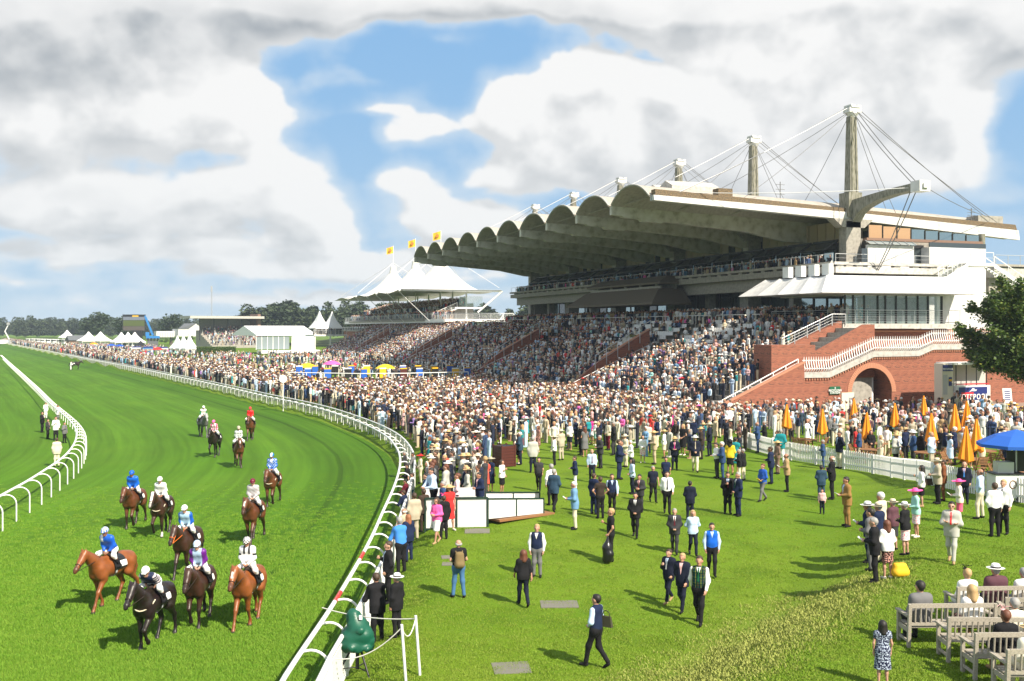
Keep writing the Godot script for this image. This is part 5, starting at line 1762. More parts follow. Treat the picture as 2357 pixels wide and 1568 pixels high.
	func four(ix: PackedInt32Array,a: int,b: int,d: int,e: int,flip: bool) -> void:
		if a < 0 or b < 0 or d < 0 or e < 0:
			return
		if flip:
			ix.append_array(PackedInt32Array([a,d,b,a,e,d]))
		else:
			ix.append_array(PackedInt32Array([a,b,d,a,d,e]))
	func front(x: float,y: float) -> float:   # the surface's largest z at (x,y)
		var i:=int(round((x - lo.x)/c))
		var j:=int(round((y - lo.y)/c))
		for k in range(nz - 2,0,-1):
			var a:=acc[(k*ny+j)*nx+i]
			if a >= 1.0:
				var b:=acc[((k+1)*ny+j)*nx+i]
				var la:=log(a)
				var lb:=log(maxf(b,0.03))
				return lo.z+(k+la/maxf(la - lb,1e-4))*c
		return 0.0

func nets_mesh(list: Array,colors:=PackedColorArray()) -> ArrayMesh:   # joins several [vertices,normals,indices]
	var v:=PackedVector3Array()
	var n:=PackedVector3Array()
	var ix:=PackedInt32Array()
	for q: Array in list:
		var b:=v.size()
		v.append_array(q[0])
		n.append_array(q[1])
		var add: PackedInt32Array=q[2]
		for i in add:
			ix.append(i+b)
	var arr:=[]
	arr.resize(Mesh.ARRAY_MAX)
	arr[Mesh.ARRAY_VERTEX]=v
	arr[Mesh.ARRAY_NORMAL]=n
	arr[Mesh.ARRAY_INDEX]=ix
	if colors.size() == v.size() and v.size() > 0:
		arr[Mesh.ARRAY_COLOR]=colors
	var m:=ArrayMesh.new()
	if v.size() > 0:
		m.add_surface_from_arrays(Mesh.PRIMITIVE_TRIANGLES,arr)
	return m

func moved(q: Array,t: Transform3D) -> Array:
	var v:=PackedVector3Array()
	var n:=PackedVector3Array()
	for i in q[0].size():
		v.append(t*q[0][i])
		n.append((t.basis*q[1][i]).normalized())
	var ix: PackedInt32Array=q[2]
	if t.basis.determinant() < 0.0:
		ix=ix.duplicate()
		for i in range(0,ix.size(),3):
			var k:=ix[i+1]
			ix[i+1]=ix[i+2]
			ix[i+2]=k
	return [v,n,ix]

var hand_cache:={}
func hand(curled: bool) -> Array:   # a right hand: wrist at the origin,fingers along -y,thumb towards +z,palm towards -x
	if not hand_cache.has(curled):
		var f:=Field.new(Vector3(-0.07,-0.21,-0.07),Vector3(0.05,0.04,0.08),0.0062)
		f.bone(Vector3(0,0.02,0),Vector3(0,-0.03,0),0.024,0.026,90.0)
		for k in 4:
			var z:=0.030 - k*0.020
			var ln: float=[0.072,0.080,0.074,0.058][k]
			var cu:=(0.95 if curled else 0.35)+0.07*k
			var p:=Vector3(0,-0.085,z)
			f.bone(Vector3(0,-0.03,z*0.6),p,0.016,0.0125,110.0)
			var a:=0.0
			for j in 3:
				a += cu*(0.8 if j == 0 else 1.0)
				var q: Vector3=p+Vector3(-sin(a),-cos(a),0)*ln*[0.46,0.31,0.25][j]
				f.bone(p,q,0.0098 - j*0.0008,0.0090 - j*0.0008,170.0)
				p=q
		f.bone(Vector3(-0.004,-0.028,0.024),Vector3(-0.018,-0.062,0.050),0.0135,0.0115,130.0)
		f.bone(Vector3(-0.018,-0.062,0.050),Vector3(-0.030 if curled else -0.024,-0.095,0.046),0.011,0.009,150.0)
		hand_cache[curled]=f.nets()
	return hand_cache[curled]

# joints of a figure 1.74 m tall that faces +z; s = 1 is its left side (+x)
func arm_joints(pose: String,s: float) -> Array:   # shoulder,elbow,wrist
	var sh:=Vector3(s*0.172,1.402,-0.005)
	match pose:
		"read": return [sh,Vector3(s*0.238,1.135,0.015),Vector3(s*0.075,1.13,0.255)]
		"phone": return [sh,Vector3(s*0.235,1.14,0.03),Vector3(s*0.09,1.27,0.24)] if s < 0 else [sh,Vector3(s*0.245,1.14,-0.04),Vector3(s*0.19,0.93,0.10)]
		"cross": return [sh,Vector3(s*0.250,1.135,0.055),Vector3(-s*0.07,1.165+s*0.02,0.175)]
		"back": return [sh,Vector3(s*0.262,1.15,-0.105),Vector3(s*0.06,0.985,-0.16)]
		"hips": return [sh,Vector3(s*0.345,1.17,-0.04),Vector3(s*0.185,0.995,0.05)]
		"clasp": return [sh,Vector3(s*0.245,1.135,0.0),Vector3(s*0.045,0.985,0.165)]
		"swing": return [sh,Vector3(s*0.232,1.135,0.06*s - 0.01),Vector3(s*0.215,0.925,0.21*s+0.05)]
		"lean": return [sh+Vector3(0,-0.03,0.07),Vector3(s*0.255,1.10,0.20),Vector3(s*0.10,1.10,0.42)]
		"raise": return [sh,Vector3(s*0.255,1.22,0.14),Vector3(s*0.10,1.47,0.19)]
		"pocket": return [sh,Vector3(s*0.262,1.14,-0.055),Vector3(s*0.172,0.935,0.03)] if s > 0 else [sh,Vector3(s*0.238,1.125,-0.01),Vector3(s*0.222,0.89,0.06)]
		"rein": return [sh,Vector3(s*0.205,1.15,0.07),Vector3(s*0.06,1.05,0.29)]
		"lap": return [sh,Vector3(s*0.225,1.14,0.03),Vector3(s*0.07,1.02,0.24)]
	return [sh,Vector3(s*0.236,1.13,-0.015),Vector3(s*0.222,0.885,0.045)]

func leg_joints(pose: String,s: float) -> Array:   # hip,knee,ankle,toe
	var h:=Vector3(s*0.088,0.93,0)
	match pose:
		"walk": return [h,Vector3(s*0.085,0.525,0.155),Vector3(s*0.075,0.105,0.235),Vector3(s*0.09,0.06,0.385)] if s > 0 else [h,Vector3(s*0.085,0.50,-0.02),Vector3(s*0.075,0.165,-0.27),Vector3(s*0.085,0.035,-0.165)]
		"sit": return [h+Vector3(0,0,0.02),Vector3(s*0.11,0.955,0.43),Vector3(s*0.105,0.545,0.40),Vector3(s*0.12,0.495,0.54)]
		"ease": return [h,Vector3(s*0.115,0.50,0.02+0.05*s),Vector3(s*0.155,0.085,-0.01+0.05*s),Vector3(s*0.20,0.035,0.125+0.05*s)]
		"ride": return [h,Vector3(s*0.29,0.80,0.31),Vector3(s*0.35,0.45,0.08),Vector3(s*0.36,0.41,0.21)]
	return [h,Vector3(s*0.098,0.50,0.01),Vector3(s*0.108,0.085,-0.025),Vector3(s*0.135,0.035,0.115)]

func tilt(a: Array,by: float,about: Vector3) -> Array:   # leans the upper body forward
	var b:=Basis(Vector3.RIGHT,by)
	return a.map(func(p): return about+b*(p - about))

var figures:={}
func figure(key: String) -> Dictionary:
	# key: legs|arms|top|bottom|detail   e.g. "walk|read|jacket|trousers|fine"; gives the meshes of body, top, bottom, shoes, shirt, tie
	if figures.has(key):
		return figures[key]
	var k:=key.split("|")
	var legs:=k[0]
	var arms:=k[1]
	var top:=k[2]
	var bottom:=k[3]
	var fine:=k[4] == "fine"
	var cs:=0.021 if fine else 0.036
	var lean:=0.16 if arms == "lean" else (0.06 if arms == "read" else 0.0)
	if legs == "ride":
		lean={"rein": 0.62,"down": 0.3,"back": 1.15}.get(arms,0.62)
		arms = "rein"
	if k[0] == "sit":
		lean=0.05
	var hip:=Vector3(0,0.95,0)
	var T:=func(p: Vector3) -> Vector3: return hip+Basis(Vector3.RIGHT,lean)*(p - hip)
	var out:={}
	var A:=[tilt(arm_joints(arms,1.0),lean,hip),tilt(arm_joints(arms,-1.0),lean,hip)]
	var L:=[leg_joints(legs,1.0),leg_joints(legs,-1.0)]
	var woman:=top in ["dress","blouse","cardigan"] or bottom == "skirt"
	var thin:=0.9 if woman else 1.0
	# --- skin: one body from head to foot, clothes lie over it
	var b:=Field.new(Vector3(-0.42,-0.02,-0.42),Vector3(0.42,1.72,0.66),cs*1.25)
	b.chain([T.call(Vector3(0,1.36,-0.01)),T.call(Vector3(0,1.56,0.0))],[0.062*thin,0.05*thin])
	b.chain([T.call(Vector3(0,1.38,0)),T.call(Vector3(0,1.0,0))],[0.09,0.085])
	for s in 2:
		var a: Array=A[s]
		b.chain([T.call(Vector3(0,1.38,0)),a[0],a[1],a[2]],[0.055,0.044*thin,0.035*thin,0.027],75.0)
		if not fine:
			b.bone(a[2],a[2]+(a[2] - a[1]).normalized()*0.10,0.036,0.026,60.0)
		var l: Array=L[s]
		b.chain([T.call(Vector3(0,1.0,0)),l[0],l[1],l[1].lerp(l[2],0.35),l[2]],[0.08,0.072,0.046,0.047,0.031],75.0)
		b.chain([l[2]+Vector3(0,-0.035,0),l[3]],[0.028,0.022],60.0)
	var parts:=[b.nets()]
	var hd:=Field.new(Vector3(-0.12,1.46,-0.14),Vector3(0.12,1.75,0.15),0.0125 if fine else 0.024)
	var hk:=60.0
	hd.bone(Vector3(0,1.645,-0.022),Vector3(0,1.64,0.012),0.083,0.083,hk)
	hd.bone(Vector3(0,1.60,0.035),Vector3(0,1.54,0.048),0.062,0.040,hk)
	hd.bone(Vector3(0,1.47,-0.012),Vector3(0,1.58,-0.012),0.048,0.05,hk)
	hd.bone(Vector3(0,1.635,0.095),Vector3(0,1.592,0.112),0.009,0.016,120.0)
	hd.bone(Vector3(0,1.528,0.066),Vector3(0,1.528,0.07),0.026,0.026,80.0)
	for s: float in [-1.0,1.0]:
		hd.bone(Vector3(s*0.083,1.615,-0.005),Vector3(s*0.087,1.585,-0.008),0.016,0.011,120.0)
	var up:=Transform3D(Basis(Vector3.RIGHT,lean),hip - Basis(Vector3.RIGHT,lean)*hip)
	var head_at:=up
	if lean > 0.3:   # riders look ahead
		var pivot: Vector3=T.call(Vector3(0,1.50,0))
		head_at=Transform3D(Basis(Vector3.RIGHT,lean*0.35),pivot - Basis(Vector3.RIGHT,lean*0.35)*Vector3(0,1.50,0))
	out.head_at=head_at
	parts.append(moved(hd.nets(),head_at))
	if fine:
		for s in 2:
			var a: Array=A[s]
			var d: Vector3=(a[2] - a[1]).normalized()
			var sg:=1.0 if s == 0 else -1.0
			var fwd:=Vector3(0,0,1) if absf(d.z) < 0.7 else Vector3(0,1,0)
			var z:=(fwd - d*fwd.dot(d)).normalized()
			var hb:=Basis((-d).cross(z).normalized()*sg,-d,z)
			parts.append(moved(hand(arms in ["read","rein","phone","clasp","lean"]),Transform3D(hb.scaled_local(Vector3(1,1,1)*0.95),a[2])))
	out.body=nets_mesh(parts)
	# --- upper garment
	var hem:=0.76 if top == "jacket" else (0.90 if top in ["shirt","vest","tee","silks"] else (0.84 if top in ["blouse","cardigan"] else 0.46))
	var low:=hem if legs != "sit" else maxf(hem,0.83)
	var t:=Field.new(Vector3(-0.48,low - 0.06,-0.46),Vector3(0.48,1.56,0.72),cs)
	var puff:=0.012 if top == "jacket" else (0.004 if top != "silks" else 0.008)
	for s: float in [-1.0,1.0]:
		t.bone(T.call(Vector3(s*0.078*thin,1.345,0.005)),T.call(Vector3(s*0.058,1.10,0.01)),(0.108+puff)*thin,0.100*thin+puff)
		t.bone(T.call(Vector3(s*0.058,1.10,0.01)),T.call(Vector3(s*0.068,0.96,0.0)),0.100*thin+puff,0.112+puff)
		if top == "jacket" and legs != "sit":
			t.bone(Vector3(s*0.068,0.96,0.0),Vector3(s*0.082,hem+0.02,0.0 if legs != "walk" else 0.03*s),0.114+puff,0.118+puff)
		if top == "dress" and legs != "sit":
			t.bone(Vector3(s*0.06,0.95,0),Vector3(s*0.085,0.46,0.0),0.112,0.135)
			t.bone(Vector3(s*0.04,0.95,0),Vector3(s*0.05,0.46,0.03),0.11,0.125)
		if top in ["blouse","cardigan"]:
			t.bone(Vector3(s*0.065,0.96,0),Vector3(s*0.075,0.85,0),0.12,0.125)
		if woman:
			t.bone(T.call(Vector3(s*0.062,1.285,0.055)),T.call(Vector3(s*0.062,1.26,0.065)),0.062,0.062,50.0)
	t.bone(T.call(Vector3(-0.145*thin,1.405,-0.012)),T.call(Vector3(0.145*thin,1.405,-0.012)),0.066*thin+puff,0.066*thin+puff)
	t.bone(T.call(Vector3(0,1.44,-0.015)),T.call(Vector3(0,1.465,-0.012)),0.066,0.060)
	var sleeve:={"tee": 0.55,"dress": 0.4,"vest": 0.0,"blouse": 1.35}.get(top,2.0) as float
	for s in 2:
		var a: Array=A[s]
		var r0:=0.055*thin+puff
		if sleeve > 0.0:
			var e: Vector3=a[0].lerp(a[1],minf(sleeve,1.0))
			t.bone(a[0],e,r0,0.046*thin+puff)
			if sleeve > 1.0:
				t.bone(a[1],a[1].lerp(a[2],minf(sleeve - 1.0,0.93)),0.044*thin+puff,0.033+puff*0.8)
	t.cut(func(p): return p.y > low)
	var nt:=t.nets()
	out.top=nets_mesh([nt])
	out.top_nets=nt
	if top == "vest":   # long shirt sleeves under a sleeveless vest
		var sv:=Field.new(Vector3(-0.48,0.8,-0.3),Vector3(0.48,1.52,0.6),cs)
		for s in 2:
			var a: Array=A[s]
			sv.bone(a[0],a[1],0.072,0.056)
			sv.bone(a[1],a[1].lerp(a[2],0.95),0.054,0.042)
		out.sleeves=nets_mesh([sv.nets()])
	# shirt front, collar and tie lie on the surface of the garment
	if top in ["jacket","vest","shirt"]:
		var sf:=MB.new()
		var tie:=MB.new()
		var deep:=1.13 if top == "jacket" else 1.27
		var grid:=func(x: float,y: float,lift: float) -> Vector3:
			if lean < 0.3:
				return Vector3(x,y,t.front(x,y)+lift)
			return Vector3.ZERO
		for j in 7:
			var y0:=lerpf(1.475,deep,j/7.0)
			var y1:=lerpf(1.475,deep,(j+1)/7.0)
			var w0:=0.058*(1.0 - j/7.0)
			var w1:=0.058*(1.0 - (j+1)/7.0)
			if top != "shirt":
				sf.quad(grid.call(-w0,y0,0.006),grid.call(-w1,y1,0.006),grid.call(0,y1,0.008),grid.call(0,y0,0.008))
				sf.quad(grid.call(0,y0,0.008),grid.call(0,y1,0.008),grid.call(w1,y1,0.006),grid.call(w0,y0,0.006))
		var bot:=1.12 if top != "shirt" else 1.02
		for j in 6:
			var y0:=lerpf(1.462,bot,j/6.0)
			var y1:=lerpf(1.462,bot,(j+1)/6.0)
			var w0:=lerpf(0.014,0.026,j/6.0)
			var w1:=lerpf(0.014,0.026,(j+1)/6.0)
			tie.quad(grid.call(-w0,y0,0.014),grid.call(-w1,y1,0.014),grid.call(w1,y1,0.014),grid.call(w0,y0,0.014))
		if lean < 0.3:
			if top != "shirt":
				out.shirt=sf.mesh()
			out.tie=tie.mesh()
	# --- lower garment
	if bottom != "none":
		var g:=Field.new(Vector3(-0.44,0.02,-0.44),Vector3(0.44,1.08,0.62),cs)
		for s in 2:
			var l: Array=L[s]
			var sg:=1.0 if s == 0 else -1.0
			g.bone(Vector3(sg*0.05,1.0,0.005),l[0]+Vector3(0,-0.03,0),0.098,0.108)
			if bottom == "trousers" or bottom == "breeches":
				var r:=1.0 if bottom == "trousers" else 0.92
				g.chain([l[0],l[1],l[2]+Vector3(0,0.02,0)] if bottom == "trousers" else [l[0],l[1],l[1].lerp(l[2],0.3)],[0.092*r,0.062*r,0.056] if bottom == "trousers" else [0.098,0.066,0.058])
			elif legs == "sit":
				g.chain([l[0],l[1]],[0.11,0.085])
			else:
				g.bone(Vector3(sg*0.055,0.96,0),l[0].lerp(l[1],1.0)*Vector3(0.7,1,0.8),0.108,0.112)
		if bottom == "skirt" and legs != "sit":
			g.cut(func(p): return p.y > 0.50)
		out.bottom=nets_mesh([g.nets()])
	# --- shoes
	var sh:=Field.new(Vector3(-0.4,-0.03,-0.44),Vector3(0.4,0.64,0.66),cs*0.85)
	for s in 2:
		var l: Array=L[s]
		sh.bone(l[2]+Vector3(0,-0.03,-0.02),l[3],0.046,0.036,60.0)
		if bottom == "breeches":
			sh.chain([l[1].lerp(l[2],0.25),l[1].lerp(l[2],0.6),l[2]],[0.062,0.056,0.046])
	out.shoes=nets_mesh([sh.nets()])
	out.hand_at=[A[0][2],A[1][2]]
	out.lift=-0.0 if legs != "sit" else -0.455
	figures[key]=out
	return out

# head-dress in the head's own place on a figure 1.74 m tall
var wear:={}
func headwear(kind: String,fine: bool) -> ArrayMesh:
	var key:=kind+str(fine)
	if wear.has(key):
		return wear[key]
	var cell:=0.0145 if fine else 0.026
	var m:=MB.new()
	var made: ArrayMesh
	if kind in ["short","grey","long","bun","bald"]:
		var f:=Field.new(Vector3(-0.16,1.34,-0.2),Vector3(0.16,1.78,0.13),cell)
		if kind == "bald":
			f.bone(Vector3(-0.075,1.615,-0.04),Vector3(0.075,1.615,-0.04),0.03,0.03,60.0)
			f.bone(Vector3(-0.05,1.60,-0.075),Vector3(0.05,1.60,-0.075),0.035,0.035,60.0)
		else:
			f.bone(Vector3(0,1.668,-0.03),Vector3(0,1.668,0.01),0.088,0.085,60.0)
			f.bone(Vector3(0,1.62,-0.05),Vector3(0,1.585,-0.045),0.072,0.055,60.0)
			if kind == "long":
				f.bone(Vector3(0,1.62,-0.045),Vector3(0,1.43,-0.075),0.085,0.075,60.0)
				for s: float in [-1.0,1.0]:
					f.bone(Vector3(s*0.065,1.64,-0.01),Vector3(s*0.085,1.45,-0.03),0.045,0.05,60.0)
			elif kind == "bun":
				f.bone(Vector3(0,1.66,-0.12),Vector3(0,1.67,-0.125),0.042,0.04,70.0)
			f.cut(func(p): return p.z < 0.052 or p.y > 1.70 - (p.z - 0.05)*0.2)
		made=nets_mesh([f.nets()])
	elif kind == "panama":
		m.lathe([Vector2(0.0,1.755),Vector2(0.055,1.765),Vector2(0.082,1.748),Vector2(0.097,1.685),Vector2(0.101,1.668),Vector2(0.165,1.66),Vector2(0.185,1.668),Vector2(0.16,1.652),Vector2(0.09,1.652)],Vector3(0,0,-0.012),18 if fine else 10,1.12)
		made=m.mesh()
	elif kind == "band":
		m.lathe([Vector2(0.104,1.668),Vector2(0.099,1.70)],Vector3(0,0,-0.012),14,1.12)
		made=m.mesh()
	elif kind == "wide":
		m.lathe([Vector2(0.0,1.775),Vector2(0.07,1.768),Vector2(0.10,1.72),Vector2(0.11,1.675),Vector2(0.19,1.668),Vector2(0.255,1.69),Vector2(0.24,1.672),Vector2(0.10,1.655)],Vector3(0,0,-0.012),18 if fine else 10,1.05)
		made=m.mesh()
	elif kind == "feather":
		m.lathe([Vector2(0.0,1.758),Vector2(0.05,1.755),Vector2(0.06,1.738),Vector2(0.0,1.73)],Vector3(0.04,0,0.02),10)
		for e in 5:
			m.tube([Vector3(0.04,1.75,0.02),Vector3(0.04+0.03*(e - 2),1.80+0.012*e,0.0),Vector3(0.04+0.07*(e - 2),1.83 - 0.01*absf(e - 2),-0.04)],0.006,4)
		made=m.mesh()
	elif kind == "flatcap":
		m.lathe([Vector2(0.0,1.752),Vector2(0.07,1.745),Vector2(0.103,1.70),Vector2(0.098,1.668),Vector2(0.08,1.665)],Vector3(0,0,-0.005),12,1.1)
		m.box(Vector3(0,1.672,0.12),Vector3(0.13,0.012,0.09),Basis(Vector3.RIGHT,0.25))
		made=m.mesh()
	elif kind == "helmet":
		var f:=Field.new(Vector3(-0.16,1.52,-0.17),Vector3(0.16,1.82,0.17),0.0135)
		f.bone(Vector3(0,1.672,-0.025),Vector3(0,1.668,0.02),0.108,0.106,60.0)
		f.cut(func(p): return p.y > 1.625+p.z*0.1)
		f.bone(Vector3(-0.05,1.642,0.125),Vector3(0.05,1.642,0.125),0.016,0.016,120.0)
		made=nets_mesh([f.nets()])
	elif kind == "glasses":
		m.box(Vector3(0,1.628,0.100),Vector3(0.118,0.026,0.012))
		m.box(Vector3(0.072,1.628,0.045),Vector3(0.006,0.012,0.1))
		m.box(Vector3(-0.072,1.628,0.045),Vector3(0.006,0.012,0.1))
		made=m.mesh()
	elif kind == "eyes":
		for s: float in [-1.0,1.0]:
			m.lathe([Vector2(0.0,0.009),Vector2(0.012,0.004),Vector2(0.012,-0.004),Vector2(0.0,-0.009)],Vector3(s*0.031,1.627,0.0865),8)
		made=m.mesh()
	wear[key]=made
	return made

# ---------------------------------------------------------------- cloth colours (linear base colours)
var CLOTH:={
	"black": lin(0.012,0.012,0.014),"charcoal": lin(0.035,0.036,0.04),"grey": lin(0.15,0.15,0.155),"palegrey": lin(0.42,0.42,0.38),"white": lin(0.78,0.78,0.77),"ivory": lin(0.70,0.66,0.56),
	"cream": lin(0.62,0.56,0.42),"beige": lin(0.46,0.37,0.25),"stone": lin(0.42,0.37,0.28),"tan": lin(0.36,0.25,0.13),"ochre": lin(0.26,0.15,0.05),"brown": lin(0.045,0.030,0.022),"darkbrown": lin(0.035,0.025,0.02),
	"chestnut": lin(0.20,0.075,0.025),"rust": lin(0.17,0.06,0.025),"mocha": lin(0.20,0.13,0.10),"navy": lin(0.012,0.020,0.055),"darknavy": lin(0.010,0.013,0.028),"blue": lin(0.03,0.065,0.16),"lightblue": lin(0.14,0.28,0.46),"paleblue": lin(0.45,0.58,0.76),
	"sky": lin(0.05,0.22,0.62),"cobalt": lin(0.02,0.085,0.40),"bluevest": lin(0.01,0.11,0.55),"steel": lin(0.028,0.06,0.10),"denim": lin(0.06,0.15,0.30),"teal": lin(0.015,0.22,0.25),"aqua": lin(0.34,0.62,0.56),"green": lin(0.01,0.10,0.04),
	"olive": lin(0.05,0.05,0.03),"khaki": lin(0.18,0.13,0.06),"yellow": lin(0.75,0.52,0.03),"orange": lin(0.80,0.30,0.02),"straw": lin(0.55,0.40,0.20),"coral": lin(0.70,0.09,0.06),"red": lin(0.62,0.03,0.03),"wine": lin(0.11,0.010,0.022),"maroon": lin(0.13,0.006,0.02),
	"pink": lin(0.85,0.12,0.38),"palepink": lin(0.72,0.44,0.44),"hotpink": lin(0.78,0.12,0.22),"magenta": lin(0.45,0.02,0.20),"violet": lin(0.055,0.015,0.22),"lilac": lin(0.28,0.17,0.42),"mauve": lin(0.10,0.045,0.06),"silver": lin(0.45,0.46,0.48),"royal": lin(0.006,0.10,0.55),"purple": lin(0.12,0.01,0.22),
	"floralblack": lin(0.06,0.05,0.05),"floralpink": lin(0.60,0.40,0.42),"navyprint": lin(0.02,0.03,0.09),"tartan": lin(0.008,0.09,0.05),
}
var HAIR:={"brown": lin(0.05,0.028,0.016),"dark": lin(0.012,0.009,0.008),"grey": lin(0.30,0.29,0.28),"white": lin(0.62,0.60,0.57),"blond": lin(0.42,0.28,0.13),"auburn": lin(0.12,0.04,0.02),"ginger": lin(0.26,0.10,0.04)}
const SKINS:=[[0.42,0.22,0.145],[0.46,0.26,0.18],[0.37,0.18,0.115],[0.43,0.235,0.165],[0.25,0.12,0.07],[0.14,0.065,0.04]]

func cloth(c: String) -> Material:
	var called:="cloth_"+c
	if M.has(called):
		return M[called]
	var m:=mat(called,CLOTH.get(c,CLOTH.grey),0.85)
	m.metallic_specular=0.3
	if c in ["floralblack","floralpink","navyprint"]:
		var a: Color={"floralblack": Color(0.10,0.09,0.09),"floralpink": Color(0.92,0.88,0.88),"navyprint": Color(0.06,0.08,0.2)}[c]
		var b: Color={"floralblack": Color(0.85,0.62,0.58),"floralpink": Color(0.82,0.30,0.42),"navyprint": Color(0.75,0.8,0.88)}[c]
		m.albedo_color=Color(1,1,1)
		grained(m,speckle(128,7+c.length(),[[0.0,a],[0.56,a],[0.62,b],[0.8,b],[0.86,a.lerp(b,0.5)],[1.0,a]],0.045,2),2.6,false)
	elif c == "tartan":
		var im:=Image.create_empty(64,64,false,Image.FORMAT_RGB8)
		im.fill(Color(0.05,0.30,0.20))
		for k: Array in [[6,10,Color(0.03,0.12,0.25)],[28,3,Color(0.75,0.62,0.2)],[40,12,Color(0.02,0.16,0.13)],[58,2,Color(0.6,0.15,0.12)]]:
			im.fill_rect(Rect2i(k[0],0,k[1],64),k[2])
			for x in 64:
				for y in k[1]:
					im.set_pixel(x,int(k[0])+y,im.get_pixel(x,int(k[0])+y).lerp(k[2],0.55))
		m.albedo_color=Color(1,1,1)
		grained(m,ImageTexture.create_from_image(im),7.0,false)
	return m

func hair_mat(c: String) -> Material:
	return mat("hair_"+c,HAIR.get(c,HAIR.brown),0.6)

func skin_mat(i: int) -> Material:
	var s: Array=SKINS[i % SKINS.size()]
	return mat("skin_%d" % (i % SKINS.size()),lin(s[0],s[1],s[2]),0.55)

# row: figure, x, w, turn, height, top, bottom, hair, head-dress, extras, label
func person(row: Array,at:=Vector3.INF,group:="") -> Node3D:
	var key: String=row[0]
	var fine:=key.ends_with("fine")
	var f:=figure(key)
	var where:=on(row[1],row[2]) if at == Vector3.INF else at
	var t:=thing("person",row[10],"person",where,deg_to_rad(row[3]),group)
	var sc: float=float(row[4])/1.74
	var tr:=Transform3D(Basis.IDENTITY.scaled(Vector3(1.0,1.0,1.0)*sc),Vector3(0,f.lift*sc,0))
	var pick:=absi(hash(row[10]))
	var sk: int=[0,1,3,2,0,1,3,0,1,2][pick % 10]
	if pick % 37 == 5:
		sk=4
	part(t,"body",f.body,skin_mat(sk),tr)
	var kinds:=key.split("|")
	var topname:="dress" if kinds[2] == "dress" else ("waistcoat" if kinds[2] == "vest" else ("jacket" if kinds[2] in ["jacket","cardigan"] else "shirt"))
	part(t,topname,f.top,cloth(row[5]),tr)
	if f.has("bottom"):
		part(t,"skirt" if kinds[3] == "skirt" else "trousers",f.bottom,cloth(row[6]),tr)
	var ex:={}
	for e: String in (row[9] as String).split(",",false):
		var q:=e.split(":")
		ex[q[0]]=q[1] if q.size() > 1 else ""
	part(t,"shoes",f.shoes,cloth(ex.get("shoes","black" if kinds[3] == "trousers" else ["tan","black","ivory"][pick % 3])),tr)
	if f.has("sleeves"):
		part(t,"sleeves",f.sleeves,cloth(ex.get("sleeves","white")),tr)
	if f.has("shirt") and fine or f.has("shirt") and pick % 3 > 0:
		part(t,"shirt_front",f.shirt,cloth(ex.get("sleeves",["white","paleblue","white","palepink"][pick % 4])),tr)
	if f.has("tie") and (ex.has("tie") or (kinds[2] == "jacket" and pick % 2 == 0)):
		part(t,"tie",f.tie,cloth(ex.get("tie",["wine","darknavy","blue","magenta","green"][pick % 5])),tr)
	var hat_tr: Transform3D=tr*(f.head_at as Transform3D)
	var hr:=(row[7] as String).split(":")
	var hcol: String=hr[1] if hr.size() > 1 else "grey"
	if hr[0] != "":
		part(t,"hair",headwear(hr[0],fine),hair_mat(hcol),hat_tr)
	if fine:
		if ex.has("shades"):
			part(t,"sunglasses",headwear("glasses",true),M.black_plastic,hat_tr)
		else:
			part(t,"eyes",headwear("eyes",true),M.black_plastic,hat_tr)
	if row[8] != "":
		var hd:=(row[8] as String).split(":")
		part(t,"hat" if hd[0] != "feather" else "headpiece",headwear(hd[0],fine),cloth(hd[1]),hat_tr)
		if hd[0] in ["panama","wide"] and fine:
			part(t,"hat_band",headwear("band",true),cloth("black"),hat_tr)
	# things carried
	var hl: Vector3=tr*(f.hand_at[0] as Vector3)
	var hrt: Vector3=tr*(f.hand_at[1] as Vector3)
	var carried: Node3D
	var face:=Basis(Vector3.UP,deg_to_rad(row[3]))
	if ex.has("card"):
		var m:=MB.new()
		m.box(Vector3.ZERO,Vector3(0.15,0.012,0.21),Basis(Vector3.RIGHT,-0.6))
		carried=part(self,"race_card",m.mesh(),cloth(ex.card),Transform3D(face,where+face*((hl+hrt)*0.5+Vector3(0,0.03,0.09))))
		tag(carried,ex.card+" race card in the hands of the "+row[10].split(" ")[0]+" "+" ".join((row[10] as String).split(" ").slice(1,8)),"race card","race cards being read")
	if ex.has("bag"):
		var m:=MB.new()
		m.hexa([Vector3(-0.16,-0.30,0.05),Vector3(0.16,-0.30,0.05),Vector3(0.16,-0.30,-0.05),Vector3(-0.16,-0.30,-0.05),Vector3(-0.12,-0.06,0.03),Vector3(0.12,-0.06,0.03),Vector3(0.12,-0.06,-0.03),Vector3(-0.12,-0.06,-0.03)])
		m.tube([Vector3(-0.1,-0.07,0),Vector3(-0.07,0.04,0),Vector3(0,0.07,0),Vector3(0.07,0.04,0),Vector3(0.1,-0.07,0)],0.012,5)
		var olive: bool=ex.bag == "olive"
		carried=part(self,"shoulder_bag" if olive else "handbag",m.mesh(),cloth(ex.bag),Transform3D(face*Basis(Vector3.UP,PI/2),where+face*(Vector3(-0.16,1.28*sc,-0.17) if olive else hrt+Vector3(0,-0.10,0.05))))
		tag(carried,{"white": "white handbag with orange spots held by the red dress","olive": "olive camera bag on the photographer's back","brown": "brown leather satchel on the man in stone jacket"}[ex.bag],"bag")
		if ex.bag == "white":
			for q: Vector2 in [Vector2(-0.05,-0.17),Vector2(0.08,-0.24)]:
				part(carried,"spot",tubem([Vector3(q.x,q.y,0.05),Vector3(q.x,q.y,0.056)],0.05,12),cloth("orange"))
				part(carried,"spot",tubem([Vector3(q.x,q.y,-0.05),Vector3(q.x,q.y,-0.056)],0.05,12),cloth("orange"))
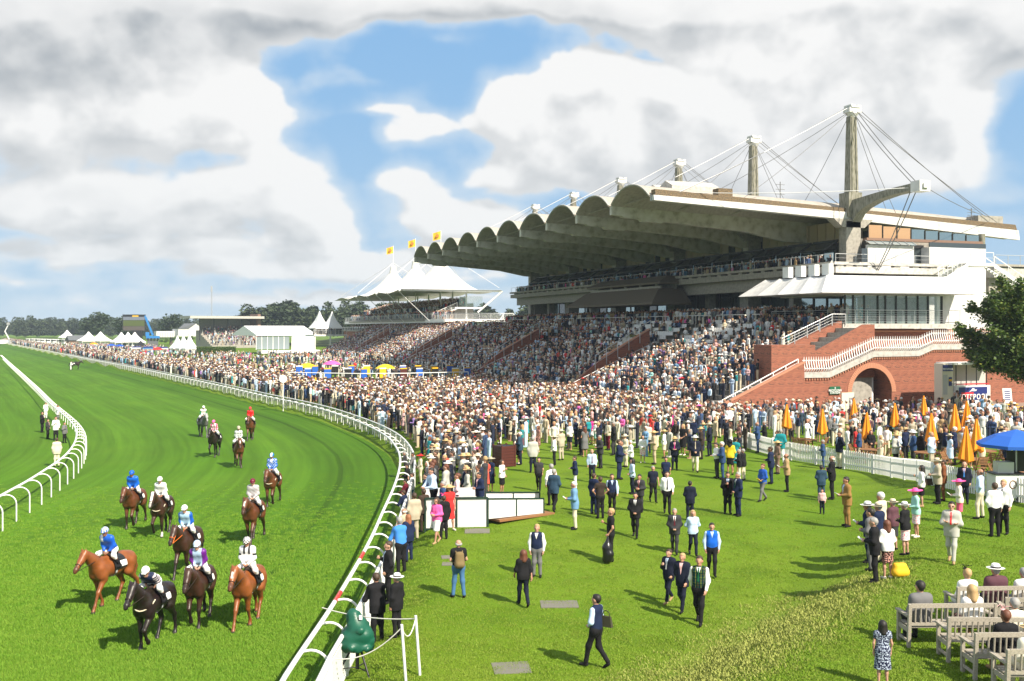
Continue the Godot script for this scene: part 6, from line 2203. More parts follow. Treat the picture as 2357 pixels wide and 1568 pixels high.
	if ex.has("backpack"):
		var fb:=Field.new(Vector3(-0.24,0.9,-0.36),Vector3(0.24,1.5,0.05),0.022)
		fb.bone(Vector3(-0.06,1.02,-0.2),Vector3(-0.05,1.32,-0.18),0.10,0.085)
		fb.bone(Vector3(0.06,1.02,-0.2),Vector3(0.05,1.32,-0.18),0.10,0.085)
		fb.bone(Vector3(-0.05,1.05,-0.27),Vector3(0.05,1.05,-0.27),0.05,0.05)
		var st:=MB.new()
		for s: float in [-1.0,1.0]:
			st.tube([Vector3(s*0.09,1.36,-0.16),Vector3(s*0.11,1.475,-0.03),Vector3(s*0.12,1.40,0.11),Vector3(s*0.15,1.2,0.10),Vector3(s*0.14,1.06,-0.1)],0.02,5)
		carried=part(self,"backpack",nets_mesh([fb.nets()]),cloth(ex.backpack),Transform3D(face.scaled(Vector3.ONE*sc),where))
		part(carried,"straps",st.mesh(),cloth("khaki"))
		tag(carried,"khaki canvas backpack worn by the man in jeans","backpack")
	if ex.has("sack"):
		var fs:=Field.new(Vector3(-0.3,-0.05,-0.3),Vector3(0.3,1.0,0.3),0.03)
		fs.bone(Vector3(0.02,0.16,0),Vector3(-0.02,0.5,0.02),0.15,0.16)
		fs.bone(Vector3(-0.06,0.12,0.05),Vector3(0.05,0.3,-0.05),0.13,0.14)
		fs.bone(Vector3(0,0.5,0.02),Vector3(0,0.86,0),0.13,0.03)
		carried=part(self,"rubbish_sack",nets_mesh([fs.nets()]),mat("sack_black",lin(0.010,0.010,0.011),0.28),Transform3D(face,where+face*Vector3(0.26,0.0,0.12)))
		tag(carried,"shiny black rubbish sack held by the man in black shirt","sack")
	return t

var PEOPLE:=[
	["stand|lean|jacket|trousers|fine",5.76,26.45,-172,1.78,"black","black","short:brown","","","man in black suit leaning on the white barrier, short brown hair"],
	["stand|down|jacket|trousers|fine",6.16,26.00,-138,1.62,"black","black","grey","panama:white","tie:wine","man in black suit and white panama hat by the barrier"],
	["stand|phone|jacket|trousers|fine",6.91,30.23,-93,1.83,"black","black","short:brown","","","man in black suit steadying a camera at the barrier"],
	["stand|lean|shirt|trousers|fine",8.01,33.20,-164,1.84,"sky","black","grey","","","grey-haired man in bright blue shirt leaning at the rail"],
	["stand|read|jacket|trousers|fine",8.52,34.22,-159,1.59,"navy","navy","long:ginger","","","person in navy with long ginger hair behind the blue shirt"],
	["stand|lean|jacket|trousers|fine",8.83,35.84,-144,1.63,"beige","beige","bald:white","","","balding man in beige jacket stooping over the rail"],
	["stand|pocket|jacket|trousers|fine",9.47,37.20,-174,1.74,"stone","stone","short:brown","","","man in pale stone suit seen from behind near the platform"],
	["stand|clasp|jacket|trousers|fine",9.86,37.34,-165,1.59,"brown","brown","short:brown","","","man in dark brown suit between the stone suit and the platform"],
	["walk|read|cardigan|skirt|fine",9.68,34.83,-51,1.59,"pink","white","long:brown","","shades","woman in bright pink jacket and white skirt walking by the platform"],
	["stand|down|jacket|trousers|fine",10.06,35.34,174,1.54,"black","black","short:brown","feather:pink","","person in black with pink headpiece behind the pink jacket"],
	["ease|down|dress|none|fine",10.61,36.55,-1,1.64,"red","red","long:brown","wide:straw","bag:white","woman in red dress and wide straw hat with spotted handbag"],
	["stand|lean|jacket|trousers|fine",10.37,42.24,-134,1.50,"navy","navy","short:brown","","","man in navy leaning at the rail behind the beige jacket"],
	["stand|lean|shirt|trousers|plain",11.35,45.89,-124,1.50,"wine","navy","short:dark","","","man in wine-red shirt leaning at the rail"],
	["stand|raise|blouse|trousers|plain",11.85,46.95,-114,1.50,"white","denim","short:brown","","","woman in white blouse and denim with hands at her face"],
	["stand|lean|jacket|trousers|plain",12.77,51.23,-109,1.50,"black","black","short:dark","","","man in black suit leaning far over the outer rail"],
	["stand|clasp|cardigan|trousers|plain",13.53,51.85,-95,1.50,"cream","cream","grey","wide:red","","woman in cream outfit and red hat near the rail"],
	["ease|clasp|tee|trousers|fine",8.59,28.63,173,1.67,"black","denim","bald:grey","","backpack:khaki","man in black tee and jeans with a khaki backpack"],
	["walk|swing|blouse|trousers|fine",10.05,27.22,175,1.58,"black","darknavy","long:auburn","","","woman in black with long auburn hair walking away"],
	["stand|down|vest|trousers|fine",11.46,29.84,-29,1.62,"navy","grey","short:blond","","sleeves:white","fair young man in navy waistcoat and white sleeves"],
	["stand|read|jacket|trousers|fine",14.99,35.15,-111,1.75,"lightblue","cream","grey:white","","card:white","white-haired man in light blue blazer and cream trousers"],
	["walk|clasp|jacket|trousers|fine",15.48,38.41,138,1.70,"steel","black","short:grey","","card:orange","man in teal jacket striding with an orange envelope"],
	["walk|swing|tee|trousers|plain",16.80,43.51,-26,1.50,"charcoal","black","short:dark","","","man in charcoal polo shirt and black trousers walking forward"],
	["stand|down|vest|trousers|fine",15.94,39.87,-172,1.70,"white","black","short:grey","","sleeves:white","grey-haired man in white shirt behind the teal jacket"],
	["stand|phone|blouse|skirt|fine",14.98,43.29,41,1.50,"white","black","long:brown","","","woman in loose white top and short black skirt"],
	["stand|clasp|dress|none|plain",14.46,43.88,-48,1.50,"coral","coral","long:blond","","shades","blonde woman in long coral dress"],
	["stand|down|dress|none|plain",14.63,43.82,132,1.57,"navy","navy","grey","wide:stone","","woman in navy dress and stone hat beside the coral dress"],
	["stand|read|jacket|trousers|plain",14.56,45.90,-118,1.50,"black","black","grey:white","","","white-haired man in black jacket beside the platform"],
	["stand|clasp|dress|none|plain",13.82,48.13,-166,1.50,"violet","violet","grey:blond","","","woman in violet dress standing by the benches at the rail"],
	["stand|read|jacket|trousers|plain",15.49,50.18,-112,1.50,"navy","white","grey:white","","card:white","white-haired man in navy blazer and white trousers"],
	["stand|read|cardigan|skirt|plain",14.92,50.38,-96,1.50,"white","grey","long:brown","","","woman in white jacket reading next to the navy blazer"],
	["stand|down|dress|none|plain",14.53,49.93,-76,1.50,"white","white","long:brown","","","girl in white dress held up behind the violet dress"],
	["stand|read|jacket|trousers|plain",14.20,51.91,-125,1.50,"grey","grey","grey","panama:cream","","man in grey jacket and cream panama near the rail benches"],
	["stand|lean|jacket|trousers|plain",13.91,54.59,-109,1.50,"grey","grey","short:brown","","shades","man in grey suit and sunglasses at the rail"],
	["stand|lean|jacket|trousers|plain",13.99,56.81,-109,1.50,"charcoal","charcoal","grey","","shades","man in charcoal suit at the rail beside the grey suit"],
	["walk|clasp|vest|trousers|fine",9.85,21.86,-144,1.69,"navy","black","short:dark","","sleeves:paleblue,bag:olive","photographer in navy waistcoat with pale blue sleeves carrying a camera"],
	["walk|phone|jacket|trousers|fine",14.02,26.15,-63,1.51,"darknavy","darknavy","short:brown","","tie:silver,shoes:tan","man in dark navy suit and tan shoes looking at his telephone"],
	["walk|swing|jacket|trousers|fine",13.99,25.32,-49,1.59,"darknavy","darknavy","bun:blond","","","fair woman in navy jacket and white collar walking beside the green waistcoat"],
	["walk|swing|vest|trousers|fine",13.87,24.19,-40,1.78,"tartan","black","short:brown","","sleeves:white,tie:green","man in green tartan waistcoat and white shirt"],
	["walk|down|vest|trousers|fine",16.60,28.19,-25,1.62,"bluevest","black","short:dark","","sleeves:paleblue","man in bright blue waistcoat over a pale blue shirt"],
	["walk|back|blouse|trousers|fine",17.22,30.45,-17,1.50,"paleblue","darknavy","long:blond","","","blonde woman in pale blue blouse and dark jeans"],
	["walk|clasp|jacket|trousers|fine",16.76,30.86,-29,1.50,"charcoal","charcoal","short:grey","","tie:wine","man in charcoal suit with striped tie beside the blue blouse"],
	["stand|read|jacket|trousers|fine",19.71,35.08,149,1.50,"darknavy","darknavy","short:dark","","","man in dark suit seen from behind in the middle of the lawn"],
	["walk|clasp|jacket|trousers|fine",16.51,33.28,-31,1.59,"black","black","short:dark","","tie:black","man in black suit and black tie walking forward"],
	["stand|phone|tee|trousers|fine",14.36,30.71,-110,1.72,"black","black","short:blond","","shades,sack","man in black shirt with a black rubbish sack"],
	["walk|swing|vest|trousers|fine",17.45,37.22,-20,1.57,"navy","black","short:brown","","sleeves:paleblue","young man in navy waistcoat jogging with pale blue sleeves"],
	["stand|read|jacket|trousers|fine",18.65,37.20,-47,1.50,"charcoal","charcoal","short:dark","","tie:wine","man in charcoal suit behind the black suit"],
	["stand|down|jacket|trousers|fine",16.76,37.40,116,1.61,"navy","navy","short:brown","","","man in navy suit talking beside a man in brown-black shirt"],
	["stand|hips|tee|trousers|fine",16.66,36.59,176,1.60,"darkbrown","black","short:brown","","","man in dark brown shirt with hands on hips"],
	["walk|swing|shirt|trousers|fine",19.50,36.52,-23,1.67,"white","black","short:dark","","tie:darknavy","man in white shirt and dark tie walking forward"],
	["walk|swing|tee|trousers|fine",20.22,39.10,-12,1.52,"darknavy","black","short:grey","","","grey-haired man in dark navy polo shirt"],
	["walk|swing|tee|trousers|plain",22.22,41.72,-28,1.50,"navy","black","bun:dark","","shades","woman in navy polo shirt and sunglasses"],
	["stand|clasp|blouse|trousers|fine",20.37,41.36,-101,1.56,"paleblue","darknavy","long:dark","","","dark-haired woman in pale blue shirt stooping with a bag"],
	["walk|down|shirt|trousers|plain",20.12,45.14,-19,1.56,"paleblue","darknavy","short:blond","","tie:wine","man in pale blue shirt and wine tie with rolled sleeves"],
	["stand|read|jacket|trousers|plain",18.53,43.41,-108,1.50,"navy","white","short:brown","","","man in navy jacket behind the light blue blazer"],
	["stand|read|jacket|trousers|plain",21.79,45.60,69,1.87,"navy","navy","short:brown","","card:white","man in navy suit facing an old man in white"],
	["stand|read|jacket|trousers|plain",23.78,48.42,-96,1.50,"white","darknavy","grey:white","","card:white","white-haired man in a white coat reading"],
	["walk|clasp|jacket|trousers|plain",26.43,46.51,-25,1.86,"darknavy","cream","grey","panama:white","tie:stone","man in dark blazer, cream trousers and white panama"],
	["stand|read|jacket|trousers|plain",25.81,47.52,-29,1.73,"darknavy","darknavy","grey","panama:straw","tie:magenta","man in dark suit, magenta tie and straw hat"],
	["stand|read|jacket|trousers|plain",26.41,43.85,-116,1.82,"blue","blue","grey:white","","card:white","white-haired man in blue check suit with programme"],
	["stand|read|shirt|trousers|plain",26.37,44.30,-101,1.73,"white","charcoal","short:dark","","","woman in white shirt beside the blue check suit"],
	["stand|clasp|cardigan|skirt|plain",27.59,45.10,139,1.75,"yellow","black","long:dark","wide:black","","woman in yellow jacket, black skirt and black hat"],
	["stand|clasp|dress|none|plain",28.22,45.63,133,1.81,"teal","teal","bun:dark","","","woman in turquoise dress beside the yellow jacket"],
	["stand|read|jacket|trousers|plain",27.25,43.33,-142,1.50,"black","cream","grey","","card:white,tie:wine","man in black blazer and cream trousers with papers"],
	["stand|phone|jacket|trousers|fine",21.76,35.75,-26,1.63,"black","black","short:dark","","tie:wine","man in black suit holding his chin"],
	["stand|clasp|jacket|trousers|fine",21.89,35.20,-92,1.70,"navy","navy","grey","","","man in navy suit talking to the man holding his chin"],
	["walk|clasp|blouse|trousers|fine",24.68,37.76,-78,1.58,"cobalt","grey","short:auburn","","card:yellow","woman in cobalt top and grey trousers walking"],
	["stand|read|jacket|trousers|plain",27.81,41.88,-124,1.73,"navy","navy","short:brown","","","man in navy suit near the picket fence corner"],
	["stand|read|jacket|trousers|plain",27.13,39.59,-119,1.71,"tan","black","bald:brown","","card:white","balding man in tan jacket and black trousers reading"],
	["stand|clasp|cardigan|trousers|plain",29.99,44.59,-94,1.64,"mocha","mocha","long:brown","wide:straw","","woman in mocha outfit and straw hat near the fence"],
	["stand|read|jacket|trousers|plain",33.35,45.45,-126,1.50,"blue","blue","grey","","card:white,shades","man in blue suit reading beside the picket fence"],
	["stand|hips|jacket|trousers|plain",34.21,45.27,-97,1.92,"darknavy","cream","short:brown","","","man in dark blazer and cream trousers against the picket fence"],
	["stand|clasp|jacket|trousers|fine",27.12,37.10,149,1.50,"steel","steel","short:dark","","","stout man in slate blue suit seen from behind"],
	["stand|cross|jacket|trousers|fine",27.72,37.18,-132,1.87,"black","black","bald:white","","shades","man in black suit with a hand to his mouth"],
	["stand|down|shirt|trousers|fine",25.22,34.45,-46,0.98,"palepink","darknavy","short:brown","","","small child in pale pink shirt and dark trousers"],
	["stand|read|jacket|trousers|fine",24.29,31.70,-102,1.82,"ochre","ochre","short:dark","","card:white","man in ochre suit holding a white paper"],
	["stand|read|jacket|trousers|fine",20.85,26.18,-139,1.85,"navy","navy","grey","panama:white","card:white","man in navy blazer and white panama holding up a programme"],
	["stand|read|jacket|trousers|fine",20.86,25.71,-159,1.77,"navy","cream","grey","panama:cream","","second white-hatted man in navy blazer on the bank"],
	["stand|read|jacket|trousers|fine",20.13,25.15,-149,1.81,"grey","grey","short:dark","","","man in grey suit half hidden behind the black suit"],
	["stand|read|jacket|trousers|fine",18.73,23.26,-134,1.75,"black","black","grey","","card:white,tie:pink","grey-haired man in black suit at the front of the bank group"],
	["stand|read|cardigan|skirt|fine",19.04,23.14,171,1.59,"white","floralblack","long:auburn","","","woman with white shawl and black floral skirt"],
	["stand|read|jacket|trousers|fine",21.59,26.50,-159,1.92,"cream","stone","grey:white","","","bearded old man in cream jacket among the hats"],
	["stand|read|cardigan|skirt|fine",21.93,26.37,-170,1.58,"mauve","charcoal","grey","panama:cream","","woman in mauve shawl and cream hat"],
	["stand|read|cardigan|skirt|fine",21.47,25.30,-160,1.58,"black","floralpink","grey:white","panama:white","","woman in black jacket, floral skirt and white hat"],
	["stand|read|cardigan|skirt|fine",23.42,27.10,-111,1.56,"aqua","floralpink","grey","wide:pink","","woman in aqua cardigan, floral skirt and pink hat"],
	["walk|cross|jacket|trousers|fine",21.63,23.60,-48,1.73,"palegrey","palegrey","short:dark","","shades,tie:red,shoes:tan","man in pale grey suit and red tie with folded arms"],
	["stand|read|cardigan|skirt|fine",26.22,28.23,-128,1.50,"ivory","hotpink","grey:blond","wide:pink","card:white","woman in ivory jacket, hot pink skirt and pink hat"],
	["stand|down|jacket|trousers|fine",29.35,31.36,-48,1.60,"darknavy","darknavy","bald:brown","","tie:sky","man in dark navy suit and blue tie by the drinks cart"],
	["ease|pocket|shirt|trousers|fine",27.59,28.75,-144,1.74,"paleblue","cream","bald:brown","","","stout man in pale blue shirt and cream trousers"],
	["stand|pocket|shirt|trousers|fine",25.63,26.09,156,1.72,"white","black","short:brown","","","young waiter in white shirt turned away"],
	["stand|down|shirt|trousers|fine",26.24,26.35,-65,1.75,"white","black","short:blond","","tie:darknavy","fair young waiter in white shirt and dark bow tie"],
	["stand|phone|cardigan|skirt|fine",27.41,31.43,-126,1.55,"white","black","long:dark","","shades","woman in white knit and black skirt by the fence"],
	["stand|read|jacket|trousers|fine",28.40,31.70,-112,1.72,"stone","black","grey","panama:cream","bag:brown","man in stone jacket and panama with a brown satchel"],
	["stand|down|jacket|trousers|fine",29.05,32.13,-132,1.59,"rust","rust","short:brown","","","person in rust brown behind the stone jacket"],
	["stand|down|dress|none|fine",12.99,15.92,156,1.22,"navyprint","navyprint","long:dark","","","small girl in navy printed dress seen from behind"],
	["stand|read|jacket|trousers|plain",21.72,45.60,65,1.92,"navy","navy","short:brown","","","fair man in navy suit at the left of the reading pair"],
	["stand|read|jacket|trousers|plain",23.97,49.46,-86,1.72,"cream","cream","grey","panama:cream","","man in cream suit and panama behind the navy suit"],
	["stand|clasp|cardigan|skirt|plain",25.59,50.69,-17,1.50,"white","floralpink","long:brown","","","girl in white cardigan and patterned skirt"],
	["stand|read|jacket|trousers|plain",25.92,49.96,-107,1.78,"beige","beige","grey","wide:straw","","man in beige suit and straw hat reading"],
	["stand|read|jacket|trousers|plain",27.78,54.36,173,1.79,"palegrey","darknavy","short:grey","","","man in pale grey jacket and dark trousers seen from behind"],
	["stand|clasp|cardigan|skirt|plain",27.64,52.10,-128,1.58,"white","cream","grey","wide:straw","","woman in white dress and straw hat with a handbag"],
	["ease|cross|jacket|trousers|plain",29.61,56.70,-108,1.85,"navy","cream","short:dark","","","man in navy jacket with folded arms facing the red hats"],
	["stand|clasp|dress|none|plain",29.26,52.89,-69,1.79,"black","black","long:blond","","","woman in black and white coat at the middle of the lawn"],
	["stand|read|jacket|trousers|plain",29.40,51.03,-120,1.78,"darkbrown","darkbrown","grey","panama:straw","","man in dark brown suit and straw panama"],
	["ease|hips|jacket|trousers|plain",30.52,52.07,-125,1.92,"darknavy","darknavy","grey","panama:cream","","tall man in dark navy suit and cream panama"],
	["stand|down|jacket|trousers|plain",32.72,57.76,140,1.57,"navy","navy","bald:white","","","balding man in navy suit turned away near the white hat"],
	["stand|clasp|jacket|trousers|plain",36.30,60.61,-111,1.50,"darknavy","cream","short:dark","","","man in dark blazer by the white dress and handbag"],
	["stand|read|cardigan|skirt|plain",34.29,55.03,-92,1.50,"floralblack","black","long:brown","","","woman in floral jacket beside the fence corner"],
	["stand|read|jacket|trousers|plain",34.04,52.60,-123,1.80,"blue","blue","bald:grey","","","balding man in blue suit at the start of the fence"],
	["stand|read|jacket|trousers|plain",34.95,53.26,-123,1.78,"black","cream","grey","","","man in black jersey and cream trousers behind the fence corner"],
	["ease|back|jacket|trousers|plain",32.39,47.85,136,1.88,"teal","white","grey","","","man in teal blazer and white trousers, hands behind him"],
	["stand|read|jacket|trousers|plain",27.81,41.84,-134,1.74,"navy","navy","short:brown","","","man in navy suit next to the mocha outfit"],
	["stand|read|jacket|trousers|plain",26.97,43.24,-122,1.50,"black","cream","grey","","","bespectacled man in black blazer with white card"],
	["stand|down|jacket|trousers|plain",32.14,65.37,-106,1.50,"charcoal","charcoal","short:grey","","","man in charcoal suit near the steps"],
	["stand|read|jacket|trousers|plain",33.09,68.61,-116,1.50,"navy","navy","short:dark","","","man in navy suit at the foot of the steps"],
	["stand|read|jacket|trousers|plain",34.70,69.17,-57,1.92,"cream","black","grey","","","stout man in cream jacket and red tie"],
	["ease|hips|shirt|trousers|plain",36.21,69.80,173,1.72,"paleblue","charcoal","short:grey","","","man in pale lilac shirt with hands on hips"],
	["stand|read|dress|none|plain",32.05,63.41,-97,1.50,"mocha","mocha","long:blond","","","woman in mocha dress reading near the red hats"],
	["stand|clasp|dress|none|plain",31.94,62.17,-87,1.50,"red","red","long:blond","wide:red","","woman in red with a huge red hat"],
	["stand|read|jacket|trousers|plain",33.95,63.38,-108,1.73,"charcoal","charcoal","grey","","","man in charcoal suit holding white papers"],
	["stand|clasp|dress|none|plain",34.46,63.87,-148,1.50,"magenta","magenta","grey:blond","","","woman in magenta dress with pale hair"],
	["stand|clasp|dress|none|plain",34.77,63.76,-149,1.50,"aqua","aqua","grey:blond","","","woman in pale green jacket beside the magenta dress"],
	["stand|down|jacket|trousers|plain",36.91,66.50,-89,1.50,"steel","steel","grey:white","","","white-haired man in slate suit beyond the pale green jacket"],
	["stand|clasp|dress|none|plain",40.63,72.39,-89,1.73,"white","white","grey","wide:white","","woman in white sleeveless dress and white hat"],
	["stand|down|shirt|trousers|plain",40.20,70.41,-130,1.90,"white","grey","grey","","","man in white shirt and grey trousers by the steps"],
	["stand|clasp|jacket|trousers|plain",42.40,72.64,-120,1.50,"tan","darkbrown","grey","panama:cream","","man in tan jacket and panama at the foot of the steps"],
	["stand|clasp|jacket|trousers|plain",36.44,61.20,-121,1.60,"ivory","cream","grey","panama:cream","","man in ivory jacket and panama, tall, near the bin"],
	["stand|clasp|cardigan|skirt|plain",38.02,62.26,-26,1.92,"white","black","short:dark","","","woman in white jacket and black skirt facing forward"],
	["stand|read|jacket|trousers|plain",38.52,61.75,-122,1.50,"ivory","cream","bald:brown","wide:straw","","man in ivory jacket bending his head near the picket fence"],
	["ease|cross|jacket|trousers|plain",41.54,65.59,-92,1.50,"palegrey","wine","short:grey","","","man in pale grey jacket and wine trousers"],
	["stand|read|jacket|trousers|plain",41.67,66.30,-122,1.50,"grey","grey","short:brown","","","man in mid grey suit beside the wine trousers"],
	["stand|down|jacket|trousers|plain",43.19,67.31,127,1.62,"navy","navy","grey:white","","","white-haired man in navy suit behind the wine trousers"],
	["ease|hips|jacket|trousers|plain",20.57,63.70,-23,1.72,"navy","navy","short:dark","","","man in navy suit with hands in pockets on the open lawn"],
	["ease|back|jacket|trousers|plain",18.67,56.24,-118,1.50,"black","black","short:brown","","","man in black suit with hands behind him left of the red bin"],
	["stand|read|cardigan|skirt|plain",21.20,61.75,-99,1.60,"navy","floralblack","grey","feather:teal","","woman in navy jacket and patterned skirt on the open lawn"],
	["stand|read|cardigan|skirt|plain",22.00,64.99,-99,1.76,"grey","teal","grey:white","","","woman in grey with turquoise scarf on the open lawn"],
	["stand|clasp|jacket|trousers|plain",22.88,63.58,-80,1.84,"white","white","bald:brown","","","man all in white beyond the red bin"],
	["stand|clasp|jacket|trousers|plain",24.79,67.50,-110,1.65,"black","black","bald:brown","","","balding man in black with an orange envelope"],
	["stand|down|jacket|trousers|plain",26.10,70.01,150,1.68,"darknavy","darknavy","grey","panama:straw","","man in dark navy suit and straw hat seen from behind"],
	["stand|read|jacket|trousers|plain",19.10,52.19,-120,1.75,"steel","darknavy","grey:white","","","white-haired man in slate jacket beyond the red bin"],
	["stand|down|cardigan|skirt|plain",19.07,52.45,-110,1.66,"mocha","black","bun:brown","wide:cream","","woman in mocha dress beside the slate jacket"],
	["stand|down|jacket|trousers|plain",18.65,49.13,169,1.82,"palegrey","darknavy","grey","","","grey-haired man in pale check jacket near the middle"],
	["stand|clasp|dress|none|plain",21.98,57.06,-81,1.57,"floralblack","floralblack","long:auburn","","","woman in black and white dress near the pale check jacket"],
	["stand|read|cardigan|skirt|plain",24.86,65.49,-111,1.50,"paleblue","cream","grey:white","","","woman in pale blue jacket with papers"],
	["stand|clasp|dress|none|plain",27.94,72.08,139,1.72,"red","red","short:brown","feather:red","","woman in scarlet dress and scarlet headpiece"],
	["stand|clasp|cardigan|skirt|plain",25.93,65.50,-82,1.58,"black","floralpink","long:blond","","","blonde woman in black jacket and floral dress"],
	["stand|clasp|cardigan|trousers|plain",20.72,51.37,-122,1.59,"white","black","grey","wide:cream","","woman in white blouse, black trousers and cream hat"],
	["stand|clasp|jacket|trousers|plain",21.87,53.22,-162,1.71,"stone","stone","grey","panama:cream","","man in stone suit and panama, hands before him"],
	["stand|clasp|cardigan|skirt|plain",24.17,57.48,-63,1.66,"white","darknavy","long:blond","","","blonde woman in white top and navy skirt"],
	["stand|read|jacket|trousers|plain",25.22,58.99,-93,1.75,"navy","navy","short:dark","","","man in navy suit beside the blonde in white"],
	["stand|clasp|dress|none|plain",23.71,54.17,-174,1.70,"grey","grey","long:auburn","","","auburn-haired woman in long grey dress"],
	["stand|clasp|jacket|trousers|plain",23.81,54.97,-83,1.76,"black","black","short:brown","","","person in black beside the long grey dress"],
	["stand|clasp|cardigan|skirt|plain",26.44,59.88,-164,1.64,"teal","denim","grey:white","","","white-haired woman in turquoise top"],
	["stand|clasp|cardigan|skirt|plain",26.80,60.09,-144,1.65,"magenta","white","short:auburn","","","woman in magenta jacket and white skirt"],
	["stand|read|jacket|trousers|plain",22.55,49.53,-84,1.71,"charcoal","charcoal","grey","","","bespectacled man in charcoal suit and red tie"],
	["ease|hips|jacket|trousers|plain",25.58,54.33,-115,1.92,"black","charcoal","grey","","","man in black blazer with hands on hips"],
	["stand|clasp|cardigan|trousers|plain",26.33,56.71,-85,1.76,"cream","wine","long:brown","","","woman in cream top and wine trousers"],
	["stand|read|jacket|trousers|plain",27.44,60.20,-105,1.50,"navy","navy","grey","","","man in navy blazer reading beside the charcoal suit"],
	["stand|read|cardigan|skirt|plain",26.62,59.15,-84,1.50,"white","aqua","grey:white","panama:cream","","woman in white jacket and green skirt"],
	["stand|read|jacket|trousers|plain",33.44,69.19,-106,1.50,"darknavy","darknavy","short:brown","","","man in dark navy suit by the grey steps"],
	["stand|down|jacket|trousers|plain",37.00,76.02,-86,1.80,"black","black","grey","panama:straw","","tall man in black suit and panama by the grey steps"],
	["stand|read|jacket|trousers|plain",33.27,70.18,-115,1.50,"charcoal","charcoal","grey:white","","","stout man in charcoal jacket with papers"],
	["stand|clasp|cardigan|skirt|plain",31.16,64.82,-106,1.50,"palepink","mocha","grey","wide:palepink","","woman in dusty pink with wide pink hat"],
	["stand|clasp|dress|none|plain",17.67,63.01,4,1.60,"palegrey","palegrey","long:blond","","","blonde woman in silver dress near the rail"],
	["stand|down|jacket|trousers|plain",17.71,64.02,-75,1.73,"black","black","grey:white","","","man in black suit beside the silver dress"],
	["stand|down|jacket|trousers|plain",17.51,60.79,-111,1.50,"charcoal","charcoal","short:dark","","","man in charcoal suit behind the rail crowd"],
	["stand|clasp|dress|none|plain",18.87,62.58,-77,1.50,"floralpink","floralpink","long:brown","feather:black","","woman in pink floral dress"],
	["stand|down|jacket|trousers|plain",19.12,62.49,133,1.50,"tan","tan","short:brown","","","man in tan suit beside the pink floral dress"],
	["stand|read|jacket|trousers|plain",21.85,73.32,-107,1.50,"navy","navy","bald:brown","","","man in navy suit with white paper beyond the silver dress"],
	["stand|down|jacket|trousers|plain",21.80,75.23,-76,1.55,"blue","brown","grey","panama:straw","","man in blue jacket, brown trousers and straw hat"],
	["stand|clasp|cardigan|skirt|plain",24.75,82.10,-97,1.50,"aqua","black","grey:blond","","","woman in mint jacket and black skirt"],
	["stand|read|cardigan|skirt|plain",23.87,76.46,-97,1.63,"white","floralblack","short:dark","","","woman in white jacket and black patterned skirt"],
	["stand|down|jacket|trousers|plain",21.95,79.75,-75,1.50,"stone","stone","grey","","","man in stone suit in the thick of the crowd"],
	["stand|read|jacket|trousers|plain",21.52,79.90,-95,1.50,"navy","navy","short:brown","","","man in navy suit in the thick of the crowd"],
	["stand|down|jacket|trousers|plain",18.28,73.68,-74,1.74,"chestnut","black","short:brown","","","man in chestnut jacket near the rail"],
	["stand|clasp|dress|none|plain",17.65,72.35,-74,1.50,"palepink","palepink","short:blond","feather:red","","woman in pale pink dress and red headpiece"],
	["stand|down|jacket|trousers|plain",18.88,74.38,-94,1.50,"white","white","grey:white","","","white-haired man in white linen suit near the rail"],
	["stand|clasp|jacket|trousers|plain",17.13,63.88,-110,1.50,"darknavy","darknavy","grey","","","man in dark navy suit behind the wooden seats"],
	["stand|clasp|jacket|trousers|plain",27.95,81.54,-99,1.50,"stone","stone","grey","panama:cream","","man in stone suit and panama far up the lawn"],
	["stand|clasp|jacket|trousers|plain",25.46,72.97,-89,1.65,"charcoal","charcoal","grey","","","grey-haired man in charcoal suit far up the lawn"],
	["stand|read|jacket|trousers|plain",24.93,76.08,-78,1.50,"black","stone","short:dark","","","man in black jacket and stone trousers up the lawn"],
	["stand|read|jacket|trousers|plain",24.41,68.88,-100,1.64,"grey","grey","short:brown","","","thin man in grey suit beside the man in white"],
	["stand|clasp|dress|none|plain",29.43,72.50,-82,1.63,"lilac","lilac","grey:blond","","","woman in lilac dress far up the lawn"],
	["stand|clasp|dress|none|plain",34.16,77.59,-104,1.50,"teal","teal","grey","wide:teal","","woman in turquoise with turquoise hat"],
	["stand|clasp|dress|none|plain",33.54,75.08,-84,1.50,"rust","rust","long:brown","","","woman in rust dress up the lawn"],
	["stand|read|jacket|trousers|plain",35.41,76.59,-105,1.50,"navy","navy","short:brown","","","man in navy jacket up the lawn by the turquoise hat"],
	["stand|read|jacket|trousers|plain",35.25,73.42,-106,1.50,"cobalt","charcoal","short:brown","flatcap:cobalt","","man in cobalt jacket and cap"],
	["stand|down|jacket|trousers|plain",38.70,77.70,-86,1.66,"stone","stone","grey","panama:cream","","man in stone suit and panama at the edge of the steps"],
	["stand|phone|jacket|trousers|plain",-5.91,84.61,14,1.78,"white","black","short:brown","","","photographer in white bib beside the inner rail"],
	["stand|phone|jacket|trousers|plain",-7.40,91.51,65,1.66,"black","black","short:brown","","","photographer in black with a camera by the inner rail"],
	["stand|clasp|jacket|trousers|plain",-6.57,86.05,64,1.50,"charcoal","black","short:brown","","","crouched photographer in charcoal with a white monopod"],
	["stand|phone|jacket|trousers|plain",-5.19,82.62,44,1.51,"grey","black","short:brown","","","photographer in grey jacket close to the inner rail"],
	["stand|down|jacket|trousers|plain",-4.74,68.57,-166,1.76,"cream","cream","short:brown","","","man in cream suit leaning by the inner rail"],
	["stand|phone|jacket|trousers|plain",-8.21,105.22,34,1.50,"white","white","short:brown","","","photographer in white behind the others at the inner rail"],
	["stand|clasp|jacket|trousers|plain",-6.90,101.24,44,1.50,"white","grey","short:brown","","","person in white shirt at the bend of the inner rail"]
]

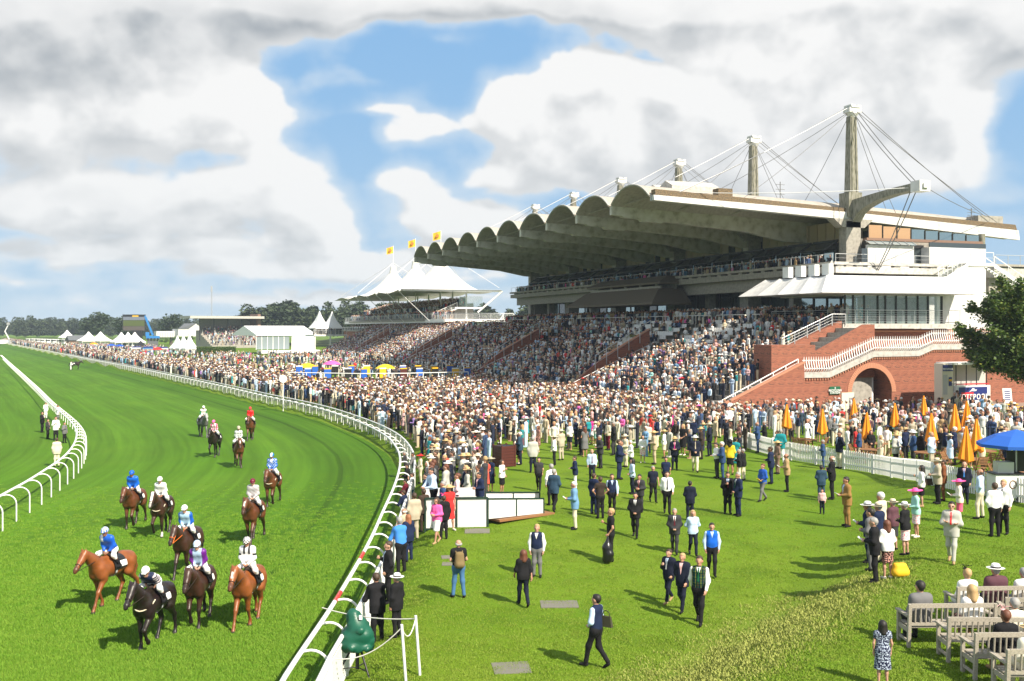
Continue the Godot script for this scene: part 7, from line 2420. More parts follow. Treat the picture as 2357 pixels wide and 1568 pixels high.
func make_people() -> void:
	for row: Array in PEOPLE:
		if String(row[10]).contains("girl in white dress held up"):
			person(row,on(row[1],row[2]),"racegoers on the lawn")
			continue
		person(row,Vector3.INF,"racegoers on the lawn" if float(row[1]) > 8.0 else "")

# ---------------------------------------------------------------- horses
const LEGS:=[   # left fore,right fore,left hind,right hind: knee or hock,fetlock,toe
	[[Vector3(0.13,0.62,0.86),Vector3(0.13,0.36,0.72),Vector3(0.13,0.27,0.62)],[Vector3(-0.13,0.52,0.50),Vector3(-0.13,0.16,0.46),Vector3(-0.13,0.045,0.50)],[Vector3(0.13,0.56,-0.96),Vector3(0.13,0.20,-1.04),Vector3(0.13,0.05,-1.0)],[Vector3(-0.13,0.55,-0.74),Vector3(-0.13,0.17,-0.56),Vector3(-0.13,0.045,-0.48)]],
	[[Vector3(0.12,0.55,0.76),Vector3(0.12,0.19,0.90),Vector3(0.12,0.055,0.97)],[Vector3(-0.12,0.52,0.44),Vector3(-0.12,0.18,0.26),Vector3(-0.12,0.055,0.28)],[Vector3(0.13,0.56,-1.0),Vector3(0.13,0.22,-1.14),Vector3(0.13,0.07,-1.12)],[Vector3(-0.13,0.54,-0.70),Vector3(-0.13,0.17,-0.50),Vector3(-0.13,0.045,-0.42)]],
	[[Vector3(0.12,0.52,0.58),Vector3(0.12,0.16,0.56),Vector3(0.12,0.045,0.61)],[Vector3(-0.12,0.58,0.70),Vector3(-0.12,0.30,0.52),Vector3(-0.12,0.19,0.46)],[Vector3(0.13,0.55,-0.78),Vector3(0.13,0.17,-0.64),Vector3(0.13,0.045,-0.57)],[Vector3(-0.13,0.58,-0.96),Vector3(-0.13,0.26,-1.06),Vector3(-0.13,0.12,-1.04)]],
]
var horse_nets:={}
func horse_shape(pose: int) -> Array:
	if horse_nets.has(pose):
		return horse_nets[pose]
	var f:=Field.new(Vector3(-0.42,-0.02,-1.35),Vector3(0.42,2.12,1.85),0.0285)
	var k:=26.0
	f.bone(Vector3(0,1.16,0.46),Vector3(0,1.17,-0.05),0.27,0.285,k)
	f.bone(Vector3(0,1.17,-0.05),Vector3(0,1.26,-0.55),0.285,0.235,k)
	f.bone(Vector3(0,1.28,-0.5),Vector3(0,1.22,-0.86),0.235,0.17,k)
	f.bone(Vector3(0,1.45,0.50),Vector3(0,1.44,0.1),0.09,0.09,k)
	for s: float in [-1.0,1.0]:
		f.bone(Vector3(s*0.09,1.22,0.66),Vector3(s*0.12,1.02,0.62),0.15,0.14,k)
		f.bone(Vector3(s*0.11,1.22,-0.62),Vector3(s*0.13,0.98,-0.62),0.18,0.155,k)
		f.bone(Vector3(s*0.06,1.30,-0.78),Vector3(s*0.10,1.05,-0.86),0.15,0.12,k)
	var drop:=[0.0,-0.05,-0.1][pose] as float
	var poll:=Vector3(0.0,1.80+drop,1.20)
	f.bone(Vector3(0,1.28,0.66),Vector3(0,1.52,0.90),0.20,0.145,k)
	f.bone(Vector3(0,1.52,0.90),poll,0.145,0.10,k)
	f.bone(Vector3(0,1.40,0.55),poll+Vector3(0,0.02,-0.08),0.12,0.07,k)
	var m:=poll+Vector3(0,-0.36,0.36)
	f.bone(poll+Vector3(0,-0.01,0.04),poll.lerp(m,0.45),0.088,0.080,40.0)
	f.bone(poll+Vector3(0,-0.12,0.06),poll.lerp(m,0.4)+Vector3(0,-0.05,-0.04),0.075,0.07,40.0)
	f.bone(poll.lerp(m,0.45),m,0.074,0.058,40.0)
	f.bone(m,m+Vector3(0,-0.07,0.035),0.058,0.05,50.0)
	for s: float in [-1.0,1.0]:
		f.bone(poll+Vector3(s*0.055,0.07,0.0),poll+Vector3(s*0.075,0.19,0.03),0.028,0.012,80.0)
	for i in 4:
		var s:=1.0 if i % 2 == 0 else -1.0
		var q: Array=LEGS[pose][i]
		if i < 2:
			var el:=Vector3(s*0.135,0.90,0.52)
			f.chain([Vector3(s*0.12,1.05,0.58),el,q[0]],[0.14,0.098,0.056],45.0)
			f.chain([q[0],q[1]],[0.052,0.036],60.0)
		else:
			var st:=Vector3(s*0.145,0.92,-0.52+(q[0].z+0.85)*0.35)
			f.chain([Vector3(s*0.12,1.12,-0.66),st,q[0]],[0.19,0.13,0.060],40.0)
			f.chain([q[0],q[0].lerp(q[1],0.4),q[1]],[0.062,0.042,0.038],60.0)
		f.chain([q[1],q[2]],[0.044,0.048],60.0)
		f.bone(q[2],q[2]+Vector3(0,-0.02,0.01),0.052,0.054,70.0)
	horse_nets[pose]=f.nets()
	return horse_nets[pose]

func horse_colors(v: PackedVector3Array,coat: String,mark: String,pose: int) -> PackedColorArray:
	var out:=PackedColorArray()
	var base: Color={"black": Color(0.018,0.012,0.010),"darkbay": Color(0.045,0.020,0.012),"bay": Color(0.115,0.040,0.016),"chestnut": Color(0.23,0.072,0.020),"grey": Color(0.10,0.10,0.105),"brown": Color(0.03,0.018,0.012)}[coat]
	var points:=base.lerp(Color(0.012,0.010,0.010),0.85) if coat != "chestnut" else base*0.85
	var no:=FastNoiseLite.new()
	no.seed=coat.length()+3
	no.frequency=3.0
	var drop:=[0.0,-0.05,-0.1][pose] as float
	for p in v:
		var c:=base*(1.0+0.35*no.get_noise_3d(p.x*2,p.y,p.z))
		var low:=1.0 - smoothstep(0.42,0.78,p.y)
		c=c.lerp(points,low)
		if p.y < 0.07:
			c=Color(0.05,0.045,0.04)
		var along_face:=(p.z - 1.24)+(1.80+drop - p.y)
		if p.z > 1.22 and p.y > 1.2:
			if mark == "blaze" and absf(p.x) < 0.042 and p.z+p.y > 3.03+drop:
				c=Color(0.75,0.72,0.68)
			elif mark == "star" and absf(p.x) < 0.024 and along_face > 0.12 and along_face < 0.36 and p.z+p.y > 3.06+drop:
				c=Color(0.7,0.67,0.62)
			if p.z > 1.52:
				c=c.lerp(Color(0.02,0.017,0.016),0.6)
		if mark in ["blaze","breast"] and p.y < 0.24 and p.y > 0.07 and p.x > 0.0 and p.z > 0.0 and mark == "blaze":
			c=Color(0.6,0.57,0.52)
		if coat == "grey" and p.z > 0.7:
			c=c.lerp(Color(0.32,0.32,0.32),smoothstep(0.7,1.3,p.z))
		c.a=1.0
		out.append(c)
	return out

func silk_color(kind: String,p: Vector3) -> Color:
	var ang:=atan2(p.x,p.z)
	var sleeve:=absf(p.x) > 0.175
	match kind:
		"navystripe": return Color(0.75,0.66,0.66) if fposmod(p.y*1.0+p.z*0.9,0.12) < 0.05 and (p.z < 0.2 or sleeve) else Color(0.012,0.02,0.06)
		"bluewhite": return Color(0.75,0.77,0.8) if (not sleeve and p.x < -0.05 and p.y > 1.2) else Color(0.01,0.10,0.55)
		"paleblueroyal": return Color(0.008,0.10,0.50) if sleeve else Color(0.38,0.58,0.75)
		"purple": return Color(0.13,0.012,0.22) if sleeve or absf(p.x) > 0.12 else Color(0.36,0.50,0.66)
		"whiteblack": return Color(0.015,0.015,0.016) if (absf(p.y - 1.22) < 0.03 and sleeve) or (not sleeve and absf(p.x) > 0.04 and absf(p.x) < 0.1 and p.y > 1.24 and p.z > 0.05) else Color(0.78,0.78,0.78)
		"royal": return Color(0.006,0.12,0.60)
		"white": return Color(0.74,0.75,0.74)
		"silver": return Color(0.45,0.45,0.47) if fposmod(p.y*7.0+p.x*5.0,1.0) < 0.7 else Color(0.36,0.30,0.30)
		"bluestar": return Color(0.75,0.77,0.8) if sin(p.x*55.0)*sin(p.y*48.0)*cos(p.z*30.0) > 0.42 or (absf(p.x) < 0.05 and p.y > 1.25) else Color(0.01,0.12,0.50)
		"pinkwhite": return Color(0.65,0.03,0.18) if fposmod(ang*2.2,1.0) < 0.38 or sleeve and fposmod(p.y*9.0,1.0) < 0.5 else Color(0.76,0.74,0.74)
		"whitegreen": return Color(0.01,0.25,0.08) if sleeve and p.y < 1.25 else Color(0.74,0.72,0.68)
		"red": return Color(0.62,0.012,0.012)
		"camo": return Color(0.55,0.58,0.58) if sin(p.x*40.0)+sin(p.y*37.0+1.0)+sin(p.z*33.0) > 0.2 else Color(0.22,0.26,0.25)
	return Color(0.5,0.5,0.5)

func cap_color(kind: String,p: Vector3) -> Color:
	match kind:
		"bluestripe": return Color(0.75,0.77,0.8) if fposmod(atan2(p.x,p.z+0.01)*1.6,1.0) < 0.5 else Color(0.01,0.12,0.55)
		"check": return Color(0.02,0.02,0.02) if (int(floor(atan2(p.x,p.z+0.01)*3.2))+int(floor(p.y*24.0))) % 2 == 0 else Color(0.78,0.78,0.78)
		"bluewhite": return Color(0.75,0.77,0.8) if absf(p.x) < 0.045 else Color(0.01,0.16,0.55)
		"white": return Color(0.78,0.79,0.80)
	var c: Color=CLOTH.get(kind,CLOTH.white)
	return c.srgb_to_linear()

func painted(q: Array,pick: Callable) -> ArrayMesh:
	var cols:=PackedColorArray()
	for p in q[0]:
		cols.append((pick as Callable).call(p))
	return nets_mesh([q],cols)

var HORSES:=[
	[0.35,29.19,-25,"black",0,false,"navystripe","white","back","breast","black-brown horse leading the field with a foreleg raised","jockey in navy and white stripes bent low over the leading horse"],
	[-0.81,33.84,-36,"chestnut",1,false,"bluewhite","bluestripe","rein","","chestnut horse on the left of the leading pair","jockey in blue with white shoulders and striped cap"],
	[1.53,37.17,-22,"darkbay",1,true,"paleblueroyal","white","rein","orange","dark brown horse with an orange bridle","jockey in pale and royal blue with a white cap"],
	[1.60,30.90,-17,"darkbay",2,false,"purple","paleblue","rein","","dark bay horse carrying the purple-sleeved jockey","jockey with purple sleeves and pale blue cap"],
	[2.91,30.43,-23,"chestnut",1,true,"whiteblack","check","down","star","bright chestnut horse nearest the outer rail in front","jockey in white with black band and checked cap"],
	[-0.23,46.87,-18,"bay",2,true,"royal","royal","rein","","bay horse with the royal blue jockey","jockey all in royal blue"],
	[0.84,44.52,-17,"darkbay",0,true,"white","white","rein","blaze","dark horse with a broad white blaze","jockey all in white on the white-faced horse"],
	[4.22,42.10,-20,"bay",1,false,"silver","maroon","down","star","bay horse walking alone behind the front rank","jockey in silver grey with a maroon cap"],
	[5.92,50.36,-19,"bay",2,true,"bluestar","bluewhite","down","breast","bay horse being led nearest the rail bend","jockey in blue with white stars"],
	[4.60,70.65,-18,"black",0,true,"pinkwhite","pink","rein","","almost black horse with the pink-capped jockey","jockey in white with pink stripes and pink cap"],
	[4.55,83.69,9,"grey",1,false,"whitegreen","white","rein","","dark grey horse at the back on the left","jockey in white with green sleeves"],
	[7.81,80.31,-12,"bay",1,true,"red","red","down","","bay horse at the back carrying the scarlet jockey","jockey all in scarlet"],
	[5.60,64.88,-1,"bay",2,false,"camo","stone","down","star","reddish bay horse in the second last pair","jockey in pale mottled grey with a stone cap"]
]

func saddlery(t: Node3D,mark: String,pose: int) -> void:
	var arc:=func(a0: float,a1: float,z0: float,z1: float,r: float) -> ArrayMesh:
		var m:=MB.new()
		var n:=12
		for i in n:
			for j in 4:
				var q:=[]
				for e: Vector2 in [Vector2(i,j),Vector2(i+1,j),Vector2(i+1,j+1),Vector2(i,j+1)]:
					var a:=lerpf(a0,a1,e.x/n)
					var z:=lerpf(z0,z1,e.y/4.0)
					var rr:=r+0.10*maxf(0.0,cos(a))*smoothstep(-0.5,0.6,z)
					q.append(Vector3(sin(a)*(r+0.02),1.17+cos(a)*rr,z))
				m.quad(q[0],q[3],q[2],q[1])
		return m.mesh()
	var sc:=part(t,"saddle_cloth",arc.call(-1.75,1.75,-0.28,0.26,0.318),M.black_plastic)
	for s: float in [-1.0,1.0]:
		part(sc,"number_panel",arc.call(s*1.05,s*1.55,-0.27,0.02,0.330),cloth("white"))
	part(t,"girth",arc.call(-3.1,3.1,0.12,0.20,0.312),cloth("silver"))
	var fs:=Field.new(Vector3(-0.2,1.4,-0.3),Vector3(0.2,1.75,0.4),0.03)
	fs.bone(Vector3(0,1.545,-0.2),Vector3(0,1.545,0.2),0.075,0.07)
	part(t,"saddle",nets_mesh([fs.nets()]),cloth("darkbrown"))
	var drop:=[0.0,-0.05,-0.1][pose] as float
	var poll:=Vector3(0,1.80+drop,1.20)
	var m:=poll+Vector3(0,-0.36,0.36)
	var b:=MB.new()
	var loop:=func(c: Vector3,up: Vector3,ry: float,rx: float) -> void:
		var pts:=[]
		for i in 13:
			var a:=TAU*i/12
			pts.append(c+Vector3(cos(a)*rx,0,0)+up*(sin(a)*ry))
		b.tube(pts,0.011,5)
	var across:=Vector3(0,0.72,0.69)
	loop.call(poll.lerp(m,0.72),across,0.082,0.078)
	loop.call(poll.lerp(m,0.08),across,0.115,0.098)
	for s: float in [-1.0,1.0]:
		b.tube([poll+Vector3(s*0.09,-0.02,0.03),poll.lerp(m,0.5)+Vector3(s*0.088,-0.02,-0.01),m+Vector3(s*0.066,-0.03,-0.02)],0.011,5)
		b.tube([m+Vector3(s*0.066,-0.04,-0.02),Vector3(s*0.16,1.50,0.95),Vector3(s*0.07,1.62,0.52)],0.010,5)
	part(t,"bridle",b.mesh(),mat("bridle_orange",lin(0.75,0.16,0.02),0.5) if mark == "orange" else cloth("darkbrown"))
	if mark in ["breast","blaze"]:
		var c:=MB.new()
		var pts:=[]
		for i in 11:
			var a:=lerpf(-1.5,1.5,i/10.0)
			pts.append(Vector3(sin(a)*0.27,1.34 - 0.24*cos(a),0.50+cos(a)*0.345))
		c.tube(pts,0.018,5)
		part(t,"breast_girth",c.mesh(),cloth("cream"))

func horse(x: float,w: float,turn: float,coat: String,pose: int,flip: bool,mark: String,label: String) -> Node3D:
	var t:=thing("horse",label,"horse",p3(x,TRACK,w),deg_to_rad(turn),"racehorses walking back along the course")
	t.scale=Vector3.ONE*1.02
	var q:=horse_shape(pose)
	if flip:
		q=moved(q,Transform3D(Basis.IDENTITY.scaled(Vector3(-1,1,1)),Vector3.ZERO))
	var hm:=mat("horse_coat",Color(1,1,1),0.42)
	hm.vertex_color_use_as_albedo=true
	part(t,"body",nets_mesh([q],horse_colors(q[0],coat,mark,pose)),hm)
	var drop:=[0.0,-0.05,-0.1][pose] as float
	var mane:=Field.new(Vector3(-0.15,1.2,0.3),Vector3(0.15,2.05,1.5),0.026)
	mane.chain([Vector3(0.03,1.52,0.58),Vector3(0.05,1.66+drop*0.4,0.86),Vector3(0.04,1.86+drop,1.13)],[0.05,0.055,0.045],60.0)
	mane.bone(Vector3(0.01,1.90+drop,1.2),Vector3(0.02,1.80+drop,1.31),0.035,0.02,70.0)
	var dark:=cloth("black") if coat != "chestnut" else mat("mane_chestnut",lin(0.17,0.05,0.015),0.6)
	part(t,"mane",nets_mesh([mane.nets()]),dark)
	var tail:=Field.new(Vector3(-0.2,0.4,-1.6),Vector3(0.2,1.4,-0.8),0.028)
	var sw:=0.08 if flip else -0.07
	tail.chain([Vector3(0,1.28,-0.98),Vector3(sw*0.5,1.20,-1.14),Vector3(sw,0.90,-1.22),Vector3(sw,0.60,-1.2)],[0.035,0.055,0.065,0.02],60.0)
	part(t,"tail",nets_mesh([tail.nets()]),dark)
	var ey:=MB.new()
	for s: float in [-1.0,1.0]:
		ey.lathe([Vector2(0,0.014),Vector2(0.014,0.005),Vector2(0.014,-0.005),Vector2(0,-0.014)],Vector3(s*0.078,1.70+drop,1.315),8)
	part(t,"eyes",ey.mesh(),M.black_plastic)
	saddlery(t,mark,pose)
	return t

func make_horses() -> void:
	for r: Array in HORSES:
		horse(r[0],r[1],r[2],r[3],r[4],r[5],r[9],r[10])
		var f:=figure("ride|%s|silks|breeches|fine" % r[8])
		var b:=Basis(Vector3.UP,deg_to_rad(r[2]))
		var t:=thing("jockey",r[11],"jockey",p3(r[0],TRACK,r[1])+b*Vector3(0,0.79,-0.02),deg_to_rad(r[2]),"jockeys on their horses")
		var tr:=Transform3D(Basis.IDENTITY.scaled(Vector3.ONE*0.96),Vector3(0,0.03,0))
		var sm:=mat("racing_silk",Color(1,1,1),0.45)
		sm.vertex_color_use_as_albedo=true
		part(t,"body",f.body,skin_mat(int(r[0]*10) % 3),tr)
		part(t,"silks",painted(f.top_nets,func(p): return silk_color(r[6],p)),sm,tr)
		part(t,"breeches",f.bottom,cloth("white"),tr)
		part(t,"boots",f.shoes,cloth("black"),tr)
		var ht: Transform3D=tr*(f.head_at as Transform3D)
		var cm:=headwear("helmet",true)
		var arr:=cm.surface_get_arrays(0)
		part(t,"cap",painted([arr[Mesh.ARRAY_VERTEX],arr[Mesh.ARRAY_NORMAL],arr[Mesh.ARRAY_INDEX]],func(p): return cap_color(r[7],p)),sm,ht)
		part(t,"goggles",headwear("glasses",true),M.black_plastic,ht)
	# a last horse being unsaddled far up the course
	horse(-12.2,226.3,70.0,"brown",2,false,"","dark horse standing side-on far up the course, held by a groom")
	person(["stand|lean|shirt|trousers|plain",-13.0,225.4,60.0,1.75,"white","white","short:dark","","","groom in white stooping beside the far horse"])

# ---------------------------------------------------------------- the crowd that nobody could count
func crowd_meshes() -> Dictionary:
	var d:={}
	var torso:=MB.new()
	torso.lathe([Vector2(0.0,0.86),Vector2(0.155,0.86),Vector2(0.165,1.0),Vector2(0.16,1.18),Vector2(0.19,1.34),Vector2(0.165,1.42),Vector2(0.06,1.47),Vector2(0.0,1.47)],Vector3.ZERO,8,0.68)
	for s: float in [-1.0,1.0]:
		torso.tube([Vector3(s*0.19,1.38,0),Vector3(s*0.24,1.12,0.02),Vector3(s*0.20,0.92,0.06)],0.06,5,0.045)
	d.torso=torso.mesh()
	var read:=MB.new()
	read.lathe([Vector2(0.0,0.86),Vector2(0.155,0.86),Vector2(0.165,1.0),Vector2(0.16,1.18),Vector2(0.19,1.34),Vector2(0.165,1.42),Vector2(0.06,1.47),Vector2(0.0,1.47)],Vector3.ZERO,8,0.68)
	for s: float in [-1.0,1.0]:
		read.tube([Vector3(s*0.19,1.38,0),Vector3(s*0.24,1.14,0.04),Vector3(s*0.08,1.14,0.26)],0.06,5,0.042)
	d.reading=read.mesh()
	var legs:=MB.new()
	for s: float in [-1.0,1.0]:
		legs.tube([Vector3(s*0.08,0.92,0),Vector3(s*0.09,0.48,0.01),Vector3(s*0.10,0.03,0)],0.095,6,0.06)
		legs.box(Vector3(s*0.11,0.035,0.06),Vector3(0.09,0.07,0.22))
	d.legs=legs.mesh()
	var skirt:=MB.new()
	skirt.lathe([Vector2(0.0,0.95),Vector2(0.15,0.95),Vector2(0.20,0.50),Vector2(0.0,0.50)],Vector3.ZERO,9,0.8)
	d.skirt=skirt.mesh()
	var shins:=MB.new()
	for s: float in [-1.0,1.0]:
		shins.tube([Vector3(s*0.08,0.52,0),Vector3(s*0.08,0.03,0)],0.05,5,0.035)
		shins.box(Vector3(s*0.08,0.03,0.05),Vector3(0.07,0.05,0.2))
	d.shins=shins.mesh()
	var head:=MB.new()
	head.lathe([Vector2(0.0,1.44),Vector2(0.05,1.46),Vector2(0.05,1.53),Vector2(0.075,1.56),Vector2(0.09,1.63),Vector2(0.075,1.70),Vector2(0.04,1.735),Vector2(0,1.74)],Vector3(0,0,0.015),8,1.12)
	d.head=head.mesh()
	var hair:=MB.new()
	hair.lathe([Vector2(0.088,1.60),Vector2(0.102,1.65),Vector2(0.085,1.72),Vector2(0.04,1.76),Vector2(0,1.765)],Vector3(0,0,-0.015),8,1.1)
	d.hair=hair.mesh()
	var long:=MB.new()
	long.lathe([Vector2(0.0,1.40),Vector2(0.095,1.42),Vector2(0.105,1.60),Vector2(0.09,1.71),Vector2(0.04,1.76),Vector2(0,1.765)],Vector3(0,0,-0.035),8,1.0)
	d.long_hair=long.mesh()
	d.hat=headwear("panama",false)
	d.wide_hat=headwear("wide",false)
	var seated:=MB.new()
	for s: float in [-1.0,1.0]:
		seated.tube([Vector3(s*0.09,0.92,0.0),Vector3(s*0.1,0.93,0.42),Vector3(s*0.1,0.50,0.42)],0.09,6,0.06)
	d.seated_legs=seated.mesh()
	return d

var crowd_rows:={}   # mesh name -> [transforms,colours]
func crowd_put(kind: String,t: Transform3D,c: Color) -> void:
	if not crowd_rows.has(kind):
		crowd_rows[kind]=[[],PackedColorArray()]
	crowd_rows[kind][0].append(t)
	crowd_rows[kind][1].append(c)

var MENS:=["black","black","charcoal","charcoal","charcoal","navy","navy","navy","navy","navy","darknavy","darknavy","darknavy","grey","grey","steel","brown","blue","darkbrown","stone","stone","beige","cream","palegrey","palegrey","tan","white","paleblue","lightblue","ivory"]
var WOMENS:=["white","white","ivory","cream","palepink","black","black","black","navy","navy","charcoal","grey","navy","darknavy","charcoal","mocha","palegrey","stone","paleblue","white","beige","lilac","coral","red","pink","aqua","teal","blue","mauve","floralpink"]

var singled:={}
func single(at: Vector3,face: float,r: RandomNumberGenerator,place: String) -> void:   # one of the nearer people of the crowd,built as a person
	for k in 40:
		var woman:=r.randf() < 0.42
		var top: String=WOMENS[r.randi() % WOMENS.size()] if woman else MENS[r.randi() % MENS.size()]
		var low: String=["charcoal","navy","stone","beige","black","cream"][r.randi() % 6]
		var hc: String=["brown","dark","grey","white","blond","auburn"][r.randi() % 6]
		var hat: String = "" if r.randf() < 0.7 else ["panama:cream","panama:white","panama:straw"][r.randi() % 3]
		var dress:=woman and r.randf() < 0.5
		var label:="%s in %s %s, %s %s" % ["woman" if woman else "man",top,"dress" if dress else "jacket" if not woman else "top",(hat.split(":")[1]+" hat" if hat != "" else hc+" hair"),place]
		if not dress:
			label=label.replace(", "," and %s %s, " % [low,"skirt" if woman else "trousers"])
		if singled.has(label):
			continue
		singled[label]=true
		var fig: String=("stand|clasp|dress|none|plain" if dress else "stand|clasp|cardigan|skirt|plain") if woman else ["stand|read|jacket|trousers|plain","stand|down|jacket|trousers|plain","stand|clasp|jacket|trousers|plain"][r.randi() % 3]
		person([fig,0,0,rad_to_deg(face),r.randf_range(1.58,1.7) if woman else r.randf_range(1.68,1.86),top,low,("long:" if woman else "short:")+hc,hat,"",label],at,"nearer racegoers in the crowd")
		return

func bystander(at: Vector3,face: float,r: RandomNumberGenerator,sit:=false,shirt:=0.25) -> void:
	var h:=r.randf_range(0.93,1.06)
	var woman:=r.randf() < 0.4
	if woman:
		h -= 0.05
	var b:=Basis(Vector3.UP,face+r.randfn()*0.35).scaled(Vector3(h*r.randf_range(0.95,1.12),h,h))
	var t:=Transform3D(b,at - Vector3(0,0.45*h if sit else 0.0,0))
	var col:=func(c: String) -> Color:
		return ((CLOTH[c] as Color).srgb_to_linear()*r.randf_range(0.75,1.2)).clamp(Color(0,0,0),Color(0.8,0.8,0.8))
	var top: Color
	if woman:
		top=col.call(WOMENS[r.randi() % WOMENS.size()])
	else:
		top=col.call("white" if r.randf() < shirt*0.55 else ("paleblue" if r.randf() < shirt*0.4 else MENS[r.randi() % MENS.size()]))
	crowd_put("reading" if r.randf() < 0.5 else "torso",t,top)
	var s: Array=SKINS[[0,1,2,3,0,1,2,3,0,1,2,4][r.randi() % 12]]
	var skin:=Color(s[0],s[1],s[2])*r.randf_range(0.85,1.1)
	crowd_put("head",t,skin)
	if sit:
		crowd_put("seated_legs",t,col.call(["navy","charcoal","stone","black"][r.randi() % 4]))
	elif woman and r.randf() < 0.65:
		crowd_put("skirt",t,top if r.randf() < 0.6 else col.call(WOMENS[r.randi() % WOMENS.size()]))
		crowd_put("shins",t,skin)
	else:
		crowd_put("legs",t,top if not woman and r.randf() < 0.65 else col.call(["charcoal","navy","stone","beige","black","grey","cream"][r.randi() % 7]))
	var hat:=r.randf()
	if hat < (0.17 if not woman else 0.12):
		crowd_put("hat",t,col.call(["cream","ivory","straw","white","white"][r.randi() % 5]))
	elif woman and hat < 0.20:
		crowd_put("wide_hat",t,col.call(["straw","pink","red","cream","navy","ivory","palepink"][r.randi() % 7]))
	if hat > 0.12:
		crowd_put("long_hair" if woman else "hair",t,(HAIR[["brown","dark","grey","white","blond","brown","auburn","dark","brown"][r.randi() % 9]] as Color).srgb_to_linear())

var taken:={}
func free_spot(x: float,w: float,gap: float) -> bool:
	var gx:=int(floor(x/0.6))
	var gw:=int(floor(w/0.6))
	for i in range(-1,2):
		for j in range(-1,2):
			for q: Vector2 in taken.get(Vector2i(gx+i,gw+j),[]):
				if q.distance_squared_to(Vector2(x,w)) < gap*gap:
					return false
	var k:=Vector2i(gx,gw)
	if not taken.has(k):
		taken[k]=[]
	taken[k].append(Vector2(x,w))
	return true

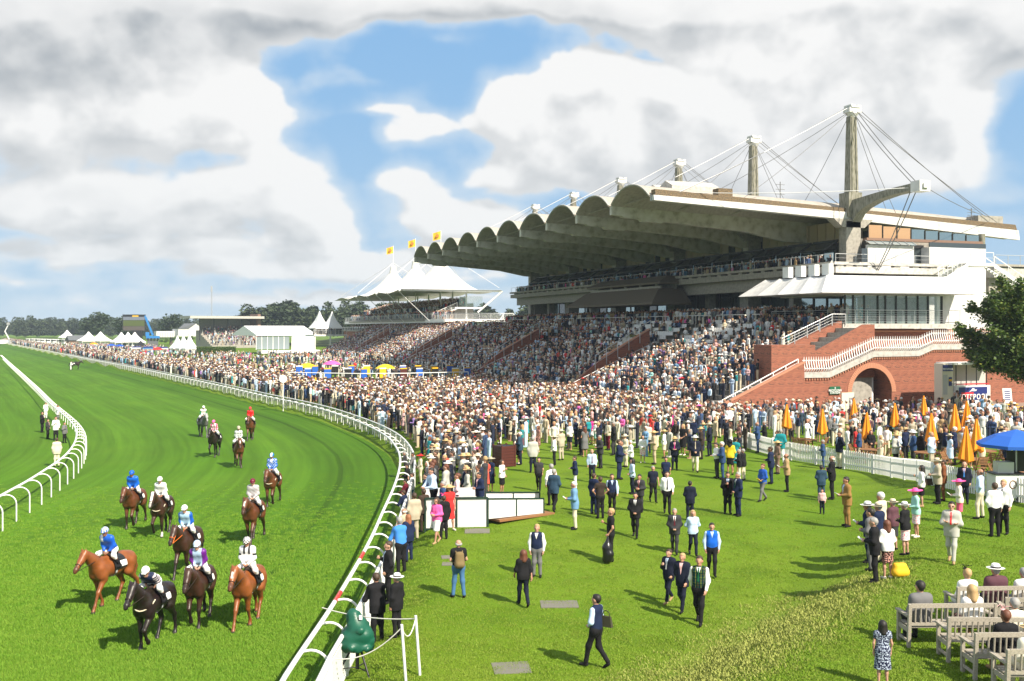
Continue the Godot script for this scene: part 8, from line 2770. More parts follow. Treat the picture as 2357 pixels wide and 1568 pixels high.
func make_crowd() -> void:
	var r:=RandomNumberGenerator.new()
	r.seed=2024
	for row: Array in PEOPLE:
		free_spot(row[1],row[2],0.0)
	var to_course:=atan2(-1.0,0.12)     # faces towards the course
	# standing on the lower steps
	var secs:=[[73.4,98.3],[100.8,131.2],[133.5,172.8],[176.5,221.8],[225.2,261.0]]
	for s: Array in secs:
		for row in 10:
			var x:=42.9+row*0.85
			var w: float=s[0]
			while w < s[1]:
				w += r.randf_range(0.48,0.78)
				if r.randf() < 0.10:
					w += 0.7
				bystander(p3(x+r.randf_range(-0.15,0.2),step_y(x),w),to_course,r)
		if float(s[0]) > 130.0:
			for row in range(10,17):
				var x:=42.9+row*0.85
				var w: float=s[0]
				while w < s[1]:
					w += r.randf_range(0.5,0.9)
					bystander(p3(x,step_y(x),w),to_course,r)
	# seated among the white seats
	for row in 7:
		var x:=51.9+0.85*row
		var w:=87.8
		while w < 134.0:
			w += 0.5
			var thick:=0.10+0.45*smoothstep(0.0,0.6,sin(w*0.55+row*1.3)*0.5+0.35)+(0.3 if w > 116.0 else 0.0)
			if r.randf() < thick and not (absf(w - 99.5) < 1.7 or absf(w - 132.4) < 1.7):
				bystander(p3(x - 0.02,step_y(x)+0.0,w),to_course,r,true)
	# standing at the back under the balcony
	for row in 7:
		var w:=88.0
		while w < 166.0:
			w += r.randf_range(0.5,0.8)
			bystander(p3(58.2+row*0.75+r.randf_range(-0.1,0.1),8.18,w),to_course,r,false,0.1)
	# upper balcony, restaurant terrace and stair
	for row in 2:
		var w:=81.0
		while w < 166.0:
			w += r.randf_range(0.45,0.9)*(1.0 if fposmod(w,17.0) < 13.0 else 2.4)
			if w > 107.0 and w < 131.0 and r.randf() < 0.4:
				continue
			bystander(p3(60.5+row*0.8,13.07,w),to_course,r,false,0.1)
	for k in 46:
		bystander(p3(r.randf_range(58.3,61.6),8.18,r.randf_range(76.9,86.0)),to_course+r.randfn()*0.8,r,false,0.1)
	for q: Vector2 in [Vector2(51.6,74.0),Vector2(52.2,74.4),Vector2(53.0,74.2),Vector2(53.8,74.0),Vector2(54.6,74.6),Vector2(52.8,75.2),Vector2(55.6,74.4),Vector2(58.6,74.8),Vector2(54.0,75.2),Vector2(50.4,76.5),Vector2(51.0,77.4)]:
		bystander(p3(q.x,lerpf(4.2,5.9,clampf((q.x - 53.4)/4.4,0,1)),q.y),to_course,r)


	for k in 110:
		var x:=r.randf_range(51.0,57.2)
		bystander(p3(x,step_y(x),r.randf_range(76.6,87.2)),to_course,r,r.randf() < 0.4)
	# the packed rail: rows behind the barrier
	var line:=resample(RAIL,0.52,46.0,640.0)
	for row in 9:
		var off:=offset_line(line,-(1.75+row*0.72))
		for i in off.size():
			var w:=off[i].y
			if w < 40.0 or w < 52.0 and row > 3:
				continue
			if row > 4 and w < 62.0 or (row > 6 and w > 260.0):
				continue
			if r.randf() < 0.16+0.03*row+(0.35 if w > 330.0 else 0.0):
				continue
			var q: Vector2=off[i]+Vector2(r.randfn(),r.randfn())*0.12
			if free_spot(q.x,q.y,0.42):
				if row < 3 and w < 56.0:
					single(on(q.x,q.y),to_course - 0.55+r.randfn()*0.3,r,"pressed against the rail bend")
				else:
					bystander(on(q.x,q.y),to_course - 0.55,r)
	# the lawn crowd, thinning towards the viewer
	var n:=0
	var tries:=0
	while n < 1500 and tries < 60000:
		tries += 1
		var x:=r.randf_range(17.0,42.0)
		var w:=r.randf_range(44.0,118.0)
		var zc:=x*0.33612+w*0.94182
		var dense:=smoothstep(53.0,78.0,zc)*(1.0 if x > 20.0 else 0.6)
		if zc > 70.0:
			dense=maxf(dense,0.75)
		if x > 35.0 and w < 62.0 or r.randf() > dense*dense:
			continue
		if free_spot(x,w,0.55):
			bystander(on(x,w),to_course - 0.3+r.randfn()*0.3,r)
			n += 1
	# betting ring and the long lawn beyond
	var clump:=FastNoiseLite.new()
	clump.seed=12
	clump.frequency=0.05
	n=0
	tries=0
	while n < 1900 and tries < 60000:
		tries += 1
		var w:=118.0+330.0*pow(r.randf(),1.7)
		var side:=along(RAIL,0.0,w)
		var edge:=15.0 - (w - 118.0)*0.155 if w < 200.0 else 2.3 - (w - 200.0)*0.172
		var x:=edge+r.randf_range(6.0,42.0 - edge if w < 262.0 else 34.0)
		if x > 42.0 and w < 264.0 or (w > 285.0 and x > 26.0):
			continue
		if w > 296.0 and w < 325.0 and x > -4.0 and x < 17.0 or (w > 265.0 and w < 278.0 and x > 11.0):
			continue
		if r.randf() > 0.62+2.2*clump.get_noise_2d(x,w*0.6):
			continue
		if free_spot(x,w,0.5):
			bystander(on(x,w),to_course+r.randfn()*1.2,r)
			n += 1
	# behind the picket fence among the parasols
	n=0
	tries=0
	while n < 330 and tries < 20000:
		tries += 1
		var w:=r.randf_range(33.0,70.0)
		var x:=r.randf_range(33.5,62.0)
		if x < 35.6+maxf(0.0,(40.0 - w)*-0.2) or w > 69.0 or x > 46.0+(w - 33.0)*0.45:
			continue
		if free_spot(x,w,0.75):
			if x*0.33612+w*0.94182 < 58.0:
				single(on(x,w),to_course+r.randfn()*1.4,r,"in the fenced garden")
			else:
				bystander(on(x,w),to_course+r.randfn()*1.4,r)
			n += 1
	for k in 75:
		var q:=Vector2(r.randf_range(42.5,61.0),r.randf_range(66.5,71.3))
		if absf(q.x - 57.6) > 2.6 and free_spot(q.x,q.y,0.6):
			bystander(on(q.x,q.y),to_course+r.randfn(),r)
	# decks of the tented stand, the small stand and the platform
	for row in 4:
		var w:=196.5
		while w < 292.0:
			w += r.randf_range(0.5,0.95)
			bystander(p3(56.2+row*0.7,9.58,w),to_course,r)
	for row in 9:
		var w:=210.0
		while w < 288.0:
			w += r.randf_range(0.6,1.1)
			bystander(p3(59.0+row*0.75,10.9+row*0.23,w),to_course,r)
	var w2:=197.0
	while w2 < 290.0:
		w2 += r.randf_range(0.6,1.0)
		bystander(p3(55.6,7.15,w2),to_course,r,true,0.7)
	for k in 420:
		var u:=r.randf_range(-7.5,12.5)
		var row:=r.randi() % 10
		var b:=Basis(Vector3.UP,0.33)
		var loc:=b*Vector3(u,1.2+row*0.6,11.6 - row*1.45)
		if r.randf() < (0.45 if u < 3.0 else 0.9):
			bystander(p3(28.0,0.3,402.0)+loc,-0.9,r)
	for k in 26:
		var loc:=Basis(Vector3.UP,0.3)*Vector3(r.randf_range(-4.3,4.3),0,r.randf_range(0.0,2.2))
		bystander(p3(45.5,6.1,270.5)+loc,-0.9,r)
	var meshes:=crowd_meshes()
	var top:=thing("crowd","dense crowd of racegoers packing the rail, terraces, balconies and lawns","crowd")
	top.set_meta("kind","stuff")
	var cm:=StandardMaterial3D.new()
	cm.resource_name = "crowd_cloth"
	cm.vertex_color_use_as_albedo=true
	cm.roughness=0.85
	for kind: String in crowd_rows:
		var mm:=MultiMesh.new()
		mm.transform_format=MultiMesh.TRANSFORM_3D
		mm.use_colors=true
		mm.mesh=meshes[kind]
		var rows: Array=crowd_rows[kind]
		mm.instance_count=rows[0].size()
		for i in rows[0].size():
			mm.set_instance_transform(i,rows[0][i])
			mm.set_instance_color(i,rows[1][i])
		var o:=MultiMeshInstance3D.new()
		o.name={"torso": "jackets","reading": "reading_jackets","legs": "trousers","skirt": "skirts","shins": "shins","head": "heads","hair": "hair","long_hair": "long_hair","hat": "panama_hats","wide_hat": "wide_hats","seated_legs": "seated_legs"}[kind]
		o.multimesh=mm
		o.material_override=cm
		o.set_meta("kind","stuff")
		top.add_child(o,true)

# ---------------------------------------------------------------- things on and beside the lawn
func slat_bench(label: String,at: Vector2,turn: float) -> Node3D:
	# anchored at the foot of its rear post on the sitter's left
	var b:=Basis(Vector3.UP,turn)
	var o:=b*Vector3(0.9,0,-0.27)
	var t:=thing("garden_bench",label,"bench",Vector3(at.x - o.x,ground_y(at.x,at.y),-at.y - o.z),turn,"grey wooden benches on the bank")
	for s: float in [-0.9,0.9]:
		part(t,"rear_leg",barm(Vector3(s,0,-0.27),Vector3(s,0.92,-0.34),0.075,0.065),M.wood_grey)
		part(t,"front_leg",barm(Vector3(s,0,0.25),Vector3(s,0.64,0.25),0.075,0.065),M.wood_grey)
		part(t,"arm_rest",barm(Vector3(s,0.655,-0.32),Vector3(s,0.655,0.33),0.09,0.04),M.wood_grey)
		part(t,"side_rail",barm(Vector3(s,0.36,-0.25),Vector3(s,0.36,0.23),0.04,0.09),M.wood_grey)
		part(t,"stretcher",barm(Vector3(s,0.13,-0.25),Vector3(s,0.13,0.23),0.035,0.05),M.wood_grey)
	part(t,"top_rail",boxm(Vector3(0,0.885,-0.338),Vector3(1.74,0.085,0.05)),M.wood_grey)
	part(t,"lower_rail",boxm(Vector3(0,0.50,-0.306),Vector3(1.74,0.06,0.045)),M.wood_grey)
	part(t,"apron",boxm(Vector3(0,0.365,0.24),Vector3(1.74,0.085,0.035)),M.wood_grey)
	for k in 15:
		var x:=-0.78+k*0.1114
		part(t,"back_slat",barm(Vector3(x,0.525,-0.308),Vector3(x,0.845,-0.335),0.045,0.02),M.wood_grey)
	for k in 5:
		part(t,"seat_slat",boxm(Vector3(0,0.425,-0.24+k*0.117),Vector3(1.74,0.024,0.095)),M.wood_grey)
	return t

func sitter(bench: Node3D,x: float,row: Array) -> void:
	var at:=bench.position+bench.basis*Vector3(x,0,-0.06)
	row[3]=rad_to_deg(bench.rotation.y)+float(row[3])
	person(row,at,"people seated on the benches")

func parasol_closed(at: Vector2,h: float,label: String) -> void:
	var t:=thing("closed_parasol",label,"parasol",on(at.x,at.y),rng.randf()*TAU,"furled orange parasols")
	part(t,"pole",tubem([Vector3(0,0,0),Vector3(0,h+0.08,0)],0.025,8),M.wood_teak)
	part(t,"foot",tubem([Vector3(0,0,0),Vector3(0,0.1,0)],0.3,14),M.black_plastic)
	var m:=MB.new()
	var n:=14
	var prof:=[Vector2(0.04,h),Vector2(0.10,h - 0.25),Vector2(0.17,h - 0.6),Vector2(0.26,h - 1.0),Vector2(0.33,h - 1.38),Vector2(0.22,h - 1.46)]
	for i in prof.size() - 1:
		for k in n:
			var q:=[]
			for e: Vector2i in [Vector2i(i,k),Vector2i(i,k+1),Vector2i(i+1,k+1),Vector2i(i+1,k)]:
				var pr: Vector2=prof[e.x]
				var a:=TAU*e.y/n
				var fold:=(1.0 if e.y % 2 else 0.66)*pr.x
				q.append(Vector3(cos(a)*fold,pr.y+(0.07*sin(a*2.0) if e.x >= 4 else 0.0),sin(a)*fold))
			m.quad(q[0],q[3],q[2],q[1])
	part(t,"canopy",m.mesh(),M.orange_cloth)
	part(t,"finial",tubem([Vector3(0,h,0),Vector3(0,h+0.12,0)],0.03,6),M.black_plastic)

func make_near_objects() -> void:
	# paved apron before the arch
	var apron:=MB.new()
	for k in 16:
		var a:=43.0+k*3.0
		apron.quad(p3(a,ground_y(a,66.0)+0.02,66.0),p3(a,maxf(ground_y(a,72.1),0.8)+0.02,72.1),p3(a+3.0,maxf(ground_y(a+3.0,72.1),0.8)+0.02,72.1),p3(a+3.0,ground_y(a+3.0,66.0)+0.02,66.0))
	setting("pavement",apron.mesh(),M.paving)
	# stone slabs let into the lawn
	var sl:=[[Vector2(11.07,27.08),1.05,0.75],[Vector2(8.02,22.52),0.85,0.80],[Vector2(11.55,36.12),0.90,0.80],[Vector2(9.57,32.98),0.50,0.45],[Vector2(9.37,32.19),0.50,0.45]]
	for i in sl.size():
		var s: Array=sl[i]
		var q: Vector2=s[0]
		var t:=part(self,"drain_slab",boxm(Vector3.ZERO,Vector3(s[1],0.05,s[2])),M.stone_slab,Transform3D(Basis(Vector3.UP,-0.32+0.1*(i % 2)),on(q.x,q.y) - Vector3(0,0.012,0)))
		tag(t,["long grey stone slab in the lawn right of the auburn-haired woman","square grey slab in the lawn nearest the viewer","pale slab in the grass at the foot of the white platform","upper of two small slabs beside the backpack","lower of two small slabs beside the backpack"][i],"slab","stone slabs in the lawn")
	# picket fence round the tables
	var f:=thing("picket_fence","white picket fence in front of the orange parasols","fence")
	var line:=PackedVector2Array([Vector2(36.6,58.4),Vector2(34.81,55.33),Vector2(33.83,49.55),Vector2(34.27,45.16),Vector2(34.43,42.21),Vector2(32.48,37.52),Vector2(31.31,34.50),Vector2(31.41,30.55),Vector2(30.6,26.5)])
	line=resample(line,0.125)
	var pk:=MB.new()
	pk.prism(PackedVector2Array([Vector2(-0.036,0.04),Vector2(0.036,0.04),Vector2(0.036,0.93),Vector2(0,1.0),Vector2(-0.036,0.93)]),func(e: Vector2,d: float) -> Vector3: return Vector3(e.x,e.y,d),-0.01,0.01)
	var pale:=pk.mesh()
	for i in line.size() - 1:
		var d:=(line[i+1] - line[i]).normalized()
		var tr:=Transform3D(Basis(Vector3(d.x,0,-d.y),Vector3.UP,Vector3(d.x,0,-d.y).cross(Vector3.UP)),on(line[i].x,line[i].y))
		part(f,"paling",pale,M.white_paint,tr)
		if i % 16 == 0 and i+16 < line.size():
			var a:=on(line[i].x,line[i].y)
			var b:=on(line[i+16].x,line[i+16].y)
			part(f,"post",barm(a,a+Vector3(0,0.95,0),0.09,0.09),M.white_paint)
			for y: float in [0.28,0.72]:
				part(f,"rail",barm(a+Vector3(0.03,y,0),b+Vector3(0.03,y,0),0.03,0.08),M.white_paint)
	var pa:=[[Vector2(37.52,54.78),2.6],[Vector2(37.38,51.03),2.6],[Vector2(44.83,57.79),2.6],[Vector2(38.11,48.01),2.6],[Vector2(44.47,53.36),2.6],[Vector2(51.27,58.58),2.6],[Vector2(37.00,41.74),2.6],[Vector2(41.19,44.70),2.6],[Vector2(43.31,46.10),2.6],[Vector2(32.17,34.27),2.6],[Vector2(35.11,36.80),2.6]]
	for i in pa.size():
		parasol_closed(pa[i][0],pa[i][1],["furled orange parasol farthest along the fence, nearest the terrace steps","second furled orange parasol from the terrace steps","slim furled orange parasol directly before the arch","furled orange parasol below and right of the arch's slim one","furled orange parasol right of the arch","tall furled orange parasol midway between arch and betting kiosk","furled orange parasol just nearer than the one between arch and kiosk","furled orange parasol in front of the betting kiosk","slim furled orange parasol right of the kiosk's","nearest furled orange parasol, beside the blue umbrella","large furled orange parasol behind the one by the blue umbrella"][i])
	# tables and chairs
	var r:=RandomNumberGenerator.new()
	r.seed=8
	var spots:=[Vector2(37.0,52.0),Vector2(37.2,46.5),Vector2(36.6,41.6),Vector2(35.4,37.6),Vector2(39.6,49.0),Vector2(39.4,44.2),Vector2(38.4,39.8),Vector2(37.2,35.6),Vector2(42.4,46.0),Vector2(34.4,33.6)]
	for i in spots.size():
		var q: Vector2=spots[i]
		free_spot(q.x,q.y,0.0)
		var t:=thing("picnic_table",["round teak table at the far corner of the fenced garden","second teak table along the picket fence","third teak table along the picket fence","teak table opposite the ochre suit behind the fence","teak table one row back near the garden's far corner","teak table one row back in the middle of the garden","teak table one row back beside the nearest parasol","teak table near the drinks cart","teak table two rows behind the picket fence","teak table closest to the blue umbrella"][i],"table",on(q.x,q.y),r.randf(),"teak tables in the garden")
		part(t,"table_top",tubem([Vector3(0,0.70,0),Vector3(0,0.74,0)],0.6,18),M.wood_teak)
		for k in 4:
			var a:=PI/4+k*PI/2
			part(t,"leg",barm(Vector3(cos(a)*0.38,0,sin(a)*0.38),Vector3(cos(a)*0.3,0.7,sin(a)*0.3),0.06,0.06),M.wood_teak)
		for k in 3:
			var a:=r.randf()*TAU+k*2.1
			var c:=q+Vector2(cos(a),sin(a))*1.0
			var ch:=thing("folding_chair","slatted teak chair, one of three drawn up to the "+["far corner","second fence","third fence","fourth fence","far back-row","middle back-row","near back-row","cart-side","rearmost","umbrella-side"][i]+" table","chair",on(c.x,c.y),atan2(-cos(a),sin(a)),"teak chairs in the garden")
			for s: float in [-0.22,0.22]:
				part(ch,"leg",barm(Vector3(s,0,0.22),Vector3(s,0.95,-0.26),0.035,0.03),M.wood_teak)
				part(ch,"leg",barm(Vector3(s,0,-0.24),Vector3(s,0.45,0.2),0.035,0.03),M.wood_teak)
			for e in 5:
				part(ch,"seat_slat",boxm(Vector3(0,0.45,-0.16+e*0.08),Vector3(0.44,0.02,0.06)),M.wood_teak)
				part(ch,"back_slat",boxm(Vector3(0,0.60+e*0.075,-0.115 - e*0.036),Vector3(0.44,0.055,0.018)),M.wood_teak)
	# blue umbrella over the drinks cart
	var cart: Vector2=Vector2(30.57,31.07)
	var cq:=on(cart.x+0.9,cart.y+0.2)
	var u:=thing("sun_umbrella","open blue umbrella over the drinks cart","umbrella",cq)
	part(u,"pole",tubem([Vector3(0.3,0,0),Vector3(0.3,2.75,0)],0.03,8),M.galvanised)
	var um:=MB.new()
	for k in 8:
		var a0:=TAU*k/8+0.2
		var a1:=TAU*(k+1)/8+0.2
		var e0:=Vector3(0.3+cos(a0)*1.45,2.2,sin(a0)*1.45)
		var e1:=Vector3(0.3+cos(a1)*1.45,2.2,sin(a1)*1.45)
		var m0:=Vector3(0.3+cos(a0)*0.8,2.52,sin(a0)*0.8)
		var m1:=Vector3(0.3+cos(a1)*0.8,2.52,sin(a1)*0.8)
		um.quad(e0,e1,m1,m0)
		um.tri(m0,m1,Vector3(0.3,2.75,0))
		um.quad(e0 - Vector3(0,0.12,0),e1 - Vector3(0,0.12,0),e1,e0)
	part(u,"canopy",um.mesh(),M.royal_blue)
	var ct:=thing("drinks_cart","white drinks cart with a steel machine under the blue umbrella","cart",cq - Vector3(0.2,0,0),-0.35)
	part(ct,"cabinet",boxm(Vector3(0,0.62,0),Vector3(1.1,0.9,0.7)),M.white_paint)
	part(ct,"counter",boxm(Vector3(0,1.09,0),Vector3(1.25,0.04,0.8)),M.black_plastic)
	part(ct,"machine",boxm(Vector3(-0.1,1.32,0),Vector3(0.6,0.42,0.45)),M.galvanised)
	part(ct,"menu_board",boxm(Vector3(0.55,1.5,-0.38),Vector3(0.7,0.8,0.03)),M.black_plastic)
	var lg:=MB.new()
	var ring:=[]
	for k in 17:
		ring.append(Vector3(0.1+cos(TAU*k/16)*0.12,0.7+sin(TAU*k/16)*0.15,0.36))
	lg.tube(ring,0.016,5)
	part(ct,"badge",lg.mesh(),M.wood_teak)
	for s: float in [-0.4,0.4]:
		part(ct,"wheel",tubem([Vector3(s,0.16,0.36),Vector3(s,0.16,0.28)],0.16,12),M.black_plastic)
	# betting kiosk
	var k0:=thing("betting_kiosk","white betting kiosk with blue TOTEPOOL panels under the tree","kiosk",p3(61.2,1.6,68.6))
	part(k0,"plinth",boxm(Vector3(3.2,-0.5,0.6),Vector3(7.0,1.0,2.6)),M.paving)
	part(k0,"pillar",boxm(Vector3(0.5,1.65,0.4),Vector3(1.1,3.3,0.9)),M.cream)
	part(k0,"pillar_sign",boxm(Vector3(0.5,2.95,0.87),Vector3(1.0,0.5,0.04)),M.sign_navy)
	lettering(k0,"TOTEPOOL",0.15,Vector3(0.5,2.86,0.9),M.white_paint)
	part(k0,"cash_panel",boxm(Vector3(0.25,1.6,0.87),Vector3(0.4,1.6,0.03)),M.interior_pale)
	part(k0,"price_poster",boxm(Vector3(0.75,1.85,0.87),Vector3(0.3,0.7,0.03)),M.sign_navy)
	part(k0,"price_band",boxm(Vector3(0.75,1.95,0.89),Vector3(0.28,0.16,0.02)),M.yellow)
	part(k0,"counter",boxm(Vector3(2.9,0.75,0.8),Vector3(3.4,1.5,0.7)),M.white_paint)
	part(k0,"counter_panel",boxm(Vector3(2.8,0.85,1.17),Vector3(2.9,1.05,0.04)),M.sign_navy)
	part(k0,"red_band",boxm(Vector3(2.2,0.72,1.195),Vector3(1.25,0.5,0.012)),M.sign_red)
	lettering(k0,"TOTEPOOL",0.44,Vector3(2.8,0.58,1.21),M.white_paint)
	var hm:=MB.new()   # the galloping horse-and-rider emblem
	hm.prism(PackedVector2Array([Vector2(-0.42,0.0),Vector2(-0.2,0.14),Vector2(-0.05,0.30),Vector2(0.12,0.30),Vector2(0.22,0.18),Vector2(0.42,0.2),Vector2(0.34,0.08),Vector2(0.12,0.06),Vector2(-0.1,0.08)]),func(e: Vector2,d: float) -> Vector3: return Vector3(2.75+e.x,0.98+e.y,d),1.195,1.205)
	part(k0,"emblem",hm.mesh(),M.white_paint)
	part(k0,"back_wall",boxm(Vector3(3.2,1.65,-0.4),Vector3(4.6,3.3,0.2)),M.interior_pale)
	part(k0,"roof",boxm(Vector3(3.0,3.3,0.3),Vector3(4.8,0.18,1.8)),M.white_paint)
	for e in 4:
		part(k0,"window_post",barm(Vector3(1.3+e*1.05,1.5,0.9),Vector3(1.3+e*1.05,3.25,0.9),0.06,0.06),M.black_frame)
	part(k0,"red_shelf",boxm(Vector3(2.9,1.62,0.95),Vector3(3.2,0.08,0.3)),M.sign_red)
	for e in 3:
		part(k0,"yellow_step",boxm(Vector3(3.2+e*0.8,-0.06 - e*0.2,1.95+e*0.35),Vector3(7.0,0.06,0.1)),M.yellow)
	var ab:=thing("sandwich_board","white A-board with blue print beside the betting kiosk","sign",p3(67.6,1.6,67.4),-0.2)
	part(ab,"panel",boxm(Vector3(0,0.6,0),Vector3(0.8,1.2,0.05)),M.white_paint,Transform3D(Basis(Vector3.RIGHT,-0.15),Vector3.ZERO))
	for e in 5:
		part(ab,"print",boxm(Vector3(0,0.95 - e*0.17,0.035),Vector3(0.5,0.08,0.01)),M.sign_navy,Transform3D(Basis(Vector3.RIGHT,-0.15),Vector3.ZERO))
	# raised viewing platform and ramp for wheelchairs
	var P:=[Vector2(9.90,37.27),Vector2(12.13,36.67),Vector2(14.83,37.88)]
	var a0: Vector2=P[0]
	var a1: Vector2=P[1]
	var dir:=(a1 - a0).normalized()
	var side:=Vector2(-dir.y,dir.x)
	if side.y < 0.0:
		side=-side
	var g:=0.30
	var pl:=thing("platform","white-sheeted viewing platform with dark green frame beside the rail","platform")
	var at:=func(q: Vector2,y: float) -> Vector3: return p3(q.x,y,q.y)
	var c2:=a1+side*2.6
	var c3:=a0+side*2.6
	part(pl,"deck",prismm(PackedVector2Array([a0,a1,c2,c3]),func(e: Vector2,d: float) -> Vector3: return p3(e.x,d,e.y),g+0.27,g+0.35),M.wood_teak)
	part(pl,"front_sheet",prismm(PackedVector2Array([Vector2(0,g+0.12),Vector2(1,g+0.12),Vector2(1,g+1.2),Vector2(0,g+1.2)]),func(e: Vector2,d: float) -> Vector3: return at.call(a0.lerp(a1,e.x) - side*d,e.y),0.0,0.03),M.white_canvas)
	part(pl,"rear_sheet",prismm(PackedVector2Array([Vector2(0,g+0.4),Vector2(1,g+0.4),Vector2(1,g+1.2),Vector2(0,g+1.2)]),func(e: Vector2,d: float) -> Vector3: return at.call(c3.lerp(c2,e.x) - side*d,e.y),0.0,0.03),M.white_canvas)
	for e in 3:
		var q:=a0.lerp(a1,e/2.0) - side*0.05
		part(pl,"post",barm(at.call(q,g - 0.3),at.call(q,g+1.22),0.06,0.06),M.dark_green_paint)
	for y: float in [g+0.08,g+1.22]:
		part(pl,"frame_rail",barm(at.call(a0 - side*0.05,y),at.call(a1 - side*0.05,y),0.06,0.06),M.dark_green_paint)
	var rp:=thing("access_ramp","sloping ramp with white sheet sides leading off the platform","ramp")
	var r1: Vector2=P[2]
	for e in 2:
		var b0:=a1+side*1.5*e
		var b1:=r1+side*1.5*e
		var sh:=MB.new()
		var q:=[at.call(b0,g+0.42),at.call(b1,0.58),at.call(b1,1.12),at.call(b0,g+1.14)]
		var th:=at.call(side*0.03,0.0) as Vector3
		sh.hexa([q[0],q[1],q[1]+th,q[0]+th,q[3],q[2],q[2]+th,q[3]+th])
		part(rp,"side_sheet",sh.mesh(),M.white_canvas)
		part(rp,"top_tube",barm(at.call(b0,g+1.17),at.call(b1,1.15),0.05,0.05),M.dark_green_paint)
		for k in 3:
			var w0:=b0.lerp(b1,k/2.0)
			var yy:=lerpf(g+1.17,1.15,k/2.0)
			part(rp,"post",barm(at.call(w0,yy - 0.65),at.call(w0,yy),0.05,0.05),M.dark_green_paint)
	part(rp,"ramp_deck",barm(at.call(a1+side*0.75,g+0.3),at.call(r1+side*0.75,0.52),1.45,0.08),M.wood_teak)
	var deck:=g+0.35
	var mid:=func(u0: float,v0: float) -> Vector3: return at.call(a0.lerp(a1,u0)+side*v0,deck)
	person(["stand|lean|shirt|trousers|fine",0,0,-75.0,1.8,"paleblue","black","short:dark","","","man in pale blue shirt leaning forward on the platform"],mid.call(0.14,1.5))
	person(["stand|clasp|blouse|trousers|fine",0,0,-105.0,1.68,"floralpink","black","bun:auburn","","","auburn-haired woman in flowered blouse on the platform"],mid.call(0.52,0.7))
	person(["stand|read|jacket|trousers|fine",0,0,-70.0,1.62,"navy","navy","short:dark","","","man in navy suit at the ramp end of the platform"],mid.call(0.9,1.3))
	var wc:=thing("wheelchair","blue powered wheelchair standing on the platform","wheelchair",mid.call(0.3,1.0),-1.6)
	part(wc,"seat",boxm(Vector3(0,0.5,0),Vector3(0.5,0.12,0.5)),M.black_plastic)
	part(wc,"backrest",boxm(Vector3(0,0.85,-0.26),Vector3(0.5,0.65,0.1)),M.black_plastic)
	part(wc,"base",boxm(Vector3(0,0.25,0),Vector3(0.5,0.22,0.8)),M.royal_blue)
	for s: float in [-0.3,0.3]:
		part(wc,"wheel",tubem([Vector3(s,0.18,-0.22),Vector3(s*0.8,0.18,-0.22)],0.18,14),M.black_plastic)
		part(wc,"caster",tubem([Vector3(s,0.12,0.36),Vector3(s*0.85,0.12,0.36)],0.12,12),M.black_plastic)
		part(wc,"arm_rest",boxm(Vector3(s*0.85,0.72,0.02),Vector3(0.07,0.05,0.4)),M.black_plastic)
	person(["sit|lap|jacket|trousers|plain",0,0,-92.0,1.7,"blue","navy","grey","","","grey-haired man in blue jacket sitting in the wheelchair"],(mid.call(0.3,1.0) as Vector3)+Vector3(0,0.08,0))
	# litter bins of red slats
	for q: Array in [[Vector2(18.10,51.97),"dark red slatted litter bin alone on the open lawn"],[Vector2(19.14,70.76),"dark red slatted litter bin behind the rail crowd"]]:
		var bq: Vector2=q[0]
		var bn:=thing("litter_bin",q[1],"bin",on(bq.x,bq.y),0.25,"red slatted bins")
		for k in 4:
			var b:=Basis(Vector3.UP,k*PI/2)
			for e in 7:
				part(bn,"slat",boxm(Vector3(0,0.1+e*0.155,0.42),Vector3(0.84,0.14,0.03)),M.mahogany,Transform3D(b,Vector3.ZERO))
			part(bn,"corner_post",boxm(Vector3(0.42,0.58,0.42),Vector3(0.07,1.16,0.07)),M.mahogany,Transform3D(b,Vector3.ZERO))
		part(bn,"liner",boxm(Vector3(0,0.55,0),Vector3(0.74,1.08,0.74)),M.black_plastic)
	# camera under its green cover, on a tripod
	var tq: Vector2=Vector2(4.76,24.04)
	var tp:=thing("covered_camera","camera on black tripod under a dark green rain cover","camera",on(tq.x,tq.y),-0.25)
	tp.scale=Vector3(0.86,0.8,0.86)
	var tc:=Field.new(Vector3(-0.7,0.7,-0.7),Vector3(0.7,2.3,0.7),0.035)
	tc.bone(Vector3(-0.14,1.25,0.0),Vector3(0.16,1.3,0.05),0.27,0.25)
	tc.bone(Vector3(-0.2,1.05,0.02),Vector3(0.2,1.0,0.0),0.26,0.24)
	tc.bone(Vector3(-0.02,1.5,0),Vector3(-0.1,1.86,-0.05),0.25,0.15)
	for q: Vector3 in [Vector3(0.36,1.15,0.12),Vector3(-0.36,1.1,0.1),Vector3(0.1,1.5,0.27),Vector3(0.2,1.55,-0.15),Vector3(-0.15,1.0,0.3),Vector3(0.28,0.95,0.25)]:
		tc.bone(q,Vector3(q.x*0.5,q.y,q.z*0.5),0.07,0.2)
	tc.cut(func(p): return p.y > 0.86+0.10*sin(p.x*9.0)+0.06*sin(p.z*14.0))
	var tn:=tc.nets()
	var fz:=FastNoiseLite.new()
	fz.seed=4
	fz.frequency=2.6
	fz.fractal_type=FastNoiseLite.FRACTAL_RIDGED
	var tv: PackedVector3Array=tn[0]
	for i in tv.size():
		tv[i] += tn[1][i]*fz.get_noise_3d(tv[i].x,tv[i].y*0.6,tv[i].z)*0.08
	tn[0]=tv
	part(tp,"rain_cover",nets_mesh([[tn[0],PackedVector3Array(tn[1]),tn[2]]]),M.green_sheet)
	part(tp,"label_patch",boxm(Vector3(0.1,1.85,0.2),Vector3(0.09,0.13,0.02)),M.white_paint)
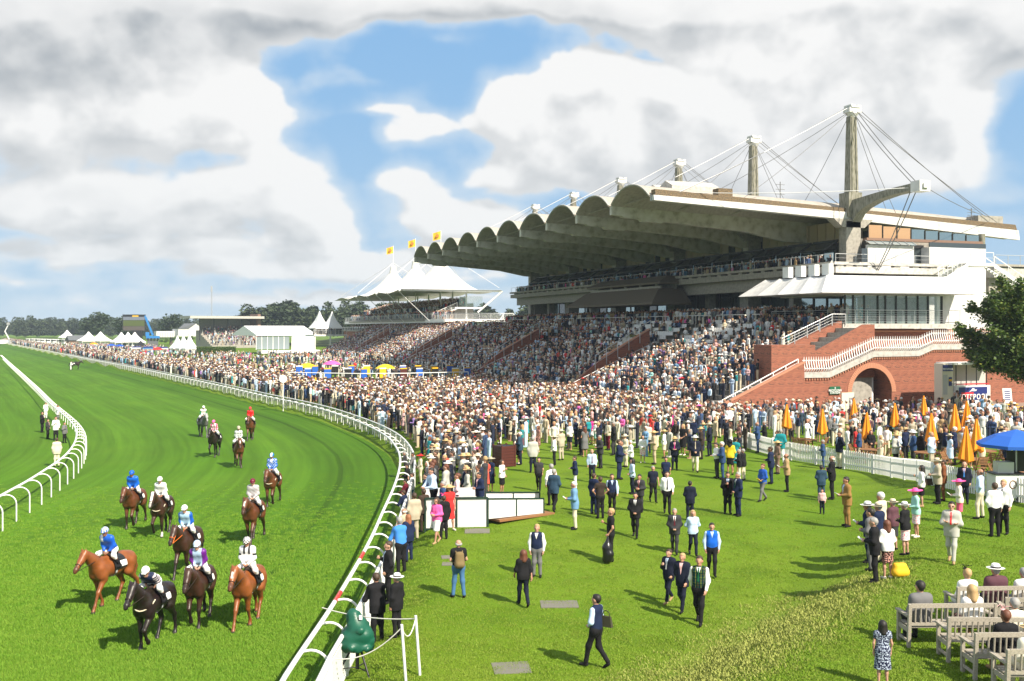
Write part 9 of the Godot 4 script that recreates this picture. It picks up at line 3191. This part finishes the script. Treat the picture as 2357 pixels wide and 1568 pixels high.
	for k in 3:
		var a:=TAU*k/3+0.9
		part(tp,"tripod_leg",tubem([Vector3(cos(a)*0.08,1.05,sin(a)*0.08),Vector3(cos(a)*0.62,0.02,sin(a)*0.62)],0.035,6,0.025),M.black_plastic)
		part(tp,"spreader",tubem([Vector3(0,0.35,0),Vector3(cos(a)*0.45,0.33,sin(a)*0.45)],0.018,5),M.black_plastic)
		part(tp,"foot",boxm(Vector3(cos(a)*0.64,0.03,sin(a)*0.64),Vector3(0.16,0.06,0.12)),M.black_plastic)
	part(tp,"column",tubem([Vector3(0,0.3,0),Vector3(0,1.1,0)],0.05,8),M.black_plastic)
	# rope and stakes round the camera
	var RP:=[Vector2(5.92,22.74),Vector2(5.46,22.16)]
	for i in 2:
		var q: Vector2=RP[i]
		var st:=thing("rope_stake",["taller-looking white stake holding the rope, farther from the viewer","white stake holding the rope, cut by the picture's lower edge"][i],"stake",on(q.x,q.y),0.0,"white rope stakes")
		part(st,"stake",tubem([Vector3.ZERO,Vector3(-0.1,1.35,0.0)],0.032,8),M.white_paint)
	var rope:=thing("rope","slack white rope strung between stakes and barrier","rope")
	var tops:=[on(RP[0].x,RP[0].y)+Vector3(-0.1,1.28,0),on(RP[1].x,RP[1].y)+Vector3(-0.1,1.28,0)]
	var ends:=[[p3(4.2,0.95,25.6),tops[0],0.1],[tops[0],tops[1],0.28],[tops[1],p3(3.9,0.45,23.4),0.3]]
	for e: Array in ends:
		var pts:=[]
		for k in 13:
			var u0:=k/12.0
			pts.append((e[0] as Vector3).lerp(e[1],u0) - Vector3(0,float(e[2])*4.0*u0*(1.0 - u0),0))
		part(rope,"strand",tubem(pts,0.014,5),M.rope)
	# yellow bag
	var yb: Vector2=Vector2(19.30,22.95)
	var fb:=Field.new(Vector3(-0.4,-0.03,-0.3),Vector3(0.4,0.6,0.3),0.025)
	fb.bone(Vector3(-0.12,0.14,0),Vector3(0.14,0.12,0),0.14,0.14)
	fb.bone(Vector3(-0.1,0.3,0),Vector3(0.1,0.28,0),0.11,0.1)
	fb.cut(func(p): return p.y < 0.38 and p.y > 0.0)
	var bag:=part(self,"tote_bag",nets_mesh([fb.nets()]),M.yellow,Transform3D(Basis.IDENTITY,on(yb.x,yb.y)))
	tag(bag,"yellow tote bag standing on the grass of the bank","bag")
	# benches and sitters
	var bl:=["wooden bench with a man in grey check and a blonde woman","empty-ended wooden bench second from the front, behind the girl","wooden bench holding the woman in black","wooden bench cut by the picture's lower right corner","wooden bench farthest from the viewer, three people sitting","wooden bench at the right edge behind the check jacket"]
	var be:=[[Vector2(15.06,17.65),162.0],[Vector2(15.12,16.59),158.0],[Vector2(14.82,15.57),161.0],[Vector2(14.60,14.58),160.0],[Vector2(17.06,18.45),163.0],[Vector2(17.39,17.39),150.0]]
	var B:=[]
	for i in be.size():
		B.append(slat_bench(bl[i],be[i][0],deg_to_rad(be[i][1])))
	sitter(B[0],0.55,["sit|lap|jacket|trousers|fine",0,0,8.0,1.8,"grey","charcoal","short:dark","","shades","man in grey check jacket seated on the bench"])
	sitter(B[0],-0.55,["sit|lap|cardigan|skirt|fine",0,0,0.0,1.68,"white","floralblack","long:blond","","shades","blonde curly-haired woman in white seated beside the check jacket"])
	sitter(B[4],0.55,["sit|lap|cardigan|skirt|fine",0,0,0.0,1.7,"white","white","grey:blond","feather:black","","fair woman in white with black headpiece seated"])
	sitter(B[4],-0.1,["sit|lap|jacket|trousers|fine",0,0,0.0,1.82,"mauve","charcoal","grey","panama:white","","man in purple striped jacket and white hat seated"])
	sitter(B[4],-0.75,["sit|lap|cardigan|skirt|fine",0,0,0.0,1.7,"white","grey","grey:grey","","","grey-haired woman in white seated at the bench end"])
	sitter(B[2],0.2,["sit|lap|cardigan|skirt|fine",0,0,0.0,1.72,"black","black","short:auburn","feather:palepink","","woman in black jacket seated with a pale pink headpiece"])
	sitter(B[3],0.35,["sit|read|jacket|trousers|fine",0,0,10.0,1.78,"ivory","cream","grey","panama:straw","","man in ivory jacket and straw hat bending forward on the bench"])
	sitter(B[5],0.2,["sit|lap|tee|trousers|fine",0,0,0.0,1.75,"darknavy","stone","bald:brown","","shades","balding man in dark shirt seated at the right edge"])
	sitter(B[1],-0.5,["sit|lap|cardigan|skirt|fine",0,0,0.0,1.68,"ivory","navy","grey:grey","","","grey-haired woman in ivory seated on the second bench"])
	sitter(B[5],-0.55,["sit|lap|jacket|trousers|fine",0,0,0.0,1.76,"beige","stone","bald:grey","","","bald man in beige jacket seated at the far right bench"])
	# betting ring: bookmakers' boards and umbrellas
	var cols:=["royal_blue","royal_blue","black_plastic","royal_blue","yellow","mahogany","royal_blue","black_plastic","yellow","royal_blue"]
	for k in 20:
		var bx:=19.5+(k % 10)*2.1+r.randf_range(-0.3,0.3)
		var bw:=127.0+int(k/10.0)*9.0 - (k % 10)*0.5+r.randf_range(-1,1)
		free_spot(bx,bw,0.0)
		var bm:=thing("bookmaker_pitch","%s bookmaker's board, %s from the rail in the %s row of the betting ring" % [{"royal_blue": "blue","black_plastic": "black","yellow": "yellow","mahogany": "dark red"}[cols[k % 10]],["first","second","third","fourth","fifth","sixth","seventh","eighth","ninth","tenth"][k % 10],["near","far"][int(k/10.0)]],"board",on(bx,bw),0.35+r.randf_range(-0.2,0.2),"bookmakers' pitches")
		part(bm,"board",boxm(Vector3(0,1.75,0),Vector3(0.9,1.1,0.08)),M[cols[k % 10]])
		part(bm,"pole",barm(Vector3(0,0,-0.05),Vector3(0,2.3,-0.05),0.06,0.06),M.black_plastic)
		part(bm,"stand",boxm(Vector3(0,0.55,0.2),Vector3(0.8,0.7,0.4)),M[cols[(k+3) % 10]])
		part(bm,"price_strip",boxm(Vector3(0,2.36,0),Vector3(0.9,0.14,0.1)),M.yellow if k % 2 else M.white_paint)
	var uq:=[["pink",26.0,150.0,"large pink umbrella in the far betting ring"],["yellow",21.0,140.0,"yellow umbrella among the bookmakers"],["yellow",30.0,133.0,"second yellow umbrella, nearer the terrace"],["red",4.0,265.0,"red and white umbrella far down the lawn"],["cobalt",-8.0,330.0,"blue umbrella far down the lawn"],["orange",-14.0,360.0,"orange umbrella far down the lawn"],["cobalt",-5.5,318.0,"blue umbrella beside the far vans"]]
	for q: Array in uq:
		var uu:=thing("umbrella",q[3],"umbrella",on(q[1],q[2]),0.0,"umbrellas among the crowd")
		var cm:=MB.new()
		cm.lathe([Vector2(1.35,2.05),Vector2(0.95,2.35),Vector2(0.45,2.55),Vector2(0,2.62)],Vector3.ZERO,10)
		part(uu,"canopy",cm.mesh(),cloth(q[0]))
		part(uu,"pole",tubem([Vector3.ZERO,Vector3(0,2.65,0)],0.03,5),M.galvanised)
